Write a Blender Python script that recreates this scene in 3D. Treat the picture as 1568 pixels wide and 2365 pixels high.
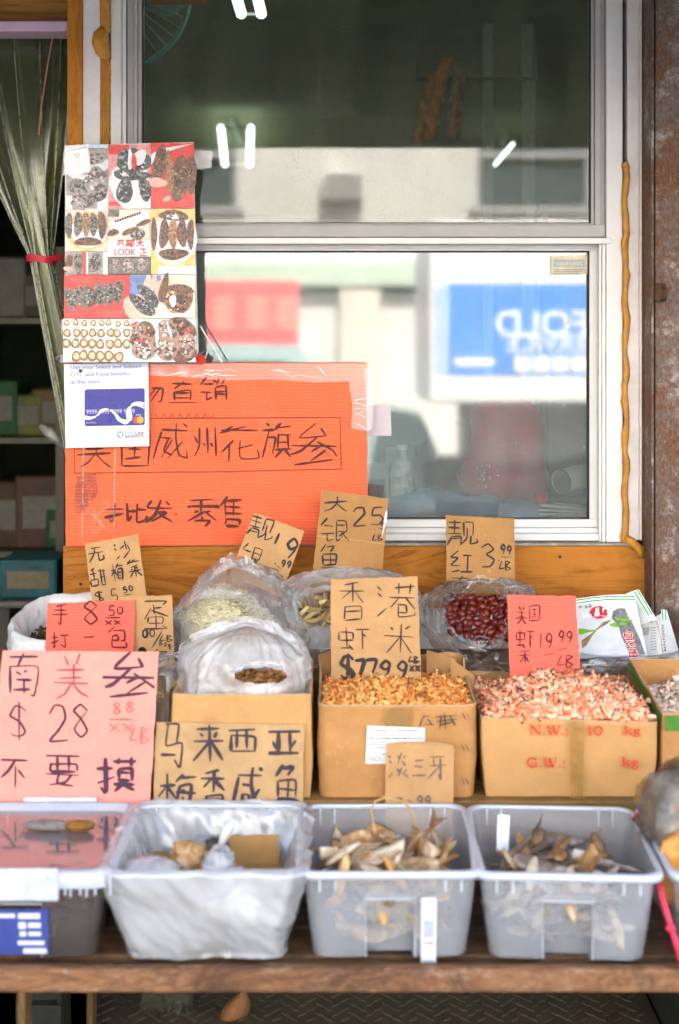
import bpy, bmesh, math, random
from mathutils import Vector, Matrix, noise
R = random.Random(7)
PI = math.pi
for _o in list(bpy.data.objects):
    bpy.data.objects.remove(_o)
SC = bpy.context.scene
COL = SC.collection

# ------------------------------------------------------------------ camera
F, HX, HY, CAMZ = 3283.0, 784.0, 800.0, 1.70     # picture of 1568 x 2364: focal length, optical axis; eye height
cam = bpy.data.cameras.new('camera'); CAM = bpy.data.objects.new('camera', cam); COL.objects.link(CAM)
CAM.location = (0, 0, CAMZ); CAM.rotation_euler = (math.radians(90), 0, 0)
cam.sensor_fit = 'VERTICAL'; cam.sensor_height = 36.0; cam.lens = 50.0
cam.shift_y = -(1182.0 - HY) / 2364.0
cam.clip_start = 0.05; cam.clip_end = 600
cam.dof.use_dof = True; cam.dof.focus_distance = 3.72; cam.dof.aperture_fstop = 1.9; cam.dof.aperture_blades = 0
SC.camera = CAM
SC.render.resolution_x, SC.render.resolution_y = 679, 1024

# ------------------------------------------------------------------ light
SUN_EL, SUN_AZ = 50.0, 14.0          # the sun stands behind the shop: the street beyond the camera is sunlit, the stall in open shade
W = bpy.data.worlds.new('World'); SC.world = W; W.use_nodes = True
_n = W.node_tree.nodes; _l = W.node_tree.links
sky = _n.new('ShaderNodeTexSky'); sky.sky_type = 'NISHITA'; sky.sun_disc = False
sky.sun_elevation = math.radians(SUN_EL); sky.sun_rotation = math.radians(SUN_AZ)
sky.air_density = 1.0; sky.dust_density = 5.0; sky.ozone_density = 0.6
_n['Background'].inputs['Strength'].default_value = 0.15
_l.new(sky.outputs[0], _n['Background'].inputs['Color'])
sun = bpy.data.lights.new('sun', 'SUN'); sun.energy = 5.0; sun.angle = math.radians(0.5); sun.color = (1.0, 0.95, 0.87)
SUNO = bpy.data.objects.new('sun', sun); COL.objects.link(SUNO); SUNO.location = (2, 8, 12)
_d = Vector((math.sin(math.radians(SUN_AZ)) * math.cos(math.radians(SUN_EL)),
             math.cos(math.radians(SUN_AZ)) * math.cos(math.radians(SUN_EL)), math.sin(math.radians(SUN_EL))))
SUNO.rotation_euler = (-_d).to_track_quat('-Z', 'Y').to_euler()
VS = SC.view_settings
VS.view_transform = 'Standard'; VS.look = 'None'; VS.gamma = 1.0; VS.use_curve_mapping = False
VS.exposure = 2.72
try:
    VS.use_white_balance = True; VS.white_balance_temperature = 6600; VS.white_balance_tint = 10     # daylight film in bluish open shade, printed warm
except Exception: pass
SC.render.engine = 'CYCLES'
CY = SC.cycles
CY.use_denoising = True
try: CY.denoiser = 'OPENIMAGEDENOISE'
except Exception: pass
CY.max_bounces = 10; CY.diffuse_bounces = 3; CY.glossy_bounces = 4; CY.transmission_bounces = 6; CY.transparent_max_bounces = 24
CY.caustics_reflective = False; CY.caustics_refractive = False
CY.sample_clamp_indirect = 6.0
CY.use_adaptive_sampling = False

# ------------------------------------------------------------------ helpers
def P(px, py, D):
    return Vector(((px - HX) / F * D, D, CAMZ - (py - HY) / F * D))
def X(px, D): return (px - HX) / F * D
def Z(py, D): return CAMZ - (py - HY) / F * D
def TOPX(v):
    return (HX + v.x / v.y * F, HY + (CAMZ - v.z) / v.y * F)

class MB:
    def __init__(s): s.v = []; s.f = []; s.mi = []; s.cur = 0
    def add(s, vs, fs):
        b = len(s.v); s.v += [tuple(v) for v in vs]
        for f in fs: s.f.append([b + i for i in f]); s.mi.append(s.cur)
        return s
    def box(s, x0, x1, y0, y1, z0, z1, M=None, bev=0.0):
        if x0 > x1: x0, x1 = x1, x0
        if y0 > y1: y0, y1 = y1, y0
        if z0 > z1: z0, z1 = z1, z0
        b = min(bev, (x1-x0)*.45, (y1-y0)*.45, (z1-z0)*.45)
        if b <= 0:
            vs = [Vector((x, y, z)) for z in (z0, z1) for y in (y0, y1) for x in (x0, x1)]
            fs = [(0,2,3,1),(4,5,7,6),(0,1,5,4),(2,6,7,3),(0,4,6,2),(1,3,7,5)]
        else:
            bm = bmesh.new(); bmesh.ops.create_cube(bm, size=1)
            for v in bm.verts:
                v.co = Vector(((x0+x1)/2 + v.co.x*(x1-x0), (y0+y1)/2 + v.co.y*(y1-y0), (z0+z1)/2 + v.co.z*(z1-z0)))
            bmesh.ops.bevel(bm, geom=bm.edges[:], offset=b, segments=2, affect='EDGES', profile=.5)
            bm.verts.index_update()
            vs = [v.co.copy() for v in bm.verts]; fs = [[v.index for v in f.verts] for f in bm.faces]; bm.free()
        if M is not None: vs = [M @ v for v in vs]
        return s.add(vs, fs)
    def loft(s, rings, closed=True, cap0=False, cap1=False):
        n = len(rings[0]); b = len(s.v)
        for r in rings: s.v += [tuple(p) for p in r]
        m = n if closed else n - 1
        for i in range(len(rings) - 1):
            for j in range(m):
                k = (j + 1) % n
                s.f.append([b+i*n+j, b+i*n+k, b+(i+1)*n+k, b+(i+1)*n+j]); s.mi.append(s.cur)
        if cap0: s.f.append([b + j for j in range(n)][::-1]); s.mi.append(s.cur)
        if cap1: s.f.append([b + (len(rings)-1)*n + j for j in range(n)]); s.mi.append(s.cur)
        return s
    def tube(s, pts, rad, n=8, cap=True):
        pts = [Vector(p) for p in pts]
        if not isinstance(rad, (list, tuple)): rad = [rad] * len(pts)
        rings = []; up = Vector((0, 0, 1))
        for i, p in enumerate(pts):
            t = (pts[min(i+1, len(pts)-1)] - pts[max(i-1, 0)])
            t = t.normalized() if t.length > 1e-9 else Vector((0, 0, 1))
            a = t.cross(up)
            if a.length < 1e-3: a = t.cross(Vector((1, 0, 0)))
            a.normalize(); c = a.cross(t).normalized(); up = c
            rings.append([p + (a*math.cos(2*PI*j/n) + c*math.sin(2*PI*j/n))*rad[i] for j in range(n)])
        return s.loft(rings, True, cap, cap)
    def lathe(s, c, prof, n=24, axis='Z', cap=True):
        c = Vector(c); rings = []
        for r, h in prof:
            ring = []
            for j in range(n):
                a = 2*PI*j/n; u, w = r*math.cos(a), r*math.sin(a)
                ring.append(c + (Vector((u, w, h)) if axis == 'Z' else Vector((u, h, w)) if axis == 'Y' else Vector((h, u, w))))
            rings.append(ring)
        return s.loft(rings, True, cap, cap)
    def mesh(s, name='mesh', mats=(), smooth=False):
        me = bpy.data.meshes.new(name); me.from_pydata(s.v, [], s.f); me.validate()
        for m in mats: me.materials.append(m)
        if len(mats) > 1 and len(me.polygons) == len(s.mi): me.polygons.foreach_set('material_index', s.mi)
        if smooth: me.polygons.foreach_set('use_smooth', [True]*len(me.polygons))
        me.update(); return me
    def build(s, name, mat, parent=None, smooth=False, **kw):
        me = s.mesh(name, mat if isinstance(mat, (list, tuple)) else [mat], smooth)
        bm = bmesh.new(); bm.from_mesh(me); bmesh.ops.recalc_face_normals(bm, faces=bm.faces[:]); bm.to_mesh(me); bm.free()
        return link(name, me, parent, **kw)

ROOTLOC = {}
def link(name, me, parent=None, label=None, cat=None, group=None, kind=None):
    o = bpy.data.objects.new(name, me); COL.objects.link(o)
    if parent is not None:
        o.parent = parent
        if parent.name in ROOTLOC: o.matrix_parent_inverse = Matrix.Translation(-ROOTLOC[parent.name])
    return tag(o, label, cat, group, kind)
def tag(o, label=None, cat=None, group=None, kind=None):
    if label: o['label'] = label
    if cat: o['category'] = cat
    if group: o['group'] = group
    if kind: o['kind'] = kind
    return o
def thing(name, label, cat, loc=(0, 0, 0), group=None, kind=None):
    o = bpy.data.objects.new(name, None); COL.objects.link(o); o.location = loc; o.empty_display_size = .05
    ROOTLOC[o.name] = Vector(loc)
    return tag(o, label, cat, group, kind)
def part(name, parent, mat, fn, smooth=False, **kw):
    m = MB(); fn(m); return m.build(name, mat, parent, smooth, **kw)
def solidify(o, t, off=0.0):
    m = o.modifiers.new('solid', 'SOLIDIFY'); m.thickness = t; m.offset = off; return o

# ------------------------------------------------------------------ materials
def nodes(name):
    m = bpy.data.materials.new(name); m.use_nodes = True
    nt = m.node_tree; return m, nt, nt.nodes['Principled BSDF'], nt.nodes['Material Output']
def N(nt, t, **kw):
    n = nt.nodes.new(t)
    for k, v in kw.items():
        if hasattr(n, k) and k not in n.inputs: setattr(n, k, v)
        else: n.inputs[k.replace('_', ' ')].default_value = v
    return n
def coords(nt, scale=(1, 1, 1), kind='Object'):
    tc = nt.nodes.new('ShaderNodeTexCoord'); mp = nt.nodes.new('ShaderNodeMapping')
    mp.inputs['Scale'].default_value = scale; nt.links.new(tc.outputs[kind], mp.inputs['Vector']); return mp.outputs[0]
def ramp(nt, src, stops):
    r = nt.nodes.new('ShaderNodeValToRGB'); e = r.color_ramp.elements
    while len(e) < len(stops): e.new(.5)
    for i, (p, c) in enumerate(stops):
        e[i].position = p; e[i].color = (*c, 1) if len(c) == 3 else c
    nt.links.new(src, r.inputs[0]); return r.outputs[0]
def mixc(nt, fac, a, b, mode='MIX'):
    m = nt.nodes.new('ShaderNodeMix'); m.data_type = 'RGBA'; m.blend_type = mode
    for sock, v in ((m.inputs[0], fac), (m.inputs[6], a), (m.inputs[7], b)):
        if hasattr(v, 'links'): nt.links.new(v, sock)
        elif isinstance(v, (int, float)): sock.default_value = v
        else: sock.default_value = (*v, 1)
    return m.outputs[2]
def math2(nt, op, a, b=0.0):
    m = nt.nodes.new('ShaderNodeMath'); m.operation = op
    for i, v in ((0, a), (1, b)):
        if hasattr(v, 'links'): nt.links.new(v, m.inputs[i])
        else: m.inputs[i].default_value = v
    return m.outputs[0]
def noisef(nt, co, scale, detail=4, rough=.55, dist=0.0):
    n = nt.nodes.new('ShaderNodeTexNoise'); n.inputs['Scale'].default_value = scale; n.inputs['Detail'].default_value = detail
    n.inputs['Roughness'].default_value = rough; n.inputs['Distortion'].default_value = dist
    if co is not None: nt.links.new(co, n.inputs['Vector'])
    return n.outputs[0]
def bumpn(nt, h, strength, dist=.002):
    b = nt.nodes.new('ShaderNodeBump'); b.inputs['Strength'].default_value = strength; b.inputs['Distance'].default_value = dist
    nt.links.new(h, b.inputs['Height']); return b.outputs[0]
MC = {}
def mat(name, col, rough=.6, var=.18, vs=25, bump=.15, bs=180, metal=0.0, spec=.25, dirt=0.0, dirtc=(.12, .08, .05), rnd=0.0, stretch=(1, 1, 1)):
    """plain painted / moulded surface with uneven tone, fine relief and optional dirt"""
    if name in MC: return MC[name]
    m, nt, b, out = nodes(name); co = coords(nt, stretch)
    f = noisef(nt, co, vs, 5); c0 = tuple(max(0, x*(1-var)) for x in col); c1 = tuple(min(1, x*(1+var)) for x in col)
    c = ramp(nt, f, [(.28, c0), (.72, c1)])
    if dirt > 0:
        g = noisef(nt, co, vs*.45, 7, .7)
        k = ramp(nt, g, [(.50, (0, 0, 0)), (.78, (dirt,)*3)]); c = mixc(nt, k, c, dirtc)
    if rnd > 0:
        oi = nt.nodes.new('ShaderNodeObjectInfo'); ge = nt.nodes.new('ShaderNodeNewGeometry')
        fr = math2(nt, 'FRACT', math2(nt, 'ADD', oi.outputs['Random'], ge.outputs['Random Per Island']))
        k = ramp(nt, fr, [(0, (1-rnd, 1-rnd*1.15, 1-rnd*1.3)), (1, (1+rnd, 1+rnd, 1+rnd))]); c = mixc(nt, 1.0, c, k, 'MULTIPLY')
    nt.links.new(c, b.inputs['Base Color'])
    b.inputs['Metallic'].default_value = metal; b.inputs['Specular IOR Level'].default_value = spec
    rr = ramp(nt, f, [(.3, (max(.03, rough-.09),)*3), (.7, (min(1, rough+.09),)*3)]); nt.links.new(rr, b.inputs['Roughness'])
    if bump: nt.links.new(bumpn(nt, noisef(nt, co, bs, 3), bump), b.inputs['Normal'])
    MC[name] = m; return m
def wood(name, c0, c1, c2, axis='X', scale=9, rough=.55, knots=True, dirt=.35, spec=.12, worn=0.0):
    if name in MC: return MC[name]
    m, nt, b, out = nodes(name)
    st = {'X': (.13, 1, 1), 'Y': (1, .13, 1), 'Z': (1, 1, .13)}[axis]
    co = coords(nt, st)
    f1 = noisef(nt, co, scale, 6, .6, 1.2); f2 = noisef(nt, co, scale*7, 5, .65, .3)
    rings = ramp(nt, math2(nt, 'FRACT', math2(nt, 'MULTIPLY', f1, 9.0)), [(.0, tuple(x*.62 for x in c2)), (.22, c0), (.6, c1), (.92, c0)])
    c = mixc(nt, .45, rings, mixc(nt, .4, ramp(nt, f1, [(.30, c0), (.48, c1), (.54, c0), (.66, c2)]), ramp(nt, f2, [(.3, c0), (.7, c2)])))
    co2 = coords(nt, (1, 1, 1)); g = noisef(nt, co2, 5, 8, .72)
    c = mixc(nt, ramp(nt, g, [(.52, (0, 0, 0)), (.74, (dirt,)*3)]), c, tuple(x*.28 for x in c0))
    if worn:                                     # grey-white scuffs and dark soaked stains of an outdoor board
        wn = noisef(nt, coords(nt, (.5, 1, 1)), 38, 8, .75, .5); c = mixc(nt, ramp(nt, wn, [(.54, (0, 0, 0)), (.70, (worn,)*3)]), c, (.46, .37, .28))
        wd = noisef(nt, coords(nt, (.6, 1, 1)), 12, 8, .75, .8); c = mixc(nt, ramp(nt, wd, [(.46, (0, 0, 0)), (.60, (.85,)*3)]), c, tuple(x*.30 for x in c0))
    if knots:
        v = nt.nodes.new('ShaderNodeTexVoronoi'); v.inputs['Scale'].default_value = 3.1
        nt.links.new(coords(nt, (.8, 1, 1.2)), v.inputs['Vector'])
        c = mixc(nt, ramp(nt, v.outputs['Distance'], [(.02, (.75,)*3), (.085, (0, 0, 0))]), c, tuple(x*.3 for x in c0))
    nt.links.new(c, b.inputs['Base Color']); b.inputs['Roughness'].default_value = rough; b.inputs['Specular IOR Level'].default_value = spec
    nt.links.new(bumpn(nt, f2, .35, .002), b.inputs['Normal'])
    MC[name] = m; return m
def board(name, col, flute=0.0, var=.13, ink=None, rough=.75, stain=.3):
    """paperboard: fibre speckle, blotches, stains; flute > 0 adds corrugation lines of that period (m)"""
    if name in MC: return MC[name]
    m, nt, b, out = nodes(name); co = coords(nt)
    f = noisef(nt, co, 14, 6, .65); fi = noisef(nt, coords(nt, (1, 1, 3)), 420, 3)
    c = ramp(nt, f, [(.3, tuple(x*(1-var) for x in col)), (.7, tuple(min(1, x*(1+var)) for x in col))])
    c = mixc(nt, ramp(nt, fi, [(.35, (.22,)*3), (.62, (0, 0, 0))]), c, tuple(x*.55 for x in col))
    g = noisef(nt, co, 6, 7, .7); c = mixc(nt, ramp(nt, g, [(.55, (0, 0, 0)), (.75, (stain,)*3)]), c, tuple(x*.45 for x in col))
    sc = noisef(nt, coords(nt, (1, 1, .6)), 70, 8, .8, .6); g2 = noisef(nt, co, 3.5, 4, .6)
    c = mixc(nt, math2(nt, 'MULTIPLY', ramp(nt, sc, [(.56, (0, 0, 0)), (.66, (.55,)*3)]), ramp(nt, g2, [(.45, (0, 0, 0)), (.62, (1,)*3)])), c, tuple(min(.85, x*1.25+.10) for x in col))
    h = fi
    if flute:
        w = nt.nodes.new('ShaderNodeTexWave'); w.bands_direction = 'Z'; w.inputs['Scale'].default_value = .31416/flute
        w.inputs['Distortion'].default_value = .35; w.inputs['Detail'].default_value = 1; nt.links.new(co, w.inputs['Vector'])
        c = mixc(nt, ramp(nt, w.outputs['Fac'], [(.0, (.34,)*3), (.55, (0, 0, 0))]), c, tuple(x*.62 for x in col)); h = w.outputs['Fac']
    nt.links.new(c, b.inputs['Base Color']); b.inputs['Roughness'].default_value = rough; b.inputs['Specular IOR Level'].default_value = .08
    nt.links.new(bumpn(nt, h, .35 if flute else .25, .0012), b.inputs['Normal'])
    MC[name] = m; return m
def film(name, tint=(1, 1, 1), opac=.45, rough=.22, white=(.9, .9, .9), gloss=.10, bump=.5, bs=30, var=.25, bd=.004, crease=0.0):
    """plastic film / frosted plastic: part see-through, part milky, with a sheen"""
    if name in MC: return MC[name]
    m, nt, b, out = nodes(name); nt.nodes.remove(b); co = coords(nt)
    tr = nt.nodes.new('ShaderNodeBsdfTransparent'); tr.inputs[0].default_value = (*tint, 1)
    df = nt.nodes.new('ShaderNodeBsdfDiffuse'); df.inputs[0].default_value = (*white, 1)
    tl = nt.nodes.new('ShaderNodeBsdfTranslucent'); tl.inputs[0].default_value = (*white, 1)
    gl = nt.nodes.new('ShaderNodeBsdfGlossy'); gl.inputs['Roughness'].default_value = rough
    f = noisef(nt, co, bs, 5, .6, .6)
    mi = nt.nodes.new('ShaderNodeMixShader'); mi.inputs[0].default_value = .22
    nt.links.new(df.outputs[0], mi.inputs[1]); nt.links.new(tl.outputs[0], mi.inputs[2])
    op = ramp(nt, f, [(.25, (max(0, opac-var),)*3), (.75, (min(1, opac+var),)*3)])
    m2 = nt.nodes.new('ShaderNodeMixShader'); nt.links.new(op, m2.inputs[0]); nt.links.new(tr.outputs[0], m2.inputs[1]); nt.links.new(mi.outputs[0], m2.inputs[2])
    fr = nt.nodes.new('ShaderNodeFresnel'); fr.inputs[0].default_value = 1.45
    k = math2(nt, 'ADD', math2(nt, 'MINIMUM', fr.outputs[0], .5), gloss-.04)
    m3 = nt.nodes.new('ShaderNodeMixShader'); nt.links.new(k, m3.inputs[0]); nt.links.new(m2.outputs[0], m3.inputs[1]); nt.links.new(gl.outputs[0], m3.inputs[2])
    if crease:                                   # fine folds: ridges whiter as doubled film, the white also painting streaky highlights
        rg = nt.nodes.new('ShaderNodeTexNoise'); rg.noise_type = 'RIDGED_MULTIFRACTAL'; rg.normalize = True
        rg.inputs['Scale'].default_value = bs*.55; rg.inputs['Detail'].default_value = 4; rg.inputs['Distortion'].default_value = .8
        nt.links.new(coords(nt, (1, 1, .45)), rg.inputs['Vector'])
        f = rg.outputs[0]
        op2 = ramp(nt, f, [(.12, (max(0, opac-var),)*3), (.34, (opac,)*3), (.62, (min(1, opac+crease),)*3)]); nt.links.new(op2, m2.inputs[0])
    if bump:
        nb = bumpn(nt, f, bump, bd)
        for s in (df, tl, gl, fr): nt.links.new(nb, s.inputs['Normal'])
    nt.links.new(m3.outputs[0], out.inputs['Surface']); MC[name] = m; return m
def emit(name, col, s):
    if name in MC: return MC[name]
    m, nt, b, out = nodes(name); b.inputs['Base Color'].default_value = (.8, .8, .8, 1)
    b.inputs['Emission Color'].default_value = (*col, 1); b.inputs['Emission Strength'].default_value = s; MC[name] = m; return m
def glass(name, ior=1.9, dust=.10, dustc=(.75, .76, .74), speck=.5, rough=.0):
    """window glass: mirror-like Fresnel sheen, see-through, with dust and specks; the dust tint also paints haze"""
    m, nt, b, out = nodes(name); nt.nodes.remove(b); co = coords(nt)
    tr = nt.nodes.new('ShaderNodeBsdfTransparent'); tr.inputs[0].default_value = (.93, .96, .93, 1)
    gl = nt.nodes.new('ShaderNodeBsdfGlossy'); gl.inputs['Roughness'].default_value = rough
    df = nt.nodes.new('ShaderNodeBsdfDiffuse'); df.inputs[0].default_value = (*dustc, 1)
    f = noisef(nt, coords(nt, (1, 1, .35)), 7, 7, .7); s = noisef(nt, co, 190, 3, .6); s2 = noisef(nt, co, 9, 4, .6)
    d = math2(nt, 'MULTIPLY', ramp(nt, f, [(.3, (dust*.35,)*3), (.75, (dust*1.7,)*3)]), 1.0)
    sp = math2(nt, 'MULTIPLY', ramp(nt, s, [(.58, (0, 0, 0)), (.72, (speck,)*3)]), ramp(nt, s2, [(.42, (0.05,)*3), (.7, (1,)*3)]))
    fr = nt.nodes.new('ShaderNodeFresnel'); fr.inputs[0].default_value = ior
    a = nt.nodes.new('ShaderNodeMixShader'); nt.links.new(fr.outputs[0], a.inputs[0]); nt.links.new(tr.outputs[0], a.inputs[1]); nt.links.new(gl.outputs[0], a.inputs[2])
    c = nt.nodes.new('ShaderNodeMixShader'); nt.links.new(math2(nt, 'ADD', d, sp), c.inputs[0]); nt.links.new(a.outputs[0], c.inputs[1]); nt.links.new(df.outputs[0], c.inputs[2])
    nt.links.new(c.outputs[0], out.inputs['Surface']); MC[name] = m; return m

# ------------------------------------------------------------------ handwriting: strokes on a 10 x 10 grid, two digits per point
G = {
'大':'0493 50543709 547799','银':'2003 1343 0646 262948 51818555 5383 515977 8567 6599','鱼':'3003 317153 1418 148488 5458 1686 1888 0999',
'靓':'0141 0343 0545 2025 1609 164649 1747 5156 518186 636749 76799897','红':'3003330646 0948 5292 7279 4999',
'枣':'0191 5006 1325 138385 2585 4507 5597 4757 4969','无':'2181 0494 414409 64689896','沙':'0112 0314 0927 6065 5234 7285 8549',
'甜':'3011 0343 2126 0609 064649 0949 5292 6169 8189 6585 6989','梅':'0343 2029 2306 2346 6042 5191 5348 538379 4595 4888 6465 6667',
'菜':'0191 3002 6002 7324 2535 5455 7564 0696 5559 5519 5599','$':'82613113346587683817 5059','0':'50222759878250','1':'6049','2':'12307083561999',
'3':'11508244866919','5':'80302464866919','7':'109059','8':'825022548759275482','9':'83552350827659','.':'4857',
'LB':'210747 5159 5182559759','/':'8019','xx':'0191 0449 4409 5499 9459','手':'8021 1383 0595 515938','打':'0343 202918 0745 5292 727957',
'一':'0594','包':'3003 22828666 2454 5456 2656 24299997','蛋':'108071 4144 4272 3216 3395 2527 257577 2777 5459 1989 7899',
'南':'1191 5033 1319 13938979 3445 6454 3676 2878 5659','美':'3042 7062 1383 2575 0696 5256 563819 567899',
'参':'502373 6173 0595 532607 548697 6546 7648 8819','不':'0191 513406 5359 6486','要':'0191 1315 138385 1585 3135 6165 0696 453879 765819',
'摸':'0343 202918 0745 4191 5052 8082 5356 538386 5484 5686 4797 6749 6799','马':'207064 3024847957 0666','来':'1181 2233 7263 0494 5059 5409 5499',
'西':'0191 1318 139398 1898 3137 6167','亚':'0191 3138 6168 1427 8467 0898','香':'7021 0292 5055 5214 5295 2629 268689 2787 2989',
'咸':'221609 2292 3454 3638 365658 3858 6064789997 8549 8091','港':'0112 0314 0927 5053 8083 4191 3494 5437 7497 56599998 567678 5878',
'虾':'0205 024245 0545 2028 0848 3749 5191 7179 7384','米':'2132 8162 0494 5059 5419 5489','国':'1019 109099 1999 3272 3575 5257 2777',
'淡':'0112 0314 0927 4152 8172 6044 6385 4657 8677 6549 6799','三':'2181 2474 0898','牙':'1181 3134 1494 616957 6409',
'威':'221609 2292 6064789997 8549 8091 2454 443758 5429','州':'202609 5058 8089 0315 3546 6576','花':'0191 3002 6002 3407 2529 8546 54589896',
'旗':'1021 0242 2209 244438 6042 5191 5393 5357 8387 5585 4797 6749 7799','批':'0343 202918 0745 505866 5474 70799896 9373',
'发':'201393 7082 503609 457529 456799','零':'1080 0203 029293 4044 2434 6474 5407 5497 4656 2777 7759','售':'3003 2126 2181 2383 2585 5156 2729 277779 2979',
'直':'1181 5023 2428 247478 2575 2777 0999','销':'2003 1343 0646 262948 6053 4152 8173 5459 548489 5686 5787','勿':'20807858 4005 6018',
'白':'5031 1319 138389 1989 1686','昌':'3034 307074 3272 3474 2529 258589 2787 2989','鸿':'0112 0314 0926 3252 4247 2857 70616494 9499 6797',
'隆':'0009 00301233 6033 5191 4395 5575 6559 4999 4797','爽':'0191 5007 2234 3224 6274 7264 5409 5499','正':'1181 5159 5585 2529 0999',
'仁':'3004 1229 5292 4898','土':'1181 5058 0898','B':'2029 2072448629','a':'8454585989 8489','g':'8454578784 848959',
'N':'1910 1089 8980','W':'1029 2950 5079 7990','k':'2029 7324 3479',
}
def catmull(pts, k=5):
    if len(pts) < 3: 
        a, b = pts[0], pts[-1]; return [(a[0]+(b[0]-a[0])*t/4, a[1]+(b[1]-a[1])*t/4) for t in range(5)]
    out = []
    for i in range(len(pts)-1):
        p0 = pts[max(i-1, 0)]; p1 = pts[i]; p2 = pts[i+1]; p3 = pts[min(i+2, len(pts)-1)]
        for t in range(k):
            u = t/k; o = []
            for d in (0, 1):
                tg = .6
                m1 = tg*(p2[d]-p0[d])*.5; m2 = tg*(p3[d]-p1[d])*.5
                o.append((2*u**3-3*u*u+1)*p1[d] + (u**3-2*u*u+u)*m1 + (-2*u**3+3*u*u)*p2[d] + (u**3-u*u)*m2)
            out.append(tuple(o))
    out.append(pts[-1]); return out
def glyph(ch, box, rot=0.0, jit=.28, skew=0.0):
    x0, y0, x1, y1 = box; cx, cy = (x0+x1)/2, (y0+y1)/2; out = []
    for st in G[ch].split():
        pts = []
        for i in range(0, len(st) - 1, 2):
            gx, gy = int(st[i]) + R.uniform(-jit, jit), int(st[i+1]) + R.uniform(-jit, jit)
            px, py = x0 + gx/9*(x1-x0), y0 + gy/9*(y1-y0)
            px += (cy-py)*skew
            c, s = math.cos(rot), math.sin(rot); dx, dy = px-cx, py-cy
            pts.append((cx + dx*c - dy*s, cy + dx*s + dy*c))
        out.append(catmull(pts))
    return out

# printed latin lettering: outlines of the built-in font, taken before the scene fills up
TXT = {}
def text_mesh(s):
    if s in TXT: return TXT[s]
    cu = bpy.data.curves.new('t', 'FONT'); cu.body = s; cu.size = 1.0; cu.resolution_u = 3
    o = bpy.data.objects.new('t', cu); COL.objects.link(o)
    dg = bpy.context.evaluated_depsgraph_get(); dg.update(); me = o.evaluated_get(dg).to_mesh()
    vs = [(v.co.x, v.co.y) for v in me.vertices]; fs = [list(p.vertices) for p in me.polygons]
    TXT[s] = (vs, fs, max(v[0] for v in vs)); bpy.data.objects.remove(o); return TXT[s]
for _s in ('Use your Select and Select+', 'OTC and Food benefits', 'at this store.', '9999 9999 9999 9999', 'debit', 'Jane Doe', 'First', 'Line', 'BENEFITS',
           'LOOK', 'WARNING', '& FOLD', '& SERVICE', 'NO.:', 'N.W.:', 'G.W.:', 'kg', '10'): text_mesh(_s)

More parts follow.
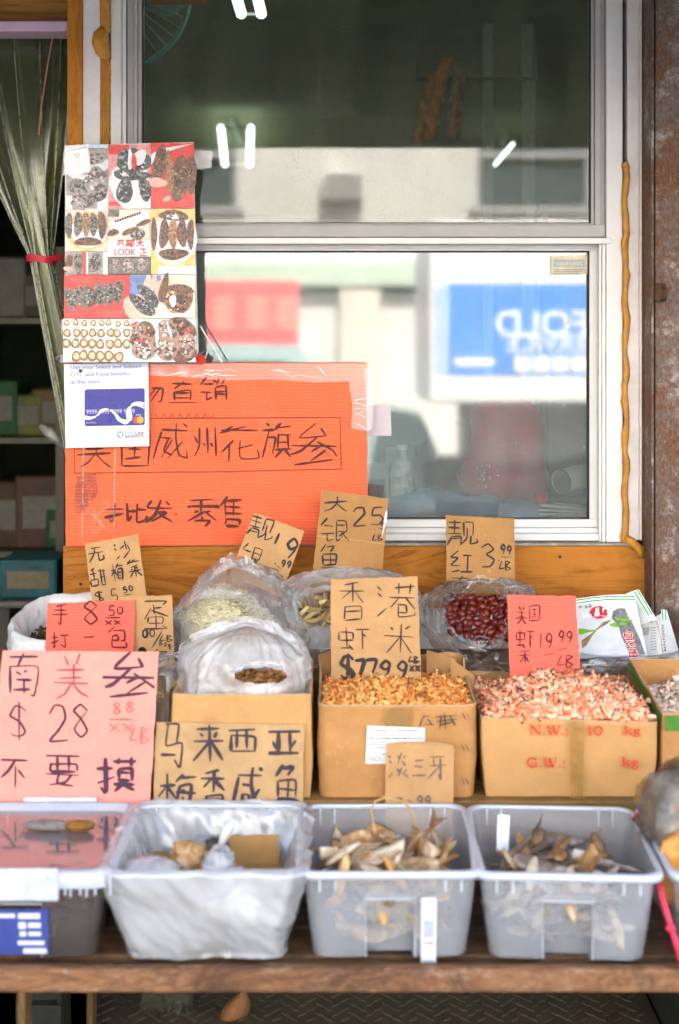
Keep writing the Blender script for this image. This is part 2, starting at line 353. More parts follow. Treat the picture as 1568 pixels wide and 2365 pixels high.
class Card:
    """a flat sheet given by its four corners in the picture and the depth of its top and bottom edge; writing is laid on its face"""
    def __init__(s, quad, Dt, Db, th=.004, warp=0.0, Dr=None):
        (tl, tr, br, bl) = quad; Dr = Dr or 0.0
        s.q = [P(*tl, Dt), P(*tr, Dt + Dr), P(*br, Db + Dr), P(*bl, Db)]; s.px = quad
        s.o = s.q[3]; u = s.q[2]-s.q[3]; w = s.q[0]-s.q[3]
        s.n = u.cross(w).normalized()
        if s.n.y > 0: s.n = -s.n
        s.ul = u.length; s.u = u.normalized(); s.th = th; s.warp = warp; s.k = 0; s.pen = 1.0
    def wv(s, p):
        t = (p - s.o).dot(s.u)/s.ul; return s.warp*(4*t*(1-t))
    def proj(s, px, py, lift=0.0):
        d = P(px, py, 1.0) - Vector((0, 0, CAMZ)); c = Vector((0, 0, CAMZ))
        t = (s.o - c).dot(s.n)/d.dot(s.n); p = c + d*t
        return p + s.n*(lift + s.wv(p))
    def body(s, name, m, parent=None, rough=0.0, n=14, **kw):
        mb = MB(); tl, tr, br, bl = s.px; fr = []; bk = []
        for j in range(n+1):
            for i in range(n+1):
                a, b = i/n, j/n
                ax = a; bx = b
                if rough:
                    if i in (0, n): ax += R.uniform(-rough, rough)
                    if j in (0, n): bx += R.uniform(-rough, rough)
                x = (tl[0]*(1-ax)+tr[0]*ax)*(1-bx) + (bl[0]*(1-ax)+br[0]*ax)*bx
                y = (tl[1]*(1-ax)+tr[1]*ax)*(1-bx) + (bl[1]*(1-ax)+br[1]*ax)*bx
                p = s.proj(x, y); fr.append(p); bk.append(p - s.n*s.th)
        fs = []; Nn = n+1; o = len(fr)
        for j in range(n):
            for i in range(n):
                a, b, c, d = j*Nn+i, j*Nn+i+1, (j+1)*Nn+i+1, (j+1)*Nn+i
                fs.append((a, d, c, b)); fs.append((o+a, o+b, o+c, o+d))
        for i in range(n):
            fs += [(i, i+1, o+i+1, o+i), (n*Nn+i+1, n*Nn+i, o+n*Nn+i, o+n*Nn+i+1)]
            fs += [((i+1)*Nn, i*Nn, o+i*Nn, o+(i+1)*Nn), (i*Nn+n, (i+1)*Nn+n, o+(i+1)*Nn+n, o+i*Nn+n)]
        mb.add(fr+bk, fs); return mb.build(name, m, parent, **kw)
    def lift(s):
        s.k += 1; return .0009 + s.k*.00003
    def stroke(s, mb, pts, w, taper=.35):
        L = s.lift(); n = len(pts); l = []; r = []; ph = R.uniform(0, 6.28); w *= R.uniform(.72, 1.28) if taper > .1 else 1
        for i, (x, y) in enumerate(pts):
            a = pts[max(i-1, 0)]; b = pts[min(i+1, n-1)]; dx, dy = b[0]-a[0], b[1]-a[1]; d = math.hypot(dx, dy) or 1
            t = i/max(1, n-1); ww = w*.5*(1 - taper*abs(2*t-1)**3)*R.uniform(.9, 1.1)*(1 + .6*taper*math.sin(ph + t*4.2))
            if t > .75: ww *= 1 - taper*.7*(t-.75)*4
            l.append((x - dy/d*ww, y + dx/d*ww)); r.append((x + dy/d*ww, y - dx/d*ww))
        ring = l + r[::-1]; vs = [s.proj(x, y, L) for x, y in ring]; m = len(ring)
        mb.add(vs, [(i, i+1, m-2-i, m-1-i) for i in range(n-1)])
    def write(s, mb, items, w):
        """items: (characters, box, [width], [rotation]) with the box in picture units"""
        for it in items:
            ch, box = it[0], it[1]; ww = it[2] if len(it) > 2 and it[2] else w; rot = it[3] if len(it) > 3 else 0
            for st in glyph(ch, box, rot): s.stroke(mb, st, ww*s.pen*R.uniform(.9, 1.1))
    def letters(s, items, w, ink, parent):
        for it in items:                         # each written character is a part of its own
            mb = MB(); s.write(mb, [it], w); mb.build('character', ink, parent)
    def poly(s, mb, pts, lift=None):
        L = s.lift() if lift is None else lift
        mb.add([s.proj(x, y, L) for x, y in pts], [list(range(len(pts)))])
    def rect(s, mb, x0, y0, x1, y1): s.poly(mb, [(x0, y0), (x1, y0), (x1, y1), (x0, y1)])
    def blob(s, mb, cx, cy, rx, ry, rot=0, n=14, wob=.08):
        ph = R.uniform(0, 9); pts = []
        for i in range(n):
            a = 2*PI*i/n; k = 1 + wob*math.sin(3*a+ph) + R.uniform(-wob, wob)*.5
            x, y = rx*k*math.cos(a), ry*k*math.sin(a); c, t = math.cos(rot), math.sin(rot)
            pts.append((cx + x*c - y*t, cy + x*t + y*c))
        s.poly(mb, pts)
    def text(s, mb, body, x0, yb, width, hfac=1.0, rot=0.0):
        vs, fs, wd = text_mesh(body); k = width/wd; L = s.lift(); c, t = math.cos(rot), math.sin(rot)
        mb.add([s.proj(x0 + (x*c + y*t*hfac)*k, yb + (x*t - y*c*hfac)*k, L) for x, y in vs], fs)
INK = mat('marker_ink', (.026, .018, .017), .55, .55, 120, 0)
INKR = mat('dark_red_ink', (.10, .012, .014), .55, .3, 60, 0)
# ================================================================== THE SETTING
WY = 3.90                                   # front face of the shop wall
pavement_m = mat('pavement_concrete', (.30, .29, .27), .85, .2, 6, .3, 90, dirt=.35)
asphalt_m = mat('asphalt', (.055, .055, .058), .9, .25, 8, .5, 160)
part('ground', None, mat('far_ground', (.16, .15, .14), .9, .2, 2), lambda m: m.box(-220, 220, -220, 220, -.5, -.17), kind='structure')
part('road', None, asphalt_m, lambda m: m.box(-60, 60, -9.4, -1.9, -.17, -.13), kind='structure')
part('road_line', None, mat('road_paint', (.72, .70, .62), .7, .12, 12, .1, dirt=.4), lambda m: [m.box(x, x+2.2, -5.75, -5.62, -.13, -.126) for x in range(-40, 40, 5)], kind='structure')
part('pavement', None, pavement_m, lambda m: m.box(-60, 60, -1.75, 12, -.169, 0), kind='structure')
part('kerb', None, mat('kerb_stone', (.36, .35, .33), .8, .2, 7, .3), lambda m: m.box(-60, 60, -1.9, -1.75, -.169, .004, bev=.015), kind='structure')
part('far_pavement', None, pavement_m, lambda m: m.box(-60, 60, -13, -9.4, -.169, -.01), kind='structure')

# ---- the shop itself: front wall with a door opening and a sash window, a room behind
SHOP = thing('shop_building', 'shop front with white sash window set in wood and steel', 'building', (0, WY, 0))
wall_m = mat('painted_plaster_wall', (.62, .60, .56), .8, .12, 6, .2, dirt=.3)
room_m = mat('room_wall', (.17, .185, .10), .8, .2, 4, .1)
ply_m = wood('plywood', (.36, .125, .015), (.46, .18, .028), (.24, .072, .010), 'X', 9, .6)
stud_m = wood('pine_stud', (.44, .16, .020), (.50, .20, .035), (.36, .115, .014), 'Z', 9, .5)
white_m = mat('white_vinyl', (.64, .625, .60), .35, .05, 8, .05, 120, dirt=.22, dirtc=(.45, .38, .30))
old_white_m = mat('weathered_white_board', (.72, .68, .66), .7, .08, 18, .4, 120, dirt=.35, dirtc=(.38, .26, .18))
grey_m = mat('grey_aluminium', (.36, .345, .33), .42, .08, 10, .08, 150, dirt=.2)
dark_m = mat('dark_rubber', (.03, .028, .026), .7, .2)
foam_m = mat('spray_foam', (.50, .22, .03), .55, .22, 40, .6, 140, dirt=.4, dirtc=(.22, .08, .01))
D0 = WY
x_l, x_r = X(158, D0), X(1497, D0)
part('wall', SHOP, wall_m, lambda m: (m.box(-9, 9, WY+.02, WY+.22, 2.80, 7.4), m.box(1.02, 9, WY+.06, WY+.22, 0, 2.80), m.box(-9, -1.75, WY+.02, WY+.22, 0, 2.80),  # unseen upper wall raised so its shade covers the near pavement
     m.box(X(150, D0)+.01, 1.02, WY+.06, WY+.16, 0, 1.005)))
part('roof', SHOP, mat('roof_felt', (.10, .10, .10), .9), lambda m: m.box(-9, 9, WY+.221, 14.5, 7.0, 7.39))
part('room_wall', SHOP, room_m, lambda m: (m.box(-3.4, -3.3, WY+.22, 13.9, 0, 2.97), m.box(3.3, 3.4, WY+.22, 13.9, 0, 2.97), m.box(-3.4, 3.4, 13.9, 14, 0, 2.97)))
part('ceiling', SHOP, mat('room_ceiling', (.15, .165, .085), .85, .15, 3), lambda m: m.box(-3.4, 3.4, WY+.22, 14, 2.97, 3.15))
part('floor', SHOP, mat('room_floor', (.13, .12, .10), .6, .2, 4), lambda m: m.box(-3.4, 3.4, WY+.22, 14, .001, .02))
# wood, boards and trim round the window (front faces at slightly different depths)
zt = 2.80
part('stud', SHOP, stud_m, lambda m: m.box(X(158, D0), X(193, D0), WY-.018, WY+.09, 1.16, zt, bev=.003))
part('trim_board', SHOP, old_white_m, lambda m: m.box(X(193.5, D0), X(233, D0), WY-.012, WY+.09, 1.16, zt, bev=.002))
part('fluted_strip', SHOP, foam_m, lambda m: [m.box(X(233.6+k*5, D0), X(237.8+k*5, D0), WY-.006, WY+.05, 1.16, 2.50, bev=.0018) for k in range(4)])
part('trim_board', SHOP, old_white_m, lambda m: m.box(X(1447, D0), X(1474, D0), WY-.008, WY+.09, 1.17, zt, bev=.002))
part('trim_strip', SHOP, old_white_m, lambda m: m.box(X(1474.6, D0), X(1480, D0), WY-.014, WY+.09, 1.17, zt, bev=.002))
part('stud', SHOP, stud_m, lambda m: m.box(X(1480.5, D0), X(1498, D0), WY-.004, WY+.09, 1.17, zt, bev=.002))
part('plywood_panel', SHOP, ply_m, lambda m: m.box(X(149, D0), X(1492, D0), WY-.022, WY+.05, Z(1400, D0), Z(1258, D0), bev=.003))
part('ledge', SHOP, mat('grimy_ledge', (.30, .27, .22), .7, .3, 30, .3, dirt=.6), lambda m: m.box(X(256, D0), X(1474, D0), WY-.028, WY+.05, Z(1257, D0), Z(1251, D0), bev=.002))
for px, py in ((214, 1300), (571, 1302), (1290, 1283), (190, 1345)):
    part('screw', SHOP, dark_m, lambda m: m.lathe((X(px, D0), WY-.0235, Z(py, D0)), [(.0005, -.001), (.0042, -.0008), (.0046, .003)], 10, 'Y'))
# lavender rail and header timber over the doorway
part('header_timber', SHOP, wood('header_wood', (.30, .135, .03), (.38, .18, .05), (.20, .085, .02), 'X', 6), lambda m: m.box(-1.75, X(157, D0), WY+.06, WY+.16, Z(25, D0), zt, bev=.003))
part('header_timber', SHOP, wood('header_wood_dark', (.20, .09, .022), (.27, .13, .035), (.15, .06, .018), 'X', 6), lambda m: m.box(-1.75, X(157, D0), WY+.03, WY+.16, Z(47, D0), Z(25.6, D0), bev=.003))
part('door_rail', SHOP, mat('lavender_paint', (.52, .36, .47), .5, .08, 15), lambda m: m.box(-1.75, X(157, D0), WY+.0, WY+.10, Z(72, D0), Z(48, D0), bev=.004))

# window: white outer frame > sashes, panes, rails
WIN = part('window', SHOP, white_m, lambda m: (
    m.box(X(256, D0), X(281, D0), WY-.005, WY+.10, 1.170, zt, bev=.003), m.box(X(281.4, D0), X(291, D0), WY+.004, WY+.10, 1.172, zt, bev=.002),
    m.box(X(1399, D0), X(1437, D0), WY-.006, WY+.10, Z(1251, D0), zt, bev=.003),
    m.box(X(291.5, D0), X(1410, D0), WY-.011, WY+.06, Z(563.5, D0), Z(549.5, D0), bev=.002)))
grey = part('upper_sash', WIN, grey_m, lambda m: (
    [m.box(X(a, D0), X(b, D0), WY+y, WY+.07, Z(545, D0), zt, bev=.0015) for a, b, y in ((292.6, 308, .010), (308.4, 317, .004), (317.4, 326, .012), (1366.5, 1374, .012), (1374.4, 1388, .004), (1388.4, 1398, .010))],
    m.box(X(292, D0), X(1397.5, D0), WY+.001, WY+.06, Z(547.5, D0), Z(519, D0), bev=.002),
    m.box(X(326.5, D0), X(1366, D0), WY+.010, WY+.06, Z(518.6, D0), Z(514.5, D0), bev=.001)))
part('gasket', WIN, dark_m, lambda m: (m.box(X(292, D0), X(1398, D0), WY+.003, WY+.04, Z(549.2, D0), Z(547.8, D0)),
     m.box(X(326.3, D0), X(1366.2, D0), WY+.013, WY+.04, Z(515, D0), Z(512.5, D0)), m.box(X(326, D0), X(328, D0), WY+.014, WY+.04, Z(514, D0), zt), m.box(X(1364.5, D0), X(1366.4, D0), WY+.014, WY+.04, Z(514, D0), zt),
     m.box(X(289.5, D0), X(292.3, D0), WY+.006, WY+.05, 1.175, zt)))
D1 = WY+.05
part('lower_sash', WIN, white_m, lambda m: (
    m.box(X(290, D1), X(1385, D1), WY+.044, WY+.09, Z(576, D1), Z(562, D1), bev=.002),
    m.box(X(290, D1), X(1382, D1), WY+.036, WY+.044, Z(579.5, D1), Z(576.6, D1), bev=.001),
    m.box(X(1360, D1), X(1383, D1), WY+.042, WY+.09, Z(1200, D1), Z(576, D1), bev=.003),
    m.box(X(290, D1), X(330, D1), WY+.042, WY+.09, Z(1200, D1), Z(576, D1), bev=.003),
    m.box(X(290, D1), X(1383, D1), WY+.040, WY+.09, Z(1217, D1), Z(1198, D1), bev=.003),
    m.box(X(290, D1), X(1383, D1), WY+.034, WY+.09, Z(1230, D1), Z(1217.6, D1), bev=.003)))
part('gasket', WIN, dark_m, lambda m: (m.box(X(330, D1), X(1361, D1), WY+.046, WY+.07, Z(582, D1), Z(579.8, D1)), m.box(X(1357.5, D1), X(1360.2, D1), WY+.045, WY+.07, Z(1199, D1), Z(580, D1)),
     m.box(X(330, D1), X(1360, D1), WY+.045, WY+.07, Z(1198.6, D1), Z(1196, D1))))
part('track', WIN, white_m, lambda m: (m.box(X(1384, D0), X(1390, D0), WY+.006, WY+.10, Z(1251, D0), Z(564, D0), bev=.0015), m.box(X(1390.4, D0), X(1398.6, D0), WY+.0, WY+.10, Z(1251, D0), Z(564, D0), bev=.002)))
part('sill', WIN, white_m, lambda m: (m.box(X(292, D0), X(1383, D0), WY+.002, WY+.10, Z(1249, D0), Z(1233, D0), bev=.003),))
gl_up = glass('upper_glass', 1.68, .075, (.40, .42, .28), .42, .022)  # olive dust colour also paints a greenish haze on the pane
gl_lo = glass('lower_glass', 2.1, .085, (.58, .66, .66), .55, .03)  # teal dust colour also paints a haze over this pane
part('pane', WIN, gl_up, lambda m: m.box(X(322, D0), X(1372, D0), WY+.024, WY+.028, Z(520, D0), zt))
part('pane', WIN, gl_lo, lambda m: m.box(X(320, D1), X(1366, D1), WY+.060, WY+.064, Z(1204, D1), Z(574, D1)))

# spray-foam beads squeezed along the frame
def foam(pts, rads, name='foam_bead'):
    m = MB(); pts = [Vector(p) for p in pts]; m.tube(pts, rads, 10)
    m.v = [tuple(Vector(v) + noise.noise_vector(Vector(v)*60)*.0045 + noise.noise_vector(Vector(v)*170)*.0022) for v in m.v]
    m.build(name, foam_m, SHOP, True)
fp, fr = [], []
for k in range(46):
    py = 384 + k*(1258-384)/45; t = k/45
    fp.append(P(1444.5 + 2.2*math.sin(k*1.1) + R.uniform(-1, 1), py, WY-.012)); fr.append(.0072 + .0028*abs(math.sin(k*.83)) + (.004 if k == 0 else 0) + R.uniform(-.001, .001))
foam(fp, fr)
foam([P(1444, 1245, WY-.012), P(1458, 1252, WY-.02), P(1470, 1262, WY-.026), P(1478, 1275, WY-.026), P(1478, 1288, WY-.026)], [.013, .014, .012, .010, .006])
foam([P(1436+a, b, WY-.01) for a, b in ((2, 382), (8, 378), (14, 386), (10, 396), (3, 398))], [.007, .010, .009, .009, .006])
foam([P(243, y, WY-.008) for y in range(-130, 75, 12)], [.012+.003*abs(math.sin(k)) for k in range(18)])
foam([P(x, y, WY-.012) for x, y in ((240, 66), (234, 80), (232, 98), (237, 116), (246, 130), (253, 133))], [.013, .021, .024, .021, .016, .008])
foam([P(254+R.uniform(-1, 1.5), y, WY-.002) for y in range(136, 334, 9)], [R.uniform(.0018, .0045) for k in range(22)])

# rusty steel column at the right
def rust_mat():
    m, nt, b, out = nodes('rusty_painted_steel'); co = coords(nt)
    f = noisef(nt, co, 55, 8, .75); g = noisef(nt, co, 5, 6, .65); h = noisef(nt, coords(nt, (1, 1, .4)), 160, 4, .6)
    s = math2(nt, 'ADD', math2(nt, 'MULTIPLY', f, .55), math2(nt, 'MULTIPLY', g, .5))
    paint = ramp(nt, h, [(.3, (.09, .068, .055)), (.7, (.18, .145, .13))])
    rust = ramp(nt, h, [(.3, (.07, .025, .010)), (.55, (.15, .06, .022)), (.75, (.24, .12, .05))])
    pf = noisef(nt, co, 9, 8, .8); paint = mixc(nt, ramp(nt, pf, [(.52, (0, 0, 0)), (.60, (.8,)*3)]), paint, (.40, .36, .34))
    k = ramp(nt, s, [(.47, (0, 0, 0)), (.60, (1, 1, 1))]); c = mixc(nt, k, paint, rust)
    sp = noisef(nt, co, 210, 3, .6); c = mixc(nt, ramp(nt, sp, [(.62, (0, 0, 0)), (.70, (.9,)*3)]), c, (.09, .035, .012))
    nt.links.new(c, b.inputs['Base Color']); b.inputs['Roughness'].default_value = .8
    nt.links.new(bumpn(nt, s, 1.0, .012), b.inputs['Normal']); return m
rust_m = rust_mat()
COLM = thing('steel_column', 'rusty steel column with flaking grey paint beside the window', 'column', (1.1, WY, 0))
part('web', COLM, rust_m, lambda m: m.box(X(1505, 3.84), 1.30, 3.80, 3.83, 0, 3.2, bev=.004))
part('flange', COLM, rust_m, lambda m: m.box(X(1502, 3.80), X(1508, 3.80), 3.79, 3.90, 0, 3.2, bev=.002))
part('flange', COLM, rust_m, lambda m: m.box(1.301, 1.32, 3.74, 3.90, 0, 3.2, bev=.002))
part('latch', COLM, mat('rusted_iron', (.07, .035, .02), .8, .4, 40, .6), lambda m: (m.box(X(1510, 3.79), X(1536, 3.79), 3.775, 3.80, Z(696, 3.79), Z(655, 3.79), bev=.004), m.tube([P(1530, 662, 3.775), P(1538, 668, 3.755), P(1538, 688, 3.755), P(1528, 694, 3.775)], .004, 8)))
part('bolt', COLM, dark_m, lambda m: m.lathe((X(1541, 3.79), 3.797, Z(1518, 3.79)), [(.001, -.006), (.006, -.005), (.006, .005)], 8, 'Y'))

# awning over the stall, out over the pavement
AW = thing('awning', 'dark green canvas awning stretched over the stall', 'awning', (0, WY, 2.8))
canvas_m = mat('awning_canvas', (.045, .060, .040), .85, .25, 6, .3)
part('canopy', AW, canvas_m, lambda m: m.loft([[(-6, WY+.02, 2.93), (6, WY+.02, 2.93), (6, WY+.02, 2.915), (-6, WY+.02, 2.915)], [(-6, 2.35, 2.60), (6, 2.35, 2.60), (6, 2.35, 2.585), (-6, 2.35, 2.585)]], True, True, True))
part('valance', AW, canvas_m, lambda m: m.box(-6, 6, 2.335, 2.349, 2.47, 2.615))
for x in (-4.5, -1.6, 1.4, 4.4):
    part('rib', AW, mat('galvanised_pipe', (.30, .30, .30), .45, .1, metal=.7), lambda m: m.tube([(x, WY, 2.86), (x, 2.36, 2.555)], .014, 8))

# ---- the street across: reflected in the window panes
FY = -13.0
BL = thing('apartment_building', 'cream brick building across the street with shop front below', 'building', (0, FY, 0))
cream_m = mat('cream_render', (.74, .74, .71), .85, .08, 1.2, .2, 20, dirt=.2)
def facade(m):
    cols = [(-24+5.2*k, -24+5.2*k+1.7) for k in range(10)]
    rows = [(3.75, 5.3), (6.7, 8.2)]
    xs = sorted([-26, 26] + [x for c in cols for x in c]); zs = sorted([2.95, 10.0] + [z for r in rows for z in r])
    for i in range(len(xs)-1):
        for j in range(len(zs)-1):
            mx, mz = (xs[i]+xs[i+1])/2, (zs[j]+zs[j+1])/2
            if any(c[0] < mx < c[1] for c in cols) and any(r[0] < mz < r[1] for r in rows): continue
            m.box(xs[i], xs[i+1], FY-.3, FY, zs[j], zs[j+1])
    m.box(-26, 26, FY-6, FY-.3, 9.6, 10.0); return cols, rows
_fc = {}
part('wall', BL, cream_m, lambda m: _fc.update(r=facade(m)))
win_m = mat('dark_window', (.09, .11, .13), .15, .2, 2, 0)
for c in _fc['r'][0]:
    for r in _fc['r'][1]:
        w = part('window', BL, mat('window_paint', (.42, .43, .45), .6), lambda m: (m.box(c[0], c[0]+.08, FY-.2, FY-.1, r[0], r[1]), m.box(c[1]-.08, c[1], FY-.2, FY-.1, r[0], r[1]), m.box(c[0]+.08, c[1]-.08, FY-.2, FY-.1, (r[0]+r[1])/2-.04, (r[0]+r[1])/2+.04), m.box(c[0]-.1, c[1]+.1, FY-.2, FY+.08, r[0]-.1, r[0])))
        part('pane', w, win_m, lambda m: m.box(c[0]+.08, c[1]-.08, FY-.22, FY-.201, r[0], r[1]))
part('pier', BL, mat('pale_pier', (.56, .52, .46), .8, .1, 2), lambda m: [m.box(-26+5.2*k, -26+5.2*k+.6, FY-.3, FY+.04, -.01, 2.6) for k in range(11)])
part('fascia', BL, mat('fascia', (.42, .50, .42), .6, .15, 2), lambda m: m.box(-26, 26, FY-.3, FY+.1, 2.6, 2.95))
part('shop_glass', BL, mat('shop_glass', (.05, .05, .05), .3, .3, .8, 0), lambda m: m.box(-26, 26, FY-.32, FY-.25, -.01, 2.6))
part('shutter', BL, mat('white_shutter', (.62, .62, .60), .6, .06, 2), lambda m: [m.box(x0, x1, FY-.22, FY-.16, .1+.1*k, .19+.1*k) for x0, x1 in ((-4.6, 1.75),) for k in range(24)])
AC = thing('air_conditioner', 'white window air conditioner on the building across the street', 'air conditioner', (.08, FY, 3.9))
part('case', AC, mat('ac_case', (.70, .70, .68), .5, .08), lambda m: m.box(-.24, .36, FY-.15, FY+.30, 3.85, 4.22, bev=.02))
part('grille', AC, mat('ac_grille', (.28, .28, .28), .6), lambda m: [m.box(-.20, .32, FY+.30, FY+.31, 3.90+.04*k, 3.915+.04*k) for k in range(8)])
RS = thing('shop_sign', 'red shop sign board with pale characters across the street', 'sign', (-1.2, -8.8, 1.6))
rs_m = mat('red_sign_paint', (.70, .13, .14), .5, .08, 3)
part('panel', RS, rs_m, lambda m: m.box(-2.4, X(690, 16.7), -8.85, -8.80, Z(806, 16.7), Z(648, 16.7)))
part('character', RS, mat('pale_yellow_paint', (.72, .40, .30), .6), lambda m: [m.box(x, x+.26, -8.80, -8.79, z, z+.05) for x in (-1.5, -1.1, -.75) for z in (1.92, 2.02, 2.12, 2.22)])
for x in (-2.3, -.6): part('post', RS, mat('sign_post', (.25, .25, .25), .5, metal=.5), lambda m: m.box(x-.03, x+.03, -8.9, -8.851, -.01, 1.75))
TR = thing('box_truck', 'white box truck with blue laundry panel parked across from the stall', 'truck', (3.0, -3.6, -.13))
truck_w = mat('truck_white', (.74, .75, .76), .35, .04, 2, 0, dirt=.12, dirtc=(.4, .38, .34))
TY = -3.60; TD = 2*(WY+.06) + 3.60
part('cargo_box', TR, truck_w, lambda m: m.box(X(990, TD), 5.6, TY-2.2, TY, Z(932, TD), 2.72, bev=.03))
part('cab', TR, truck_w, lambda m: m.loft([[(5.65, TY-2.1, .35), (5.65, TY-.05, .35), (5.65, TY-.05, 2.3), (5.65, TY-2.1, 2.3)], [(6.9, TY-2.1, .35), (6.9, TY-.05, .35), (6.7, TY-.1, 2.25), (6.7, TY-2.05, 2.25)], [(7.9, TY-2.0, .35), (7.9, TY-.15, .35), (7.3, TY-.2, 1.25), (7.3, TY-1.95, 1.25)]], True, True, True))
part('chassis', TR, dark_m, lambda m: m.box(X(1010, TD), 7.7, TY-1.9, TY-.3, .35, .62))
part('blue_panel', TR, mat('blue_vinyl', (.075, .27, .74), .4, .05, 3, 0), lambda m: m.box(X(1036, TD), 4.6, TY, TY+.006, Z(866, TD), Z(655, TD)))
part('pale_stripe', TR, mat('pale_blue_vinyl', (.40, .55, .75), .4, .05, 3, 0), lambda m: m.box(X(1004, TD), X(1034, TD), TY, TY+.005, Z(866, TD), Z(660, TD)))
for wx in (2.3, 6.8):
    for wy in (TY-.22, TY-1.95):
        t = part('wheel', TR, mat('tyre', (.03, .03, .03), .85, .2), lambda m: m.lathe((wx, wy, .27), [(.22, -.12), (.38, -.12), (.40, -.06), (.40, .06), (.38, .12), (.22, .12)], 24, 'Y'))
        part('rim', t, mat('steel_rim', (.5, .5, .5), .4, metal=.6), lambda m: m.lathe((wx, wy, .27), [(.02, .06), (.21, .10), (.219, .0), (.02, -.02)], 20, 'Y'))
def trucktext(m, s, pxr, py, w):           # reads from +x to -x, seen from the shop
    vs, fs, wd = text_mesh(s); k = w/wd; x1 = X(pxr, TD) + w; yy = TY+.011+len(m.v)*2e-6
    m.add([(x1 - x*k, yy, Z(py, TD) + y*k) for x, y in vs], [f[::-1] for f in fs])
lw_m = mat('white_lettering', (.85, .86, .88), .4, .03, 5, 0)
part('lettering', TR, lw_m, lambda m: (trucktext(m, '& FOLD', 1145, 776, 1.02), trucktext(m, '& SERVICE', 1168, 812, .92),
     trucktext(m, '& FOLD', 1146.5, 776.5, 1.02), trucktext(m, '& FOLD', 1145.5, 778, 1.02), trucktext(m, '& SERVICE', 1169, 813, .92),
     [m.box(X(1188+44*k, TD), X(1224+44*k, TD), TY+.006, TY+.010, Z(858, TD), Z(822, TD)) for k in range(8)], m.box(X(1050, TD), X(1140, TD), TY+.006, TY+.010, Z(844, TD), Z(826, TD))))
CONE = thing('traffic_cone', 'red traffic cone standing on the road', 'cone', (-.15, -4.3, -.13))
part('cone', CONE, mat('cone_red', (.60, .10, .07), .5), lambda m: m.lathe((-.15, -4.3, -.125), [(.17, .03), (.15, .05), (.03, .74), (.012, .75)], 18))
part('base', CONE, mat('cone_red', (.60, .10, .07), .5), lambda m: m.box(-.36, .06, -4.51, -4.09, -.125, -.095, bev=.01))
def car(x0, x1, y, label, col, nm, hs=1.0):
    t = thing('parked_car', label, 'car', ((x0+x1)/2, y, -.13))
    L = x1-x0; pm = mat(nm, col, .25, .04, 2, 0)
    body = [(0, .35), (0, .75), (.06, .85), (.22, .93), (.34, 1.32), (.44, 1.40), (.70, 1.38), (.84, .98), (.97, .92), (1, .7), (1, .35)]
    part('body', t, pm, lambda m: m.loft([[(x0+L*u, yy, z-.13) for u, z in [(a_, .35+(b_-.35)*hs) for a_, b_ in body]] for yy in (y-1.7, y)], True, True, True))
    part('side_window', t, win_m, lambda m: m.loft([[(x0+L*u, yy, z-.13) for u, z in [(a_, .35+(b_-.35)*hs) for a_, b_ in ((.27, .95), (.37, 1.29), (.68, 1.28), (.78, .98))]] for yy in (y+.001, y+.012)], True, True, True))
    for wx in (x0+L*.19, x0+L*.80): part('wheel', t, mat('tyre', (.03, .03, .03), .85, .2), lambda m: m.lathe((wx, y-.08, .19), [(.02, .1), (.2, .1), (.31, .09), (.32, -.05), (.3, -.1)], 22, 'Y'))
    part('headlight', t, mat('lamp_glass', (.85, .85, .85), .1), lambda m: m.box(x0+L*.965, x0+L*1.003, y-.45, y-.05, .52, .64, bev=.02))
car(-3.6, .92, -5.6, 'pale teal van parked on the road behind the traffic cone', (.40, .54, .55), 'teal_paint', 1.45)
# ================================================================== INSIDE THE SHOP
tube_m = emit('fluorescent_tube', (.86, 1.0, .96), 1.1)
case_m = mat('lamp_case', (.30, .33, .28), .6, .05)
def fixture(xs, y0, y1, z, label, dx=0.0):
    t = thing('ceiling_lamp', label, 'lamp', ((min(xs)+max(xs))/2, y0, z), 'fluorescent lamps in the shop')
    part('case', t, case_m, lambda m: m.box((min(xs)+max(xs))/2-.008+dx*.5, (min(xs)+max(xs))/2+.008+dx*.5, y0+.3, y1-.3, z+.075, 2.968, bev=.003))
    for x in xs:
        part('tube', t, tube_m, lambda m: m.tube([(x, y0, z), (x+dx, y1, z)], .017 if len(xs) > 1 else .008, 12))
    for ya in (y0-.012, y1+.003):
        part('end_cap', t, case_m, lambda m: m.box(min(xs)-.004+(dx if ya > y0 else 0), max(xs)+.004+(dx if ya > y0 else 0), ya, ya+.006, z-.004, z+.004))
    part('hanger', t, case_m, lambda m: m.box((min(xs)+max(xs))/2-.004+dx*.5, (min(xs)+max(xs))/2+.004+dx*.5, (y0+y1)/2-.01, (y0+y1)/2+.01, z+.005, z+.074))
fixture([X(532, 8.2), X(595, 8.2)], 7.55, 9.05, 2.86, 'twin tube ceiling lamp hanging over the middle of the shop', -.10)
fixture([X(548, 4.8), X(596, 4.8)], 4.35, 5.0, 2.87, 'twin tube ceiling lamp just behind the top of the window')
fixture([X(1196, 7.5)], 7.7, 8.6, 2.80, 'single tube ceiling lamp beside the steel shelf posts')

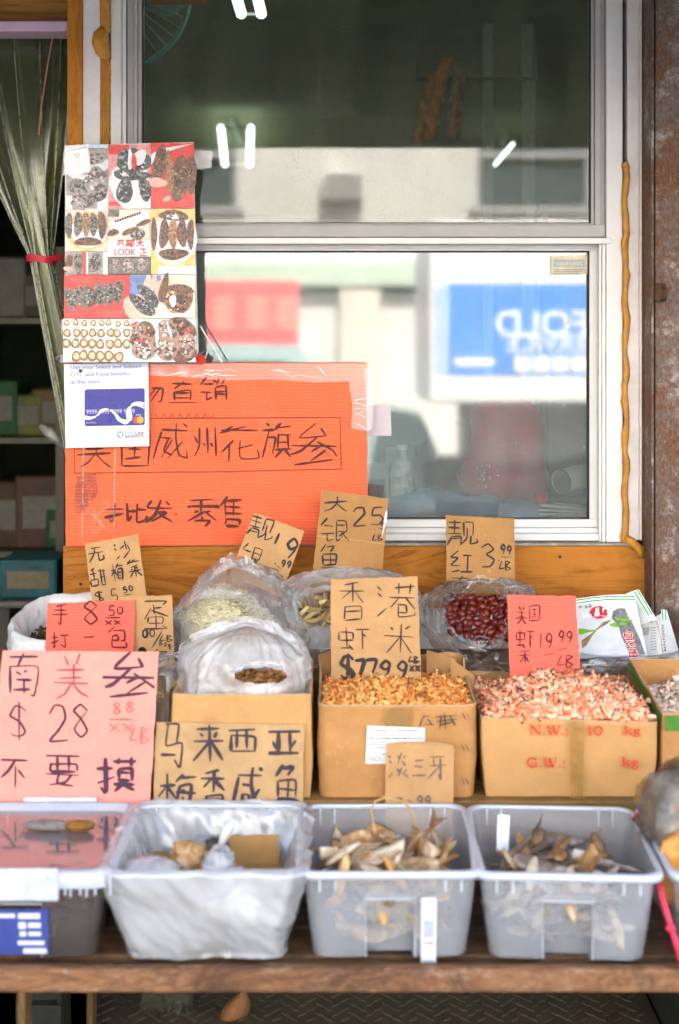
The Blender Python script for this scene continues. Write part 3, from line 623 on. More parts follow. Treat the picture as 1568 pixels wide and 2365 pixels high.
# teal wall fan
teal_m = mat('teal_plastic', (.03, .13, .14), .4, .1)
fc = P(268, -10, 4.75)
FAN = thing('wall_fan', 'large round teal fan hanging behind the window', 'fan', fc)
part('guard_ring', FAN, teal_m, lambda m: m.tube([fc + Vector((math.cos(a)*.245, 0, math.sin(a)*.245)) for a in [2*PI*k/48 for k in range(49)]], .008, 8, False), True)
part('guard_wire', FAN, teal_m, lambda m: [m.tube([fc + Vector((math.cos(a)*.05, -.06, math.sin(a)*.05)), fc + Vector((math.cos(a)*.15, -.05, math.sin(a)*.15)), fc + Vector((math.cos(a)*.245, 0, math.sin(a)*.245))], .0016, 5) for a in [2*PI*k/40 for k in range(40)]])
part('hub', FAN, teal_m, lambda m: m.lathe(fc, [(.01, -.07), (.05, -.065), (.06, -.02), (.06, .12), (.02, .14)], 20, 'Y'), True)
for k in range(3):
    a = 2*PI*k/3
    def bl(m):
        pts = []
        for r, w in ((.05, .03), (.12, .075), (.20, .09), (.23, .05)):
            for s in (-1, 1):
                aa = a + s*w/r*.85; pts.append(fc + Vector((math.cos(aa)*r, .02*s, math.sin(aa)*r)))
        m.add(pts, [(0, 1, 3, 2), (2, 3, 5, 4), (4, 5, 7, 6)])
    solidify(part('blade', FAN, teal_m, bl, True), .003)
part('bracket', FAN, dark_m, lambda m: m.tube([fc + Vector((0, .1, 0)), fc + Vector((0, .22, .1)), fc + Vector((0, .3, .62))], .015, 8))

# steel shelf behind the doorway with stock
steel_m = mat('shelf_steel', (.065, .065, .045), .5, .15, metal=.3)
def goods_shelf(x0, x1, y0, y1, zs, label):
    t = thing('goods_shelf', label, 'shelf', ((x0+x1)/2, y0, 0))
    for x in (x0, x1):
        for y in (y0, y1): part('post', t, steel_m, lambda m: m.box(x-.015, x+.015, y-.015, y+.015, .02, zs[-1]+.25))
    for z in zs: part('shelf_board', t, steel_m, lambda m: m.box(x0+.016, x1-.016, y0-.012, y1+.012, z-.02, z))
    return t
goods_shelf(-1.85, -.98, 5.0, 5.45, (.55, .98, 1.38, 1.80), 'grey steel shelf of goods inside the doorway')
def pack(name, x, y, z, w, d, h, col, label, cat, rot=0, mname=None, bev=.01, band=None, group=None):
    col = tuple(c*.3 for c in col); band = tuple(c*.28 for c in (band or (.45, .41, .34)))  # tints scaled down to put the dim interior's shade into the colours
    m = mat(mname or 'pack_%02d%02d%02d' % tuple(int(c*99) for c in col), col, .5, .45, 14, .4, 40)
    t = thing(name, label, cat, (x, y, z), group); M = Matrix.Translation((x, y, z)) @ Matrix.Rotation(rot, 4, 'Z')
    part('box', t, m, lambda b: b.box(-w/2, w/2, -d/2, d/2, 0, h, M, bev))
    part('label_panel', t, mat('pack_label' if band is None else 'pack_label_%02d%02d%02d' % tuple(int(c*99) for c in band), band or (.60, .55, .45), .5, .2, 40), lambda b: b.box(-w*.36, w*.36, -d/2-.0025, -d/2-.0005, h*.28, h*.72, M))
    return t
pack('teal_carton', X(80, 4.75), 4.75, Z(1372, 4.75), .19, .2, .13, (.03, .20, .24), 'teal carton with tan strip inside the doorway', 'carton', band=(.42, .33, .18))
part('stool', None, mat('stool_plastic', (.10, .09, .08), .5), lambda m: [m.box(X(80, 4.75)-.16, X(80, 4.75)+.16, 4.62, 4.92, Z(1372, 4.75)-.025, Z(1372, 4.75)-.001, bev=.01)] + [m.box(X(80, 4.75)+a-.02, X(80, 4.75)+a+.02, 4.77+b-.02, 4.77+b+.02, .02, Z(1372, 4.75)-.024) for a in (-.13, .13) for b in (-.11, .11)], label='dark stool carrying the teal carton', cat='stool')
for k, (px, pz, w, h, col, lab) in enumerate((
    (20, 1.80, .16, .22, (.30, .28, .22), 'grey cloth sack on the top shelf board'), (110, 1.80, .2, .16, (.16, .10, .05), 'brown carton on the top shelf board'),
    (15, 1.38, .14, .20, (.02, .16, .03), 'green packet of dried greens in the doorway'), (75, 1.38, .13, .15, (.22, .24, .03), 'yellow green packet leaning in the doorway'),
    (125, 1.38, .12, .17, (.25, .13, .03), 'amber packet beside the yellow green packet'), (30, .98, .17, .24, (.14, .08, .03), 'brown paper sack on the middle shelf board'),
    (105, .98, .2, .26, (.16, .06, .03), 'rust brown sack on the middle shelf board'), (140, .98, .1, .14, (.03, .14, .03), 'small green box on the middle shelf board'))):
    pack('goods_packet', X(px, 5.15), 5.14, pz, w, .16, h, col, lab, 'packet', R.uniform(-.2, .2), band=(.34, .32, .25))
part('rolled_bag', None, film('cellophane_roll', (.95, .98, .95), .5, .15), lambda m: m.tube([P(95, 985, 5.0), P(115, 1000, 4.98), P(150, 1030, 5.0)], [.012, .02, .014], 10), True, label='crumpled clear cellophane roll inside the doorway', cat='packaging')

# bundled vinyl strip curtain in the doorway, tied with a red ribbon
vin_m = film('aged_vinyl_strip', (.74, .78, .60), .13, .14, (.34, .36, .22), .07, .2, 8, .05)
CUR = thing('strip_curtain', 'clear vinyl strip curtain gathered and tied with red ribbon', 'curtain', P(95, 1200, WY+.03))
cy = WY+.15
for k, (pa, pw, qb, dz) in enumerate(((-95, 62, 84, .03), (-45, 60, 88, .015), (10, 62, 92, .0), (62, 60, 97, -.01), (112, 58, 101, .01), (150, 46, 106, .03))):
    def strip(m):
        rows = []
        for i in range(61):
            t = i/60; py = 72 + t*1130; y = cy + dz + .012*math.sin(t*5+k)
            if py < 597:
                u = (py-72)/525; e = u**1.35
                c = pa*(1-e) + qb*e; w = pw*(1-e) + 30*e
            else:
                u = (py-597)/600; c = qb + u*118; w = 30 + 14*math.sin(min(1, u*1.3)*PI*.5)
            tw = 1.2*math.sin(k*1.7 + t*3.0)*t
            row = []
            for j in range(9):
                s = j/8-.5; bow = .010*math.cos(s*PI)*(1 if k % 2 else -1)*(.35+t)
                row.append(P(c + s*w*math.cos(tw*.6), py, y + bow + s*.05*math.sin(tw)))
            rows.append(row)
        m.loft(rows, False)
    vs_ = solidify(part('vinyl_strip', CUR, vin_m, strip, True), .002)
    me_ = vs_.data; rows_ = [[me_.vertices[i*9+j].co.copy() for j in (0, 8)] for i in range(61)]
    for j in (0, 1): part('edge_highlight', vs_, film('vinyl_highlight', (.8, .85, .7), .5, .15, (.42, .44, .30), .12, 0), lambda m: m.tube([r_[j] for r_ in rows_], .0022, 5), True)  # paler tubes paint a highlight along both edges of each strip
part('ribbon', CUR, mat('red_ribbon', (.50, .02, .04), .35, .15, 60, .2), lambda m: m.loft([[P(96 + 36*math.cos(a), 590 + 7*math.sin(a+.4)*0 + dy + 3*math.sin(a*2), cy+.01-.05*math.sin(a)) for dy in (0, 16)] for a in [2*PI*k/24 for k in range(25)]], False), True)
part('ribbon_tail', CUR, MC['red_ribbon'], lambda m: m.loft([[P(118, 590, cy-.03), P(118, 603, cy-.03)], [P(136, 588, cy-.02), P(136, 600, cy-.02)], [P(153, 591, cy), P(153, 600, cy)]], False), True)
part('cord', None, mat('pink_cord', (.50, .20, .16), .6), lambda m: m.tube([P(124, 74, WY+.1), P(112, 140, WY+.1), P(95, 250, WY+.1), P(90, 312, WY+.1)], .0022, 6), label='thin pink cord hanging from the lavender rail', cat='cord')

# counter and stock behind the lower pane
cz = Z(1205, 4.1)
CT = thing('counter', 'wooden counter standing behind the window', 'counter', (0, 4.3, 0))
part('top', CT, wood('counter_wood', (.34, .17, .08), (.42, .22, .10), (.26, .12, .05), 'X', 6), lambda m: m.box(-.55, 1.0, 4.03, 4.75, cz-.03, cz, bev=.004))
for x in (-.5, .95):
    for y in (4.1, 4.68): part('leg', CT, MC['counter_wood'], lambda m: m.box(x-.025, x+.025, y-.025, y+.025, .02, cz-.031))
def sack(name, x, y, z, rx, ry, h, col, label, cat, sc=1.0, mname=None):
    m = MB(); rings = []
    for i in range(15):
        t = i/14; r = (math.sin(min(1, t*1.6)*PI*.5)**.5)*(1 - .55*max(0, t-.55)/.45) if t > 0 else .05
        r = max(.12, (1 - abs(2*t-1)**7*.75)) * (1.06 - .34*t*t)
        rings.append([Vector((x + rx*r*math.cos(a)*abs(math.cos(a))**-.25 if abs(math.cos(a)) > 1e-3 else x, y + ry*r*math.sin(a), z + h*t)) for a in [2*PI*k/32 for k in range(32)]])
    rings = [[p + noise.noise_vector(p*8)*.040*sc + noise.noise_vector(p*24)*.012*sc for p in r] for r in rings]
    m.loft(rings, True, True, True)
    return m.build(name, mat(mname or 'sack_%02d%02d%02d' % tuple(int(c*99) for c in col), col, .5, .25, 18, .4, 60), None, True, label=label, cat=cat)
sack('dark_red_sack', X(1160, 4.42), 4.42, cz+.001, .13, .12, .34, (.40, .012, .05), 'dark red woven sack standing behind the dusty lower pane', 'sack')
sack('grey_sack', X(1040, 4.5), 4.55, cz+.001, .12, .10, .27, (.10, .085, .08), 'dark grey sack leaning behind the red sack', 'sack')
sack('blue_plastic_bag', X(1000, 4.2), 4.16, cz+.001, .20, .055, .085, (.10, .20, .38), 'flat blue plastic bag lying along the window counter', 'plastic bag')
sack('blue_plastic_bag', X(1215, 4.2), 4.15, cz+.001, .10, .05, .06, (.12, .24, .42), 'small blue plastic bag lying beside the paper stack', 'plastic bag')
JR = thing('water_bottle', 'clear plastic bottle standing behind the lower pane', 'bottle', (X(930, 4.2), 4.27, cz))
part('bottle', JR, film('bottle_plastic', (.95, .98, .98), .45, .1, gloss=.14), lambda m: m.lathe((X(930, 4.2), 4.27, cz+.001), [(.01, 0), (.034, .003), (.036, .08), (.033, .10), (.036, .12), (.03, .155), (.014, .18), (.014, .195)], 20), True)
part('cap', JR, mat('bottle_cap', (.7, .72, .75), .4), lambda m: m.lathe((X(930, 4.2), 4.27, cz+.196), [(.016, 0), (.016, .014), (.002, .015)], 16))
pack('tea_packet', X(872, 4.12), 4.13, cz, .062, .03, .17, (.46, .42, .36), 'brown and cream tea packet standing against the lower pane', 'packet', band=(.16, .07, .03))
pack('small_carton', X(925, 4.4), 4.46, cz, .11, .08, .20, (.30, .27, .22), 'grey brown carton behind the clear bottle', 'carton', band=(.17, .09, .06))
PS = thing('paper_stack', 'stack of white paper sheets lying at the window corner', 'paper', (X(1312, 4.1), 4.12, cz))
for k in range(5):
    part('sheet', PS, mat('white_paper', (.66, .65, .62), .7, .06), lambda m: m.box(-.11, .06, -.05, .06, 0, .006, Matrix.Translation((X(1330, 4.1), 4.14, cz+.002+k*.0085)) @ Matrix.Rotation(.12*math.sin(k*2.1), 4, 'Z') @ Matrix.Rotation(.05*(k-2), 4, 'Y')))
RB = thing('paper_roll', 'white paper roll with a dark hollow end lying on the papers', 'paper roll', (X(1312, 4.1), 4.1, cz+.06))
rl = [P(1296, 1112, 4.11), P(1340, 1100, 4.17), P(1385, 1092, 4.24)]
part('roll', RB, MC['white_paper'], lambda m: m.tube(rl, .036, 22, False), True)
part('hollow', RB, dark_m, lambda m: m.tube([rl[0] + Vector((.001, .003, 0)), rl[0] + Vector((.012, .012, .002))], .0345, 22))
for k in range(2):
    part('red_tin', None, mat('red_tin_paint', (.55, .03, .05), .4), lambda m: m.lathe((X(1247, 4.13), 4.135, cz+.001+.042*k), [(.003, 0), (.020, .001), (.021, .036), (.003, .038)], 18), True, label='small red tin, one of two stacked beside the paper roll', cat='tin', group='red tins by the window')
# shelf posts and hanging orange packets seen through the upper pane
for px, w in ((1128, .035), (1222, .045)):
    part('shelf_post', None, mat('pale_post', (.26, .29, .25), .5, .1), lambda m: m.box(X(px, 5.6)-w/2, X(px, 5.6)+w/2, 5.6, 5.64, .02, 2.97), label='pale steel post running up to the ceiling', cat='post', group='steel posts inside the shop')
HB = thing('hanging_rail', 'thin steel rail carrying orange packets inside the shop', 'rail', (X(1050, 5.5), 5.5, 2.7))
part('rail', HB, steel_m, lambda m: m.tube([(X(960, 5.5), 5.52, 2.74), (X(1240, 5.5), 5.52, 2.74)], .008, 8))
part('hanger', HB, steel_m, lambda m: (m.tube([(X(965, 5.5), 5.52, 2.74), (X(965, 5.5), 5.52, 2.97)], .005, 6), m.tube([(X(1235, 5.5), 5.52, 2.74), (X(1235, 5.5), 5.52, 2.97)], .005, 6)))
for k, (px, py0, py1, w, col, lab) in enumerate(((1005, 165, 330, 26, (.30, .09, .02), 'slim orange packet hanging from the rail inside'), (1032, 135, 322, 30, (.42, .12, .03), 'long orange packet hanging from the rail inside'), (1062, 150, 318, 30, (.26, .10, .05), 'brown orange packet hanging behind the long orange packet'))):
    t = thing('hanging_packet', lab, 'packet', P(px, py0, 5.45))
    def pk(m):
        rows = []
        for i in range(9):
            t_ = i/8; py = py0 + (py1-py0)*t_; c = px - 42*t_*(1 if k < 2 else .4); th = .03*math.sin(t_*PI)+.003
            rows.append([P(c - w/2, py, 5.5), P(c - w/4, py, 5.5-th), P(c + w/4, py, 5.5-th*R.uniform(.6, 1)), P(c + w/2, py, 5.5), P(c + w/4, py, 5.5+th), P(c - w/4, py, 5.5+th)])
        m.loft(rows, True, True, True)
    part('packet', t, mat('packet_foil_%d' % k, col, .25, .4, 30, .6, 40), pk, True)
    part('hook', t, steel_m, lambda m: m.tube([P(px, py0, 5.5), (X(px, 5.5), 5.515, 2.73)], .003, 6))
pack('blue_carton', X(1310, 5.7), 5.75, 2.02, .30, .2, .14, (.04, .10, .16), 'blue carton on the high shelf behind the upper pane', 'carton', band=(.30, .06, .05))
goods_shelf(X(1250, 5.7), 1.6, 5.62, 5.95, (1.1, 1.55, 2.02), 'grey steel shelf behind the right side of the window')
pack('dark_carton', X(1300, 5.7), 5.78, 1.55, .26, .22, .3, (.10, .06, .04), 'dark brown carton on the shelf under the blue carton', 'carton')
# ================================================================== SIGNS ON THE WALL
card_m = board('brown_card', (.37, .195, .072)); card2_m = board('pale_brown_card', (.48, .275, .122)); card3_m = board('old_brown_card', (.47, .295, .14), stain=.45)
tan_m = board('tan_card', (.56, .36, .13))
orange_m = board('orange_corrugated_card', (.80, .140, .060), .0086, .07, stain=.16)
red_m = board('coral_corrugated_card', (.82, .145, .10), .0062, .06, stain=.08)
pink_m = board('pink_card', (.84, .295, .235), 0, .06, stain=.10)
edge_m = board('card_edge', (.50, .33, .17))
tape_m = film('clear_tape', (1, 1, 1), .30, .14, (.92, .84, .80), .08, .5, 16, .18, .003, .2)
def CV(a, b, c, d): return lambda zx, zy: (a + b*zx, c + d*zy)
def bx(cv, x0, y0, x1, y1): a = cv(x0, y0); b = cv(x1, y1); return (a[0], a[1], b[0], b[1])
WS = WY - .026

# --- orange corrugated board
cv = CV(78.1, .4981, 820, .4981)
OR = thing('orange_sign', 'large orange corrugated card sign with faded black Chinese handwriting', 'sign', P(500, 1260, WS-.006))
o = Card([(150, 838), (848, 838), (849, 1256), (152, 1261)], WS-.008, WS-.006, .005)
o.body('board', orange_m, OR, rough=.0012, n=30)
o.pen = 1.35
def w_or(m):
    o.letters([('勿', bx(cv, 535, 155, 605, 220)), ('直', bx(cv, 625, 120, 755, 222)), ('销', bx(cv, 770, 100, 905, 205)),
                ('美', bx(cv, 205, 330, 360, 520)), ('国', bx(cv, 395, 340, 530, 515)), ('威', bx(cv, 555, 310, 710, 480)), ('州', bx(cv, 745, 335, 855, 465)),
                ('花', bx(cv, 865, 325, 1040, 490)), ('旗', bx(cv, 1060, 315, 1195, 470)), ('参', bx(cv, 1190, 310, 1405, 510))], 3.6, MC['faded_ink'], OR)
    o.letters([('批', bx(cv, 330, 685, 520, 772)), ('发', bx(cv, 520, 672, 642, 772)), ('.', bx(cv, 640, 690, 680, 745)), ('零', bx(cv, 718, 670, 848, 792)), ('售', bx(cv, 865, 658, 975, 788))], 4.2, MC['faded_ink'], OR)
mat('faded_ink', (.07, .022, .016), .6, .4, 90, 0); w_or(None)
mb = MB()
for a, b in (((190, 430), (192, 548)), ((190, 546), (700, 540)), ((940, 537), (1425, 527)), ((1420, 287), (1425, 528)), ((540, 292), (1418, 288)), ((700, 541), (940, 539))):
    o.stroke(mb, catmull([cv(*a), cv(*b)]), 1.5, 0)
for k in range(7): o.stroke(mb, catmull([cv(565+38*k, 268), cv(580+38*k, 292), cv(598+38*k, 285), cv(605+38*k, 266)]), 1.2, 0)
mb.build('ruled_border', MC['faded_ink'], OR)
mb = MB()
o.poly(mb, [cv(520, 40), cv(1545, 38), cv(1545, 118), cv(1460, 122), cv(1300, 126), cv(1100, 112), cv(880, 118), cv(700, 100), cv(520, 92)])
o.poly(mb, [cv(1460, 122), cv(1552, 118), cv(1552, 352), cv(1470, 340), cv(1478, 240)])
o.poly(mb, [cv(1530, 60), cv(1575, 70), cv(1572, 340), cv(1545, 352)])
for k in range(8):
    x = 200 + R.uniform(0, 120); y = 620 + R.uniform(0, 190); o.stroke(mb, catmull([cv(x, y), cv(x+R.uniform(-60, 60), y+R.uniform(10, 60)), cv(x+R.uniform(-60, 60), y+90)]), 2.0, .2)
for x in (230, 376): o.poly(mb, [cv(x, 430), cv(x+5, 430), cv(x-2, 870), cv(x-8, 870)])
mb.build('tape', tape_m, OR)
mb = MB()
for k in range(13):
    x = R.uniform(560, 1500); o.stroke(mb, catmull([cv(x, 50+R.uniform(0, 50)), cv(x+R.uniform(40, 130), 60+R.uniform(0, 50))]), 1.4, .6)
for k in range(6):
    y = R.uniform(140, 330); o.stroke(mb, catmull([cv(1475+R.uniform(0, 20), y), cv(1545, y+R.uniform(-30, 40))]), 1.6, .6)
mb.build('tape_crease', film('tape_crease_white', (1, 1, 1), .6, .2, (.95, .9, .88), .2, 0), OR, kind='stuff')
mb = MB(); o.poly(mb, [cv(198, 560), cv(290, 545), cv(300, 640), cv(255, 700), cv(210, 740), cv(190, 700)]); mb.build('scuff', film('brown_scuff', (1, 1, 1), .35, .6, (.16, .05, .02), .04, 0, 90, .3), OR)

# --- poster of dried sea cucumber photographs
pv = CV(0, .3487, 312.4, .3487)
PO = thing('photo_poster', 'glossy poster of dried sea cucumber and abalone photographs', 'poster', P(300, 835, WS-.02))
p = Card([(151, 336), (447, 328), (459, 836), (149, 836)], WS-.020, WS-.020, .002, .004)
def pic(name, col, var=.3, vs=40, bump=0): return mat('print_'+name, col, .28, var, vs, bump, 90, spec=.5)
p.body('sheet', pic('base', (.62, .60, .58), .15), PO, n=20)
def cuc_mat(name, c0, c1, c2):
    if name in MC: return MC[name]
    m, nt, b, out = nodes(name); co = coords(nt); f = noisef(nt, co, 105, 5, .8, 1.0); g = noisef(nt, co, 30, 4, .6)
    c = ramp(nt, f, [(.33, c0), (.52, c1), (.68, c2)]); c = mixc(nt, ramp(nt, g, [(.35, (.0,)*3), (.65, (.55,)*3)]), c, c1)
    nt.links.new(c, b.inputs['Base Color']); b.inputs['Roughness'].default_value = .3; MC[name] = m; return m
cu_br = cuc_mat('print_cucumber_brown', (.025, .010, .007), (.12, .045, .022), (.50, .24, .12)); cu_gr = cuc_mat('print_cucumber_grey', (.022, .02, .02), (.12, .11, .095), (.48, .45, .40))
cu_or = cuc_mat('print_cucumber_orange', (.08, .03, .01), (.32, .15, .05), (.60, .36, .18)); cu_bk = cuc_mat('print_cucumber_black', (.012, .012, .016), (.05, .055, .06), (.34, .36, .36))
ab_m = cuc_mat('print_abalone', (.16, .07, .02), (.50, .30, .14), (.72, .54, .36)); wh_m = pic('white', (.72, .72, .74), .08); rd_m = pic('red', (.68, .02, .02), .2); pk_m = pic('pink', (.70, .26, .26), .35)
ye_m = pic('yellow', (.72, .46, .14), .2); bl_m = pic('blue', (.10, .20, .45), .4); cr_m = pic('cream', (.66, .58, .47), .15); gy_m = cuc_mat('print_greyish', (.14, .12, .12), (.34, .29, .27), (.56, .52, .50)); sk_m = pic('skin', (.70, .40, .32), .15); cy_m = pic('cyan', (.42, .66, .70), .1)
def pp(name, m_, *fns):
    mb = MB()
    for f in fns: f(mb)
    mb.build(name, m_, PO, kind='stuff' if name == 'photo_detail' else None)
    if m_.name.startswith('print_cucumber') or m_.name.startswith('print_greyish') or m_.name.startswith('print_dried_meat'):
        for f in fns:
            if f.__closure__ and len(f.__closure__) >= 5:
                d_ = dict(zip(f.__code__.co_freevars, [c_.cell_contents for c_ in f.__closure__]))
                if 'rx' in d_: warts(d_['cx'], d_['cy'], d_['rx'], d_['ry'], d_['rot'], m_.name)
        for (b_n, lay), mw in list(WART.items()):
            k_ = {'brown': ((.018, .007, .005), (.36, .17, .08)), 'grey': ((.015, .014, .014), (.40, .38, .34)), 'orange': ((.10, .035, .01), (.66, .42, .22)), 'black': ((.006, .006, .01), (.30, .33, .34))}.get(b_n.split('_')[-1], ((.08, .05, .045), (.62, .54, .50)))
            cc_ = {'dark': k_[0], 'light': k_[1], 'glint': tuple(min(.85, c_*1.7+.1) for c_ in k_[1])}[lay]
            mw.build('photo_grain', pic(b_n.split('_')[-1] + '_' + lay, cc_, .3), PO, kind='stuff'); del WART[(b_n, lay)]
def rc(x0, y0, x1, y1): return lambda mb: p.poly(mb, [pv(x0, y0), pv(x1, y0), pv(x1, y1), pv(x0, y1)])
def el(cx, cy, rx, ry, rot=0, wob=.08): return lambda mb: p.blob(mb, *pv(cx, cy), rx*.3487, ry*.3487, rot, 20, wob)
WART = {}
def warts(cx, cy, rx, ry, rot, base):
    for lay, n_, s_k in (('dark', 16, .22), ('light', 11, .14), ('glint', 3, .08)):
        mb = WART.setdefault((base, lay), MB())
        for _ in range(n_):
            a = R.uniform(0, 2*PI); q = math.sqrt(R.random())*.82; x, y = rx*q*math.cos(a), ry*q*math.sin(a)
            if lay != 'dark': x -= rx*.12; y -= ry*.06
            c_, t_ = math.cos(rot), math.sin(rot); m_ = min(rx, ry)
            p.blob(mb, *pv(cx + x*c_ - y*t_, cy + x*t_ + y*c_), m_*s_k*R.uniform(.6, 1.5)*.3487, m_*s_k*R.uniform(.5, 1.1)*.3487, rot + R.uniform(-.8, .8), 7, .25)

pp('photo', gy_m, rc(440, 80, 718, 485)); pp('photo_detail', wh_m, rc(440, 400, 480, 485), el(640, 190, 90, 60), el(500, 260, 70, 30, .4), el(690, 440, 40, 90, .2)); pp('photo_detail', cu_gr, el(520, 340, 70, 50, .3), el(560, 440, 90, 40, -.2), el(660, 390, 60, 45, -.5)); pp('photo_detail', gy_m, el(600, 150, 100, 50), el(530, 440, 50, 90, .1), el(640, 300, 75, 90, .2)); pp('photo_detail', pic('sky', (.50, .66, .78), .1), rc(590, 66, 718, 88))
pp('photo', pk_m, rc(724, 64, 1003, 488)); pp('photo_detail', rd_m, rc(724, 66, 860, 130), rc(724, 440, 800, 470), el(895, 185, 30, 60)); pp('photo_detail', wh_m, el(860, 330, 130, 150), rc(820, 400, 1003, 488)); pp('photo_detail', cu_bk, el(890, 170, 120, 78, .1), el(875, 265, 125, 36, .05), el(830, 370, 55, 85, .1), el(965, 360, 42, 80, -.2)); pp('photo_detail', wh_m, el(868, 165, 16, 70), el(930, 150, 40, 55, .5)); pp('photo_detail', rd_m, el(893, 180, 18, 52))
pp('photo', rd_m, rc(1006, 55, 1288, 484)); pp('photo_detail', wh_m, lambda mb: p.poly(mb, [pv(1006, 130), pv(1080, 90), pv(1280, 60), pv(1150, 100), pv(1040, 150), pv(1006, 200)])); pp('photo_detail', cu_br, el(1065, 190, 46, 120, .2), el(1200, 290, 62, 155, .1), el(1270, 260, 34, 130)); pp('photo_detail', cu_or, el(1130, 250, 26, 140, -.05)); pp('photo_detail', sk_m, el(1050, 318, 60, 32, .1), el(1110, 425, 28, 16, -.5))
pp('photo', cr_m, rc(440, 498, 724, 770)); pp('photo_detail', ye_m, el(590, 640, 140, 128, 0, .02)); pp('photo_detail', wh_m, el(600, 640, 122, 108, 0, .02)); pp('photo_detail', cu_gr, el(463, 600, 26, 88), el(527, 590, 32, 80, .05), el(628, 592, 27, 78)); pp('photo_detail', cu_or, el(580, 590, 26, 82)); pp('photo_detail', cu_br, el(684, 595, 28, 90, -.05), el(590, 708, 92, 28))
pp('photo', gy_m, rc(440, 774, 724, 924)); pp('photo_detail', rd_m, rc(556, 776, 580, 925)); pp('photo_detail', wh_m, rc(582, 776, 592, 925), rc(694, 776, 724, 925)); pp('photo_detail', cu_gr, el(530, 850, 30, 70), el(640, 850, 40, 66, .3)); pp('photo_detail', cu_br, el(465, 850, 24, 60, .3)); pp('photo_detail', sk_m, el(460, 885, 30, 14))
pp('photo', cr_m, rc(728, 498, 1008, 700)); pp('photo_detail', wh_m, lambda mb: p.poly(mb, [pv(740, 580), pv(960, 500), pv(1000, 560), pv(790, 650)])); pp('photo_detail', cu_gr, rc(728, 498, 800, 545), el(920, 660, 50, 40)); pp('photo_detail', cu_br, el(870, 640, 60, 18, -.4), el(960, 585, 50, 16, -.4), el(760, 650, 40, 22, -.3)); pp('photo_detail', INKR, *[(lambda k: lambda mb: p.poly(mb, [pv(770+16*k, 572-5.5*k), pv(780+16*k, 568-5.5*k), pv(784+16*k, 580-5.5*k), pv(774+16*k, 584-5.5*k)]))(k) for k in range(11)])
pp('photo', wh_m, rc(728, 702, 1010, 808)); pp('photo', cu_gr, rc(730, 814, 1008, 922)); pp('photo_detail', gy_m, el(860, 870, 36, 46), el(950, 860, 30, 44), el(780, 860, 24, 40))
mb = MB(); rp = mat('print_red_letter', (.62, .03, .02), .3, .05)
for ch, x in (('爽', 785), ('靓', 848), ('大', 912)): p.write(mb, [(ch, bx(pv, x, 698, x+54, 742), 2.2)], 2.2)
p.text(mb, 'LOOK', *pv(768, 800), 50, 1.25); p.write(mb, [('正', bx(pv, 935, 752, 990, 802), 2.2)], 2.2); mb.build('red_lettering', rp, PO)
pp('photo', ye_m, rc(1012, 494, 1300, 924)); pp('photo_detail', cr_m, el(1160, 690, 152, 178, 0, .02)); pp('photo_detail', wh_m, el(1168, 680, 136, 158, 0, .02), rc(1060, 870, 1300, 924)); pp('photo_detail', cu_br, el(1160, 538, 96, 36, .08), el(1098, 660, 34, 96, .08), el(1215, 655, 34, 92, -.04), el(1270, 660, 25, 100), el(1032, 660, 20, 110), el(1160, 792, 98, 38, -.02)); pp('photo_detail', cu_or, el(1156, 660, 28, 98))
pp('photo', rd_m, rc(443, 932, 876, 1214)); pp('photo_detail', pic('bright_red', (.80, .06, .04), .3), el(560, 960, 90, 18), el(760, 1180, 110, 24), el(520, 1190, 70, 14)); pp('photo_detail', cu_gr, *[el(487+62*k, 1085-6*(k % 2)-8*k, 36, 78, -.3+.08*k, .12) for k in range(6)])
pp('photo', cr_m, rc(880, 930, 1303, 1214)); pp('photo_detail', bl_m, rc(880, 932, 1080, 1060)); pp('photo_detail', sk_m, el(990, 985, 22, 60, .3), el(1032, 985, 18, 60, .2), el(930, 1140, 100, 80), el(1060, 1020, 16, 60, .2)); pp('photo_detail', cu_bk, el(1000, 1065, 38, 96, -.75), el(960, 1130, 105, 42, .65)); pp('photo_detail', cu_or, el(1190, 1090, 100, 95)); pp('photo_detail', cu_br, el(1100, 1020, 28, 100, .2), el(1210, 1020, 90, 28, .15), el(1200, 1110, 70, 66)); pp('photo_detail', wh_m, el(1160, 1100, 22, 40), el(1180, 1195, 100, 16))
pp('photo', wh_m, rc(443, 1220, 879, 1500)); pp('photo_detail', cy_m, rc(540, 1300, 560, 1420), el(700, 1400, 30, 20))
fns = []; fn2 = []
for r_ in range(4):
    for c_ in range(8):
        xx, yy = 472 + c_*55 + R.uniform(-8, 8), (1246, 1308, 1382, 1462)[r_] + R.uniform(-6, 6); s_ = (22, 30, 34, 38)[r_]
        if r_ == 3 and c_ in (0, 7): continue
        fns.append(el(xx, yy, s_*.86, s_, R.uniform(-.3, .3))); fn2.append(el(xx, yy-2, s_*.5, s_*.58))
pp('photo_detail', cuc_mat('print_abalone_shell', (.07, .03, .012), (.24, .12, .045), (.45, .26, .12)), *fns); pp('photo_detail', pic('abalone_meat', (.66, .46, .30), .2), *fn2)
pp('photo', cy_m, rc(882, 1218, 1308, 1500)); pp('photo_detail', cu_br, el(975, 1340, 90, 100), el(1200, 1290, 110, 80), el(1230, 1440, 80, 70)); pp('photo_detail', cuc_mat('print_dried_meat', (.10, .04, .03), (.34, .18, .14), (.52, .34, .30)), el(970, 1410, 75, 80), el(1120, 1380, 90, 110), el(1250, 1390, 60, 80), el(940, 1290, 50, 40), el(1120, 1270, 60, 44)); pp('photo_detail', wh_m, el(1060, 1330, 10, 70), el(1140, 1290, 8, 60, -.3)); pp('photo_detail', rd_m, el(955, 1362, 40, 6), el(910, 1250, 30, 8, -.5), el(1250, 1300, 30, 6))
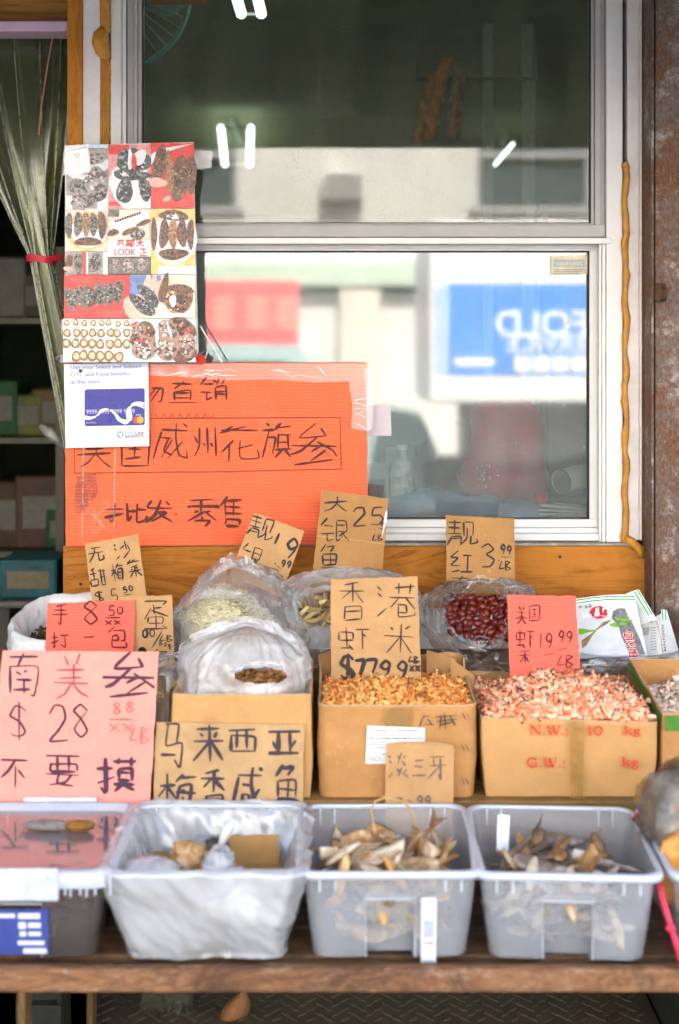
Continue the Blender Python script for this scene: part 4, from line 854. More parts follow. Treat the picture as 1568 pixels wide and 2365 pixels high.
# small tag taped on the corner, tape tabs
ST = thing('small_tag', 'small white printed tag taped over the poster corner', 'tag', P(178, 392, WS-.03))
s_ = Card([(152, 344), (202, 335), (207, 384), (162, 393)], WS-.030, WS-.030, .0015)
s_.body('tag', mat('tag_white', (.66, .69, .71), .4, .06), ST, n=4)
mb = MB(); s_.poly(mb, [(154, 346), (200, 338), (200, 343), (155, 352)]); mb.build('blue_strip', pic('strip_blue', (.08, .38, .58), .1), ST)
mb = MB(); s_.blob(mb, 178, 360, 8, 7); s_.blob(mb, 180, 372, 4, 3); mb.build('print', pic('portrait', (.20, .16, .15), .4), ST)
mb = MB(); s_.write(mb, [('1', (176, 374, 184, 384)), ('7', (182, 374, 190, 384)), ('一', (172, 383, 192, 387))], 1.6); mb.build('figure', INK, ST)
def tape(q, D, label):
    c = Card(q, D, D, .0006); c.body('tape_strip', tape_m, None, .03, 6, label=label, cat='tape', group='clear tape tabs on the signs')
tape([(149, 338), (205, 333), (210, 398), (147, 404)], WS-.034, 'clear tape crossing the small white tag')
tape([(438, 345), (492, 350), (486, 388), (440, 392)], WS-.026, 'wrinkled clear tape holding the poster to the window frame')
tape([(141, 740), (158, 726), (160, 776), (143, 770)], WS-.026, 'clear tape folded round the poster edge')

# --- benefits card
fv = CV(140.6, .1494, 827.9, .1494)
BC = thing('benefits_card_sign', 'white printed benefits sign with a blue debit card picture', 'sign', P(248, 1030, WS-.03))
b_ = Card([fv(48, 85), fv(1352, 58), fv(1368, 1352), fv(75, 1382)], WS-.030, WS-.030, .002)
b_.body('sheet', mat('card_white', (.63, .625, .66), .35, .03, 12, .03), BC, n=10)
mb = MB(); r_ = -.02
b_.text(mb, 'Use your Select and Select+', *fv(145, 168), 164.5, 1, r_); b_.text(mb, 'OTC and Food benefits', *fv(148, 278), 136.5, 1, r_); b_.text(mb, 'at this store.', *fv(150, 390), 71.5, 1, r_)
for dx_ in (3, 6):
    b_.text(mb, 'Use your Select and Select+', *fv(145+dx_, 168), 164.5, 1, r_); b_.text(mb, 'OTC and Food benefits', *fv(148+dx_, 278), 136.5, 1, r_); b_.text(mb, 'at this store.', *fv(150+dx_, 390), 71.5, 1, r_)
mb.build('lettering', mat('lilac_print', (.24, .26, .58), .4, .05), BC)
def rrect(c, x0, y0, x1, y1, r, n=5, cvf=fv, sk=-.02):
    pts = []
    for cx, cy, a0 in ((x1-r, y0+r, -90), (x1-r, y1-r, 0), (x0+r, y1-r, 90), (x0+r, y0+r, 180)):
        for k in range(n+1):
            a = math.radians(a0 + 90*k/n); x, y = cx + r*math.cos(a), cy + r*math.sin(a); pts.append(cvf(x, y + (x-x0)*sk))
    return pts
mb = MB(); b_.poly(mb, rrect(b_, 370, 475, 1298, 1045, 36)); mb.build('card_picture', mat('navy_print', (.045, .042, .24), .3, .06, 20), BC)
mb = MB(); b_.text(mb, '9999 9999 9999 9999', *fv(392, 858), 112, 1.2, -.015); b_.text(mb, 'debit', *fv(1155, 882), 13.5); b_.text(mb, 'Jane Doe', *fv(395, 1000), 23); mb.build('card_number', mat('silver_print', (.50, .50, .62), .4, .1), BC)
mb = MB()
for k in range(3): b_.stroke(mb, catmull([fv(372, 885+24*k), fv(460, 905+14*k), fv(545, 890+4*k)]), 2.6, 0)
b_.poly(mb, [fv(545, 890), fv(590, 820), fv(640, 775), fv(700, 765), fv(755, 785), fv(690, 800), fv(620, 840), fv(575, 885)])
for k in range(3): b_.stroke(mb, catmull([fv(765+8*k, 792), fv(830+16*k, 850+8*k), fv(890+18*k, 950-8*k), fv(985+4*k, 1003-26*k), fv(1045+10*k, 985-14*k)]), 3.0, 0)
b_.poly(mb, [fv(1030, 970), fv(1010, 860), fv(1025, 770), fv(1090, 720), fv(1085, 800), fv(1108, 890), fv(1090, 960)])
for k in range(3): b_.stroke(mb, catmull([fv(1090, 712+10*k), fv(1150, 680+18*k), fv(1220, 675+28*k), fv(1296, 690+38*k)]), 3.0, 0)
mb.build('wave_print', mat('white_print', (.78, .78, .80), .35, .03), BC)
mb = MB(); b_.blob(mb, *fv(1172, 948), 8, 8, 0, 18, 0); mb.build('red_disc', mat('red_print', (.75, .06, .03), .3, .05), BC)
mb = MB(); b_.blob(mb, *fv(1228, 946), 8, 8, 0, 18, 0); mb.build('amber_disc', mat('amber_print', (.82, .33, .03), .3, .05), BC)
mb = MB(); b_.blob(mb, *fv(918, 1175), 8.2, 8.2, 0, 18, 0); b_.text(mb, 'First', *fv(990, 1178), 22.5, 1.2); mb.build('logo', mat('logo_blue', (.24, .35, .68), .4, .1), BC)
mb = MB(); b_.blob(mb, *fv(905, 1165), 2.6, 3, 0, 10, .3); b_.blob(mb, *fv(932, 1190), 2.4, 3.2, 0, 10, .3); b_.blob(mb, *fv(935, 1160), 1.6, 2, 0, 10, .3); mb.build('logo_leaf', MC['white_print'], BC)
mb = MB(); b_.text(mb, 'Line', *fv(1150, 1174), 20, 1.2); b_.text(mb, 'BENEFITS', *fv(992, 1222), 43, .8); mb.build('logo_name', mat('charcoal_print', (.10, .10, .13), .4), BC)
part('nail', BC, dark_m, lambda m: m.lathe(b_.proj(*fv(305, 188), .002), [(.0003, -.003), (.0042, -.002), (.0042, .004)], 10, 'Y'))

# --- binder clips
def clip(c, ang, col, name, label, s=1.0):
    t = thing('binder_clip', label, 'clip', c); M = Matrix.Translation(c) @ Matrix.Rotation(ang, 4, 'Y') @ Matrix.Scale(s, 4)
    part('body', t, mat(name, col, .4, .1), lambda m: m.loft([[M @ Vector((x, y, z)) for y, z in ((-.007, .010), (-.001, -.012), (.001, -.012), (.007, .010), (.005, .010), (0, -.009), (-.005, .010))] for x in (-.013, .013)], True, True, True))
    for y in (-.009, .009): part('handle', t, mat('steel_wire', (.55, .52, .48), .3, metal=.9), lambda m: m.tube([M @ Vector(q) for q in ((-.009, y*.8, .008), (-.005, y, .022), (0, y*1.1, .028), (.005, y, .022), (.009, y*.8, .008))], .0009*s, 6))
clip(P(463, 828, WS-.032), math.radians(38), (.55, .035, .02), 'clip_red', 'red binder clip on the lower corner of the poster')
clip(P(147, 828, WS-.030), math.radians(-85), (.34, .30, .38), 'clip_grey', 'small grey binder clip at the poster edge by the doorway', .8)
part('cord', None, mat('white_cord', (.70, .66, .60), .6), lambda m: m.tube([P(462, 752, WS-.012), P(488, 795, WS-.012), P(513, 836, WS-.012)], .0022, 6), label='thin white cord slanting across the pane above the orange sign', cat='cord')

Card([(336, -40), (482, -40), (484, 11), (340, 13)], WY+.12, WY+.12, .003).body('hanging_card', board('rust_card', (.34, .10, .02)), None, .01, 6, label='rust orange card strip hanging behind the top of the upper pane', cat='card')
# --- stickers and papers on the panes
gy = WY + .058
WSN = thing('warning_sticker', 'yellowed warning sticker in the upper corner of the lower pane', 'sticker', P(1312, 636, gy))
s_ = Card([(1271, 592), (1357, 588), (1357, 632), (1272, 636)], gy-.001, gy-.001, .0006)
s_.body('sticker', mat('sticker_yellow', (.58, .52, .36), .5, .15), WSN, n=4)
mb = MB(); s_.rect(mb, 1278, 599, 1350, 617); mb.build('band', mat('sticker_grey', (.34, .36, .34), .5), WSN)
mb = MB(); s_.text(mb, 'WARNING', 1283, 614, 62, 1.0); mb.build('lettering', mat('sticker_cream', (.62, .56, .42), .5), WSN)
mb = MB(); [s_.rect(mb, 1278, 621+4.5*k, 1350-6*k, 623+4.5*k) for k in range(3)]; mb.build('fine_print', mat('sticker_print', (.25, .24, .22), .5), WSN)
c = Card([(838, 934), (902, 936), (904, 1006), (850, 1006)], gy-.002, gy-.002, .0008); c.body('paper_note', mat('lilac_paper', (.58, .50, .54), .7, .06), None, .01, 5, label='pale lilac paper note stuck on the pane beside the orange sign', cat='note')
# ================================================================== THE STALL
T1, T2, T3 = Z(2205, 2.70), .7135, .880          # heights of the three tiers
old_wood = wood('worn_table_wood', (.20, .085, .034), (.31, .15, .065), (.10, .042, .018), 'X', 16, .7, False, .6, .35, .5)
old_wood2 = wood('grimy_table_wood', (.085, .040, .014), (.14, .068, .024), (.05, .023, .010), 'X', 10, .65, False, .5, .35, .3)
tier_wood = wood('tier_wood', (.20, .105, .035), (.28, .16, .055), (.13, .065, .022), 'X', 8, .6, False, .4)
TB = thing('display_table', 'worn stepped wooden market table holding bins and cartons', 'table', (0, 3.2, 0))
part('front_board', TB, old_wood, lambda m: m.box(-1.4, 1.4, 2.615, 2.64, Z(2292, 2.615), Z(2238, 2.615), bev=.004))
for k, (a, b) in enumerate(((2.642, 2.70), (2.703, 2.83), (2.833, 2.96), (2.963, 3.085))):
    part('top_plank', TB, old_wood2, lambda m: m.box(-1.4, 1.4, a, b, T1-.024, T1-(.006 if k == 0 else .001), bev=.003))
part('riser', TB, tier_wood, lambda m: m.box(-1.4, 1.4, 3.105, 3.12, T1, T2-.026, bev=.002))
for k, (a, b) in enumerate(((3.092, 3.22), (3.223, 3.36), (3.363, 3.50))):
    part('step_plank', TB, tier_wood, lambda m: m.box(-1.4, 1.4, a, b, T2-.024, T2-.001, bev=.004))
part('riser', TB, tier_wood, lambda m: m.box(-1.4, 1.4, 3.502, 3.516, T2-.1, T3-.022, bev=.002))
for k, (a, b) in enumerate(((3.503, 3.68), (3.683, 3.865))):
    part('step_plank', TB, tier_wood, lambda m: m.box(-1.4, 1.4, a, b, T3-.020, T3-.001, bev=.003))
for x in (X(12, 2.7), X(90, 2.95), 1.05, 1.32):
    lw = wood('leg_wood', (.14, .085, .035), (.20, .12, .05), (.09, .05, .02), 'Z', 9, .7, False)
    part('leg', TB, lw, lambda m: m.box(x-.035, x+.035, 2.66, 2.72, .001, T1-.026, bev=.003))
    part('leg', TB, lw, lambda m: m.box(x-.03, x+.03, 3.42, 3.48, .001, T2-.026, bev=.003))
# steel cellar hatch in the pavement under the table
plate_m = mat('dirty_steel_plate', (.10, .08, .055), .55, .3, 20, .5, 140, metal=.35, dirt=.55, dirtc=(.05, .035, .02))
HT = thing('cellar_hatch', 'diamond tread steel cellar hatch under the table', 'hatch', (.1, 3.5, .01))
part('plate', HT, plate_m, lambda m: m.box(X(205, 3.65), X(1500, 3.65), 2.95, 3.88, .002, .022, bev=.004))
lug = MB(); lug.add([(-.017, 0, 0), (0, -.0055, 0), (.017, 0, 0), (0, .0055, 0), (-.009, 0, .0035), (.009, 0, .0035)], [(0, 1, 4), (1, 5, 4), (1, 2, 5), (2, 3, 5), (3, 4, 5), (3, 0, 4)])
lug_me = lug.mesh('tread_lug', [plate_m]); n_l = 0
for i in range(34):
    for j in range(8):
        x = X(205, 3.65)+.02+i*.0425+(.021 if j % 2 else 0); y = 3.545 + j*.026
        if x > X(1500, 3.65)-.02 or y > 3.76: continue
        l_ = link('tread_lug', lug_me, HT); l_.location = (x - ROOTLOC[HT.name].x, y - ROOTLOC[HT.name].y, .022 - ROOTLOC[HT.name].z); l_.matrix_parent_inverse = Matrix.Identity(4)
        l_.rotation_euler = (0, 0, math.radians(42 if (i+j) % 2 else -42))
def leaf(m):
    rows = []
    for i in range(7):
        t = i/6; w = .045*math.sin(t*PI*.5+.1)*(1-t*.0); rows.append([Vector((X(555, 3.5)-.02*t + s*w*(1-.2*t), 3.52 - .10*t*0 + .02*s*s, .03 + .07*(1-t)+.006*s)) for s in (-1, -.5, 0, .5, 1)])
    m.loft(rows, False)
solidify(part('fallen_leaf', None, mat('dry_leaf', (.26, .12, .055), .7, .25, 40, .4), leaf, True, label='curled brown dry leaf lying on the steel hatch', cat='leaf'), .001)
part('crumpled_wrapper', None, film('dark_wrapper', (.5, .5, .45), .5, .2, (.16, .15, .11)), lambda m: m.loft([[Vector((X(x, 3.6), 3.58 + .02*math.sin(x*.3+j), .025 + .03*j + .012*math.sin(x*.21))) for x in range(330, 460, 12)] for j in range(4)], False), True, label='crumpled dark plastic wrapper under the table', cat='wrapper')

# ------------------------------------------------------------------ clear plastic bins
pp_m = film('frosted_polypropylene', (.97, .98, .99), .18, .2, (.90, .94, 1.0), .035, .12, 6, .04, .002)
pp_rim = film('polypropylene_rim', (.94, .96, .98), .62, .2, (.84, .90, .99), .09, .06, 6, .05, .002)
def outline(a, b, r, notch, nw, nd, sx=1.0):
    pts = []
    def arc(cx, cy, a0):
        for k in range(6): an = math.radians(a0 + 90*k/5); pts.append((cx + r*math.cos(an), cy + r*math.sin(an)))
    e = .0008
    # front edge (y = -b) from left to right
    pts += [(-nw-e, -b), (-nw, -b + (nd if notch else 0)), (-nw*.33, -b + (nd if notch else 0)), (nw*.33, -b + (nd if notch else 0)), (nw, -b + (nd if notch else 0)), (nw+e, -b)]
    arc(a-r, -b+r, -90); arc(a-r, b-r, 0)
    pts += [(nw+e, b), (nw, b - (nd if notch else 0)), (-nw, b - (nd if notch else 0)), (-nw-e, b)]
    arc(-a+r, b-r, 90); arc(-a+r, -b+r, 180); return pts
pp_dark = film('smoky_polypropylene', (.80, .74, .72), .09, .2, (.62, .55, .55), .04, .12, 6, .03, .002)
def bin_body(t, M, a, b, h, name='body', m_=None, notch=True):
    mb = MB(); nw, nd = a*.30, .030; zs = [0, .004, .012, .05, .085, .68*h-.0005]
    def ring(z, nt, inset=0): 
        s = .87 + .13*z/h; return [M @ Vector((x*s*(1-inset), y*(.90+.10*z/h)*(1-inset), z)) for x, y in outline(a, b, .035, nt, nw, nd)]
    rings = [ring(0, notch, .05), ring(.003, notch, .015)] + [ring(z, notch) for z in zs[1:]] + [ring(.68*h+.0005, False)] + [ring(z, False) for z in (.8*h, .92*h, h)]
    mb.loft(rings, True, True, False); o = mb.build(name, m_ or pp_m, t, False); return solidify(o, .0018)
def bin_rim(t, M, a, b, h):
    mb = MB(); prof = [(0, h-.003), (0, h+.002), (.003, h+.004), (.010, h+.003), (.013, h), (.013, h-.010), (.011, h-.010), (.011, h-.002), (.002, h-.003)]
    rings = [[M @ Vector((x + (x/abs(x) if abs(x) > 1e-6 else 0)*d*min(1, abs(x)/(a-.035)*1.0) if True else x, y + (1 if y > 0 else -1)*d*min(1, abs(y)/(b-.035)), z)) for x, y in outline(a, b, .035, False, a*.30, 0)] for d, z in prof]
    mb.loft(rings, True); return mb.build('rim', pp_rim, t, True)
def storage_bin(cx, cy, a, b, h, yaw, label, ribs=True, m_=None):
    t = thing('storage_bin', label, 'bin', (cx, cy, T1), 'clear plastic bins along the table edge'); M = Matrix.Translation((cx, cy, T1+.001)) @ Matrix.Rotation(yaw, 4, 'Z')
    bin_body(t, M, a, b, h, 'body', m_); bin_rim(t, M, a, b, h)
    if ribs:
        for sx in (-1, 1):
            for k in range(2):
                for yy in (-b-.0012, b*.985):
                    part('rib', t, pp_rim, lambda m: m.box(sx*(a*.62+.03*k)-.002, sx*(a*.62+.03*k)+.002, yy, yy+.004, h*.78, h-.004, M))
    fr = part('recess_frame', t, pp_rim, lambda m: (m.box(-a*.285, a*.285, -b*.972, -b*.972+.003, .68*h-.001, .68*h+.0025, M), m.box(-a*.285, -a*.275, -b*.93, -b*.93+.003, .005, .68*h-.002, M), m.box(a*.275, a*.285, -b*.93, -b*.93+.003, .005, .68*h-.002, M)))
    return t, M
BH = .170; BA, BB = .166, .190
BYC = 2.855
bins = {}
bins[2] = storage_bin(X(470, 2.66), BYC, .172, BB, BH, 0, 'clear plastic bin wrapped in cloudy plastic film')
bins[3] = storage_bin(X(900, 2.66), BYC, BA, BB, BH, .01, 'clear plastic bin of dried fish with a white strip label')
bins[4] = storage_bin(X(1324, 2.66), BYC-.012, BA, BB, BH, -.055, 'clear plastic bin of dried fish with a white tag inside')
bins[5] = storage_bin(X(1770, 2.66), BYC-.02, BA, BB, BH, -.03, 'clear plastic bin under the bagged grey fish')
bins[1] = storage_bin(X(35, 2.66), BYC, BA, BB, BH-.012, 0, 'lidded clear plastic bin of sea cucumbers with blue label', m_=pp_dark)
# lid, latches and label of the first bin
t1, M1 = bins[1]; zl = BH-.012
lid_m = film('clear_lid', (.93, .94, .95), .16, .05, (.78, .80, .84), .12, .10, 5, .05, .002)
def lid(m):
    a, b = BA+.016, BB+.016
    prof = [(0.0, zl-.014), (.002, zl+.012), (-.004, zl+.018), (-.018, zl+.018), (-.022, zl+.008), (-.030, zl+.006)]
    rings = []
    for d, z in prof: rings.append([M1 @ Vector((x*(1+d/a), y*(1+d/b), z)) for x, y in outline(a, b, .04, False, a*.3, 0)])
    m.loft(rings, True, False, False)
part('lid_rim', t1, pp_rim, lid, True)
part('lid_panel', t1, lid_m, lambda m: m.loft([[M1 @ Vector((x*.84, y*.86, z)) for x, y in outline(BA+.016, BB+.016, .04, False, BA*.3, 0)] for z in (zl+.004, zl+.0065)], True, True, True))
for yy, s in ((-1, -1), (1, 1)):
    part('latch', t1, film('latch_plastic', (.9, .93, .96), .75, .25, (.74, .80, .86), .06, .05), lambda m: m.box(-.075, .085, yy*(BB+.020)-.006, yy*(BB+.020)+.006, zl-.034, zl+.026, M1, .004))
for k in range(4): part('rib', t1, pp_rim, lambda m: m.box(.095+.028*k, .098+.028*k, -BB-.021, -BB-.015, zl-.024, zl+.012, M1))
part('rim_ledge', t1, pp_rim, lambda m: m.box(.088, .172, -BB-.020, -BB-.0155, zl-.008, zl-.005, M1))
LB = part('label', t1, mat('blue_label', (.045, .065, .26), .4, .08), lambda m: m.box(-.06, .060, -BB*.975-.002, -BB*.975, .032, .122, M1 @ Matrix.Translation((0, .0125, 0)) @ Matrix.Rotation(.120, 4, 'X')))
def lab(m):
    MM = M1 @ Matrix.Translation((0, .0125, 0)) @ Matrix.Rotation(.120, 4, 'X'); y0 = -BB*.975-.003
    for x0, x1, z0, z1 in ((.004, .045, .104, .115), (-.05, -.002, .106, .114), (.004, .018, .084, .097), (.022, .046, .086, .096), (.006, .018, .069, .079), (.022, .046, .070, .078), (.002, .052, .052, .060), (.012, .056, .035, .045)): m.box(x0, x1, y0, y0+.0006, z0, z1, MM)
part('label_print', LB, mat('label_white', (.62, .66, .74), .4, .15, 200), lab, kind='stuff')
part('sticker', t1, mat('latch_sticker', (.60, .66, .60), .4, .2, 90), lambda m: m.box(-.07, .02, -BB-.0275, -BB-.0265, zl-.026, zl+.010, M1))
# strip label of the third bin and tag of the fourth
t3, M3 = bins[3]; t4, M4 = bins[4]
SL = part('strip_label', t3, mat('label_paper', (.74, .74, .76), .5, .04), lambda m: m.box(.058, .086, -BB-.001, -BB+.0005, -.002, .142, M3 @ Matrix.Translation((0, .0172, 0)) @ Matrix.Rotation(.112, 4, 'X')))
part('label_print', SL, mat('label_grey', (.40, .42, .48), .5, .3, 300), lambda m: [m.box(.062, .082, -BB-.0022, -BB-.0014, z0, z1, M3 @ Matrix.Translation((0, .0172, 0)) @ Matrix.Rotation(.112, 4, 'X')) for z0, z1 in ((.004, .010), (.014, .020), (.05, .058), (.064, .10), (.125, .131))], kind='stuff')
c = Card([(1150, 1880), (1177, 1882), (1174, 1968), (1146, 1966)], 2.93, 2.90, .002); c.body('price_tag', mat('tag_card_white', (.80, .80, .80), .6, .03), None, .01, 5, label='blank white upright tag stuck in the dried fish', cat='tag')
# plastic film round the second bin
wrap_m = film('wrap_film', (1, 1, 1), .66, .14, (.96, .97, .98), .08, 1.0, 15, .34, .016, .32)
def wrapped(m):
    t2, M2 = bins[2]; a, b = .182, BB+.013; rings = []
    prof = [(-.035, .035), (-.028, .10), (-.016, BH-.01), (0, BH+.010), (.014, BH+.004), (.012, BH-.03), (.006, .11), (0, .07), (-.006, .04), (-.012, .012), (-.010, .002)]
    full = []
    for i in range(len(prof)-1):
        for k in range(6): u = k/6; full.append((prof[i][0]*(1-u)+prof[i+1][0]*u, prof[i][1]*(1-u)+prof[i+1][1]*u))
    base = outline(a, b, .045, False, a*.3, 0)
    dense = []
    for i in range(len(base)):
        p0, p1 = base[i], base[(i+1) % len(base)]; L = math.hypot(p1[0]-p0[0], p1[1]-p0[1]); n = max(1, int(L/.007))
        for k in range(n): dense.append((p0[0]+(p1[0]-p0[0])*k/n, p0[1]+(p1[1]-p0[1])*k/n))
    for d, z in full:
        ring = []; sc = .88 + .12*min(1, z/BH)
        for x, y in dense:
            q = Vector((x, y, 0)); s = 1 + d/.18
            v = Vector((x*s*sc, y*s*(sc*.5+.5), z)); w = .9 + sum((.5-abs(noise.noise(Vector((v.x*k_ + v.z*k_*.7, v.y*k_, v.z*k_*.6 + 3)))))*2/(k_/10)**.8 for k_ in (10, 21, 44))*.8 - .75
            v += Vector((x, y, 0)).normalized()*(w-.9)*(.013 if z > .05 or d < 0 else .017); v += noise.noise_vector(v*25)*.0025
            ring.append(M2 @ v)
        rings.append(ring)
    m.loft(rings, True)
part('film_wrap', None, wrap_m, wrapped, True, label='cloudy crumpled plastic film drawn over and round a bin', cat='plastic film')

# ------------------------------------------------------------------ dried fish
def fish_mat(name, c0, c1, c2):
    if name in MC: return MC[name]
    m, nt, b, out = nodes(name); co = coords(nt); f = noisef(nt, co, 28, 6, .65, .8); g = noisef(nt, co, 150, 3)
    oi = nt.nodes.new('ShaderNodeObjectInfo'); k = math2(nt, 'ADD', math2(nt, 'MULTIPLY', f, .75), math2(nt, 'MULTIPLY', oi.outputs['Random'], .28))
    c = ramp(nt, k, [(.28, c0), (.5, c1), (.72, c2)]); nt.links.new(c, b.inputs['Base Color']); b.inputs['Roughness'].default_value = .5
    nt.links.new(bumpn(nt, g, .5, .002), b.inputs['Normal']); MC[name] = m; return m
fish_m = fish_mat('dried_fish_skin', (.045, .018, .006), (.18, .085, .028), (.46, .32, .18))
fishp_m = fish_mat('dried_fish_flesh', (.10, .04, .010), (.36, .18, .06), (.68, .56, .40))
silver_m = fish_mat('dried_fish_silver', (.05, .032, .022), (.20, .14, .10), (.50, .45, .43))
def fish_mesh(name, m_, L, H, T, bend, split=False, tail=True, seed=0):
    rr = random.Random(seed); mb = MB(); rings = []; n = 12; K = 10
    for i in range(n+1):
        t = i/n; h = H*(math.sin(PI*min(1, .12+t*.88))**.7)*(1-.55*t) + .003; w = T*(1-.7*t)*math.sin(PI*min(1, .15+t*.85))**.5 + .0015
        cx = (t-.5)*L; cz = bend*math.sin(t*PI)*L + .006*math.sin(t*9+seed); cyy = .3*bend*L*math.cos(t*4+seed)*.3
        ring = []
        for j in range(K):
            a = 2*PI*j/K; y = w*math.cos(a); z = h*math.sin(a)
            if split: y += .55*H*(abs(math.sin(a)))**2*(1-t)*1.0; 
            ring.append(Vector((cx, cyy + y, cz + z)) + noise.noise_vector(Vector((cx*40+seed, y*40, z*40)))*.0028)
        rings.append(ring)
    mb.loft(rings, True, True, True)
    if tail:
        e = Vector((L*.5, .3*bend*L*math.cos(4+seed)*.3, .006*math.sin(9+seed)))
        mb.add([e + Vector((-.008, .001, 0)), e + Vector((.035, .004, .022)), e + Vector((.020, .001, 0)), e + Vector((.035, -.003, -.020)), e + Vector((-.008, -.0015, 0)), e + Vector((.034, .001, .022)), e + Vector((.019, -.0012, 0)), e + Vector((.034, -.0055, -.020))], [(0, 1, 2), (0, 2, 3), (4, 6, 5), (4, 7, 6), (1, 5, 6, 2), (2, 6, 7, 3)])
    return mb.mesh(name, [m_], True)
fishes = [fish_mesh('dried_fish', fish_m, .155, .022, .010, .10, False, True, 1), fish_mesh('dried_fish', fishp_m, .13, .030, .006, -.12, True, True, 2), fish_mesh('dried_fish', silver_m, .17, .020, .009, .06, False, True, 3),
          fish_mesh('dried_fish', fishp_m, .10, .026, .012, .2, True, False, 4), fish_mesh('dried_fish', silver_m, .14, .028, .007, -.08, True, True, 5), fish_mesh('dried_fish', fish_m, .12, .017, .012, .3, False, True, 6)]
def fish_pile(M, a, b, n, z0, z1, label, group, seed, picks, stick=()):
    rr = random.Random(seed)
    kinds = ('thin bent brown dried fish', 'split open tan dried fish', 'long slim silver brown dried fish', 'tailless curled tan dried fish', 'split open silver dried fish', 'short curled dark dried fish')
    for k in range(n):
        u = k/n; fi_ = rr.choice(picks); me = fishes[fi_]
        x = rr.uniform(-a*.34, a*.34); y = rr.uniform(-b*.55, b*.55); z = z0 + (z1-z0)*u
        if u < .5: x = rr.uniform(-a*.14, a*.14); y = rr.uniform(-b*.55, b*.3)
        o = link('dried_fish', me, None, kinds[fi_] + ' ' + label, 'dried fish', group)
        o.matrix_world = M @ Matrix.Translation((x, y, z)) @ Matrix.Rotation(rr.choice((0, PI)) + rr.uniform(-.6, .6), 4, 'Z') @ Matrix.Rotation(rr.uniform(-.35, .35)*(1 if u > .5 else .3), 4, 'Y') @ Matrix.Rotation(rr.uniform(-1.5, 1.5), 4, 'X')
    for (x, y, z, rz, ry, rx, i) in stick:
        o = link('dried_fish', fishes[i], None, kinds[i] + ' ' + label, 'dried fish', group)
        o.matrix_world = M @ Matrix.Translation((x, y, z)) @ Matrix.Rotation(rz, 4, 'Z') @ Matrix.Rotation(ry, 4, 'Y') @ Matrix.Rotation(rx, 4, 'X')
fish_pile(M3, BA, BB, 40, .020, .140, 'piled in the bin with the strip label', 'dried fish in the strip label bin', 31, (0, 1, 3, 5, 1), ((.045, -.04, .135, .5, -.9, .2, 0), (.075, -.06, .14, 2.2, .9, .4, 3), (.10, -.05, .145, .6, -.8, 1.2, 3), (-.07, -.02, .15, .3, -.15, 1.0, 1), (-.03, -.05, .15, 2.8, .2, 1.3, 1)))
fish_pile(M4, BA, BB, 40, .020, .132, 'piled in the bin with the white tag', 'dried fish in the white tag bin', 47, (2, 4, 2, 4, 1), ((-.03, -.03, .138, .1, -.1, 1.2, 4), (.03, -.06, .135, 2.4, .6, .5, 1), (.085, -.05, .14, .2, .25, 1.2, 4), (-.10, -.04, .135, .8, -.5, .4, 2)))
def chunk_meshes():
    out = []
    for i, m_ in enumerate((fishp_m, fish_m, fish_mat('orange_fish', (.16, .05, .008), (.48, .20, .04), (.70, .46, .20)), fish_mat('white_flesh', (.18, .10, .045), (.44, .32, .19), (.68, .60, .48)))):
        for k in range(2):
            o = lump_mb((0, 0, 0), (.026, .016, .006) if k else (.040, .012, .007), 50+i*7+k*3, .42, 9, 12); out.append(o.mesh('dried_fish', [m_], True))
    return out
def lump_mb(c, r, seed, amp, ni=16, nj=26):
    m = MB(); rings = []
    for i in range(ni+1):
        th = PI*i/ni; ring = []
        for j in range(nj):
            ph = 2*PI*j/nj; d = Vector((math.sin(th)*math.cos(ph), math.sin(th)*math.sin(ph), math.cos(th)))
            k = 1 + amp*(noise.ridged_multi_fractal(d*1.4 + Vector((seed, 0, 0)), 1, 2, 4, .9, 1.7)-1)*.5 + amp*.4*noise.noise(d*4+Vector((0, seed, 0)))
            ring.append(Vector(c) + Vector((d.x*r[0], d.y*r[1], d.z*r[2]))*k)
        rings.append(ring)
    m.loft(rings, True, True, True); return m
CH = chunk_meshes()
for M_, picks, lab_, grp, sd in ((M3, (0, 1, 2, 3, 4, 5, 6, 7), 'piece of dried fish in the bin with the strip label', 'dried fish in the strip label bin', 3), (M4, (2, 3, 6, 7, 0), 'piece of dried fish in the bin with the white tag', 'dried fish in the white tag bin', 4)):
    rq = random.Random(sd)
    for k in range(46 if M_ is M3 else 30):
        u_ = k/46; y_ = rq.uniform(-BB*.78, BB*.6); lim = .118
        z_ = (.118 + .03*rq.random() + (.018 if y_ < 0 else 0)) if k > 16 else rq.uniform(.03, .1)
        if k <= 16: y_ = rq.uniform(-BB*.76, -BB*.55); lim = .105
        ck = rq.choice(picks); o_ = link('dried_fish', CH[ck], None, ('slim ' if ck % 2 == 0 else 'chunky ') + ('tan ', 'dark brown ', 'orange ', 'whitish ')[ck//2] + lab_, 'dried fish', grp)
        o_.matrix_world = M_ @ Matrix.Translation((rq.uniform(-lim, lim), y_, z_)) @ Matrix.Rotation(rq.uniform(0, 6.28), 4, 'Z') @ Matrix.Rotation(rq.uniform(-1.1, 1.1), 4, 'Y')
part('rattan_loop', None, mat('rattan', (.52, .33, .14), .6), lambda m: m.tube([P(x, y, D) for x, y, D in ((866, 1925, 2.84), (862, 1895, 2.86), (858, 1872, 2.88), (866, 1850, 2.89), (888, 1841, 2.90), (920, 1846, 2.92), (945, 1864, 2.93), (957, 1890, 2.93), (960, 1925, 2.93))], .0022, 7), True, label='thin rattan strip looped up out of the dried fish', cat='strip')
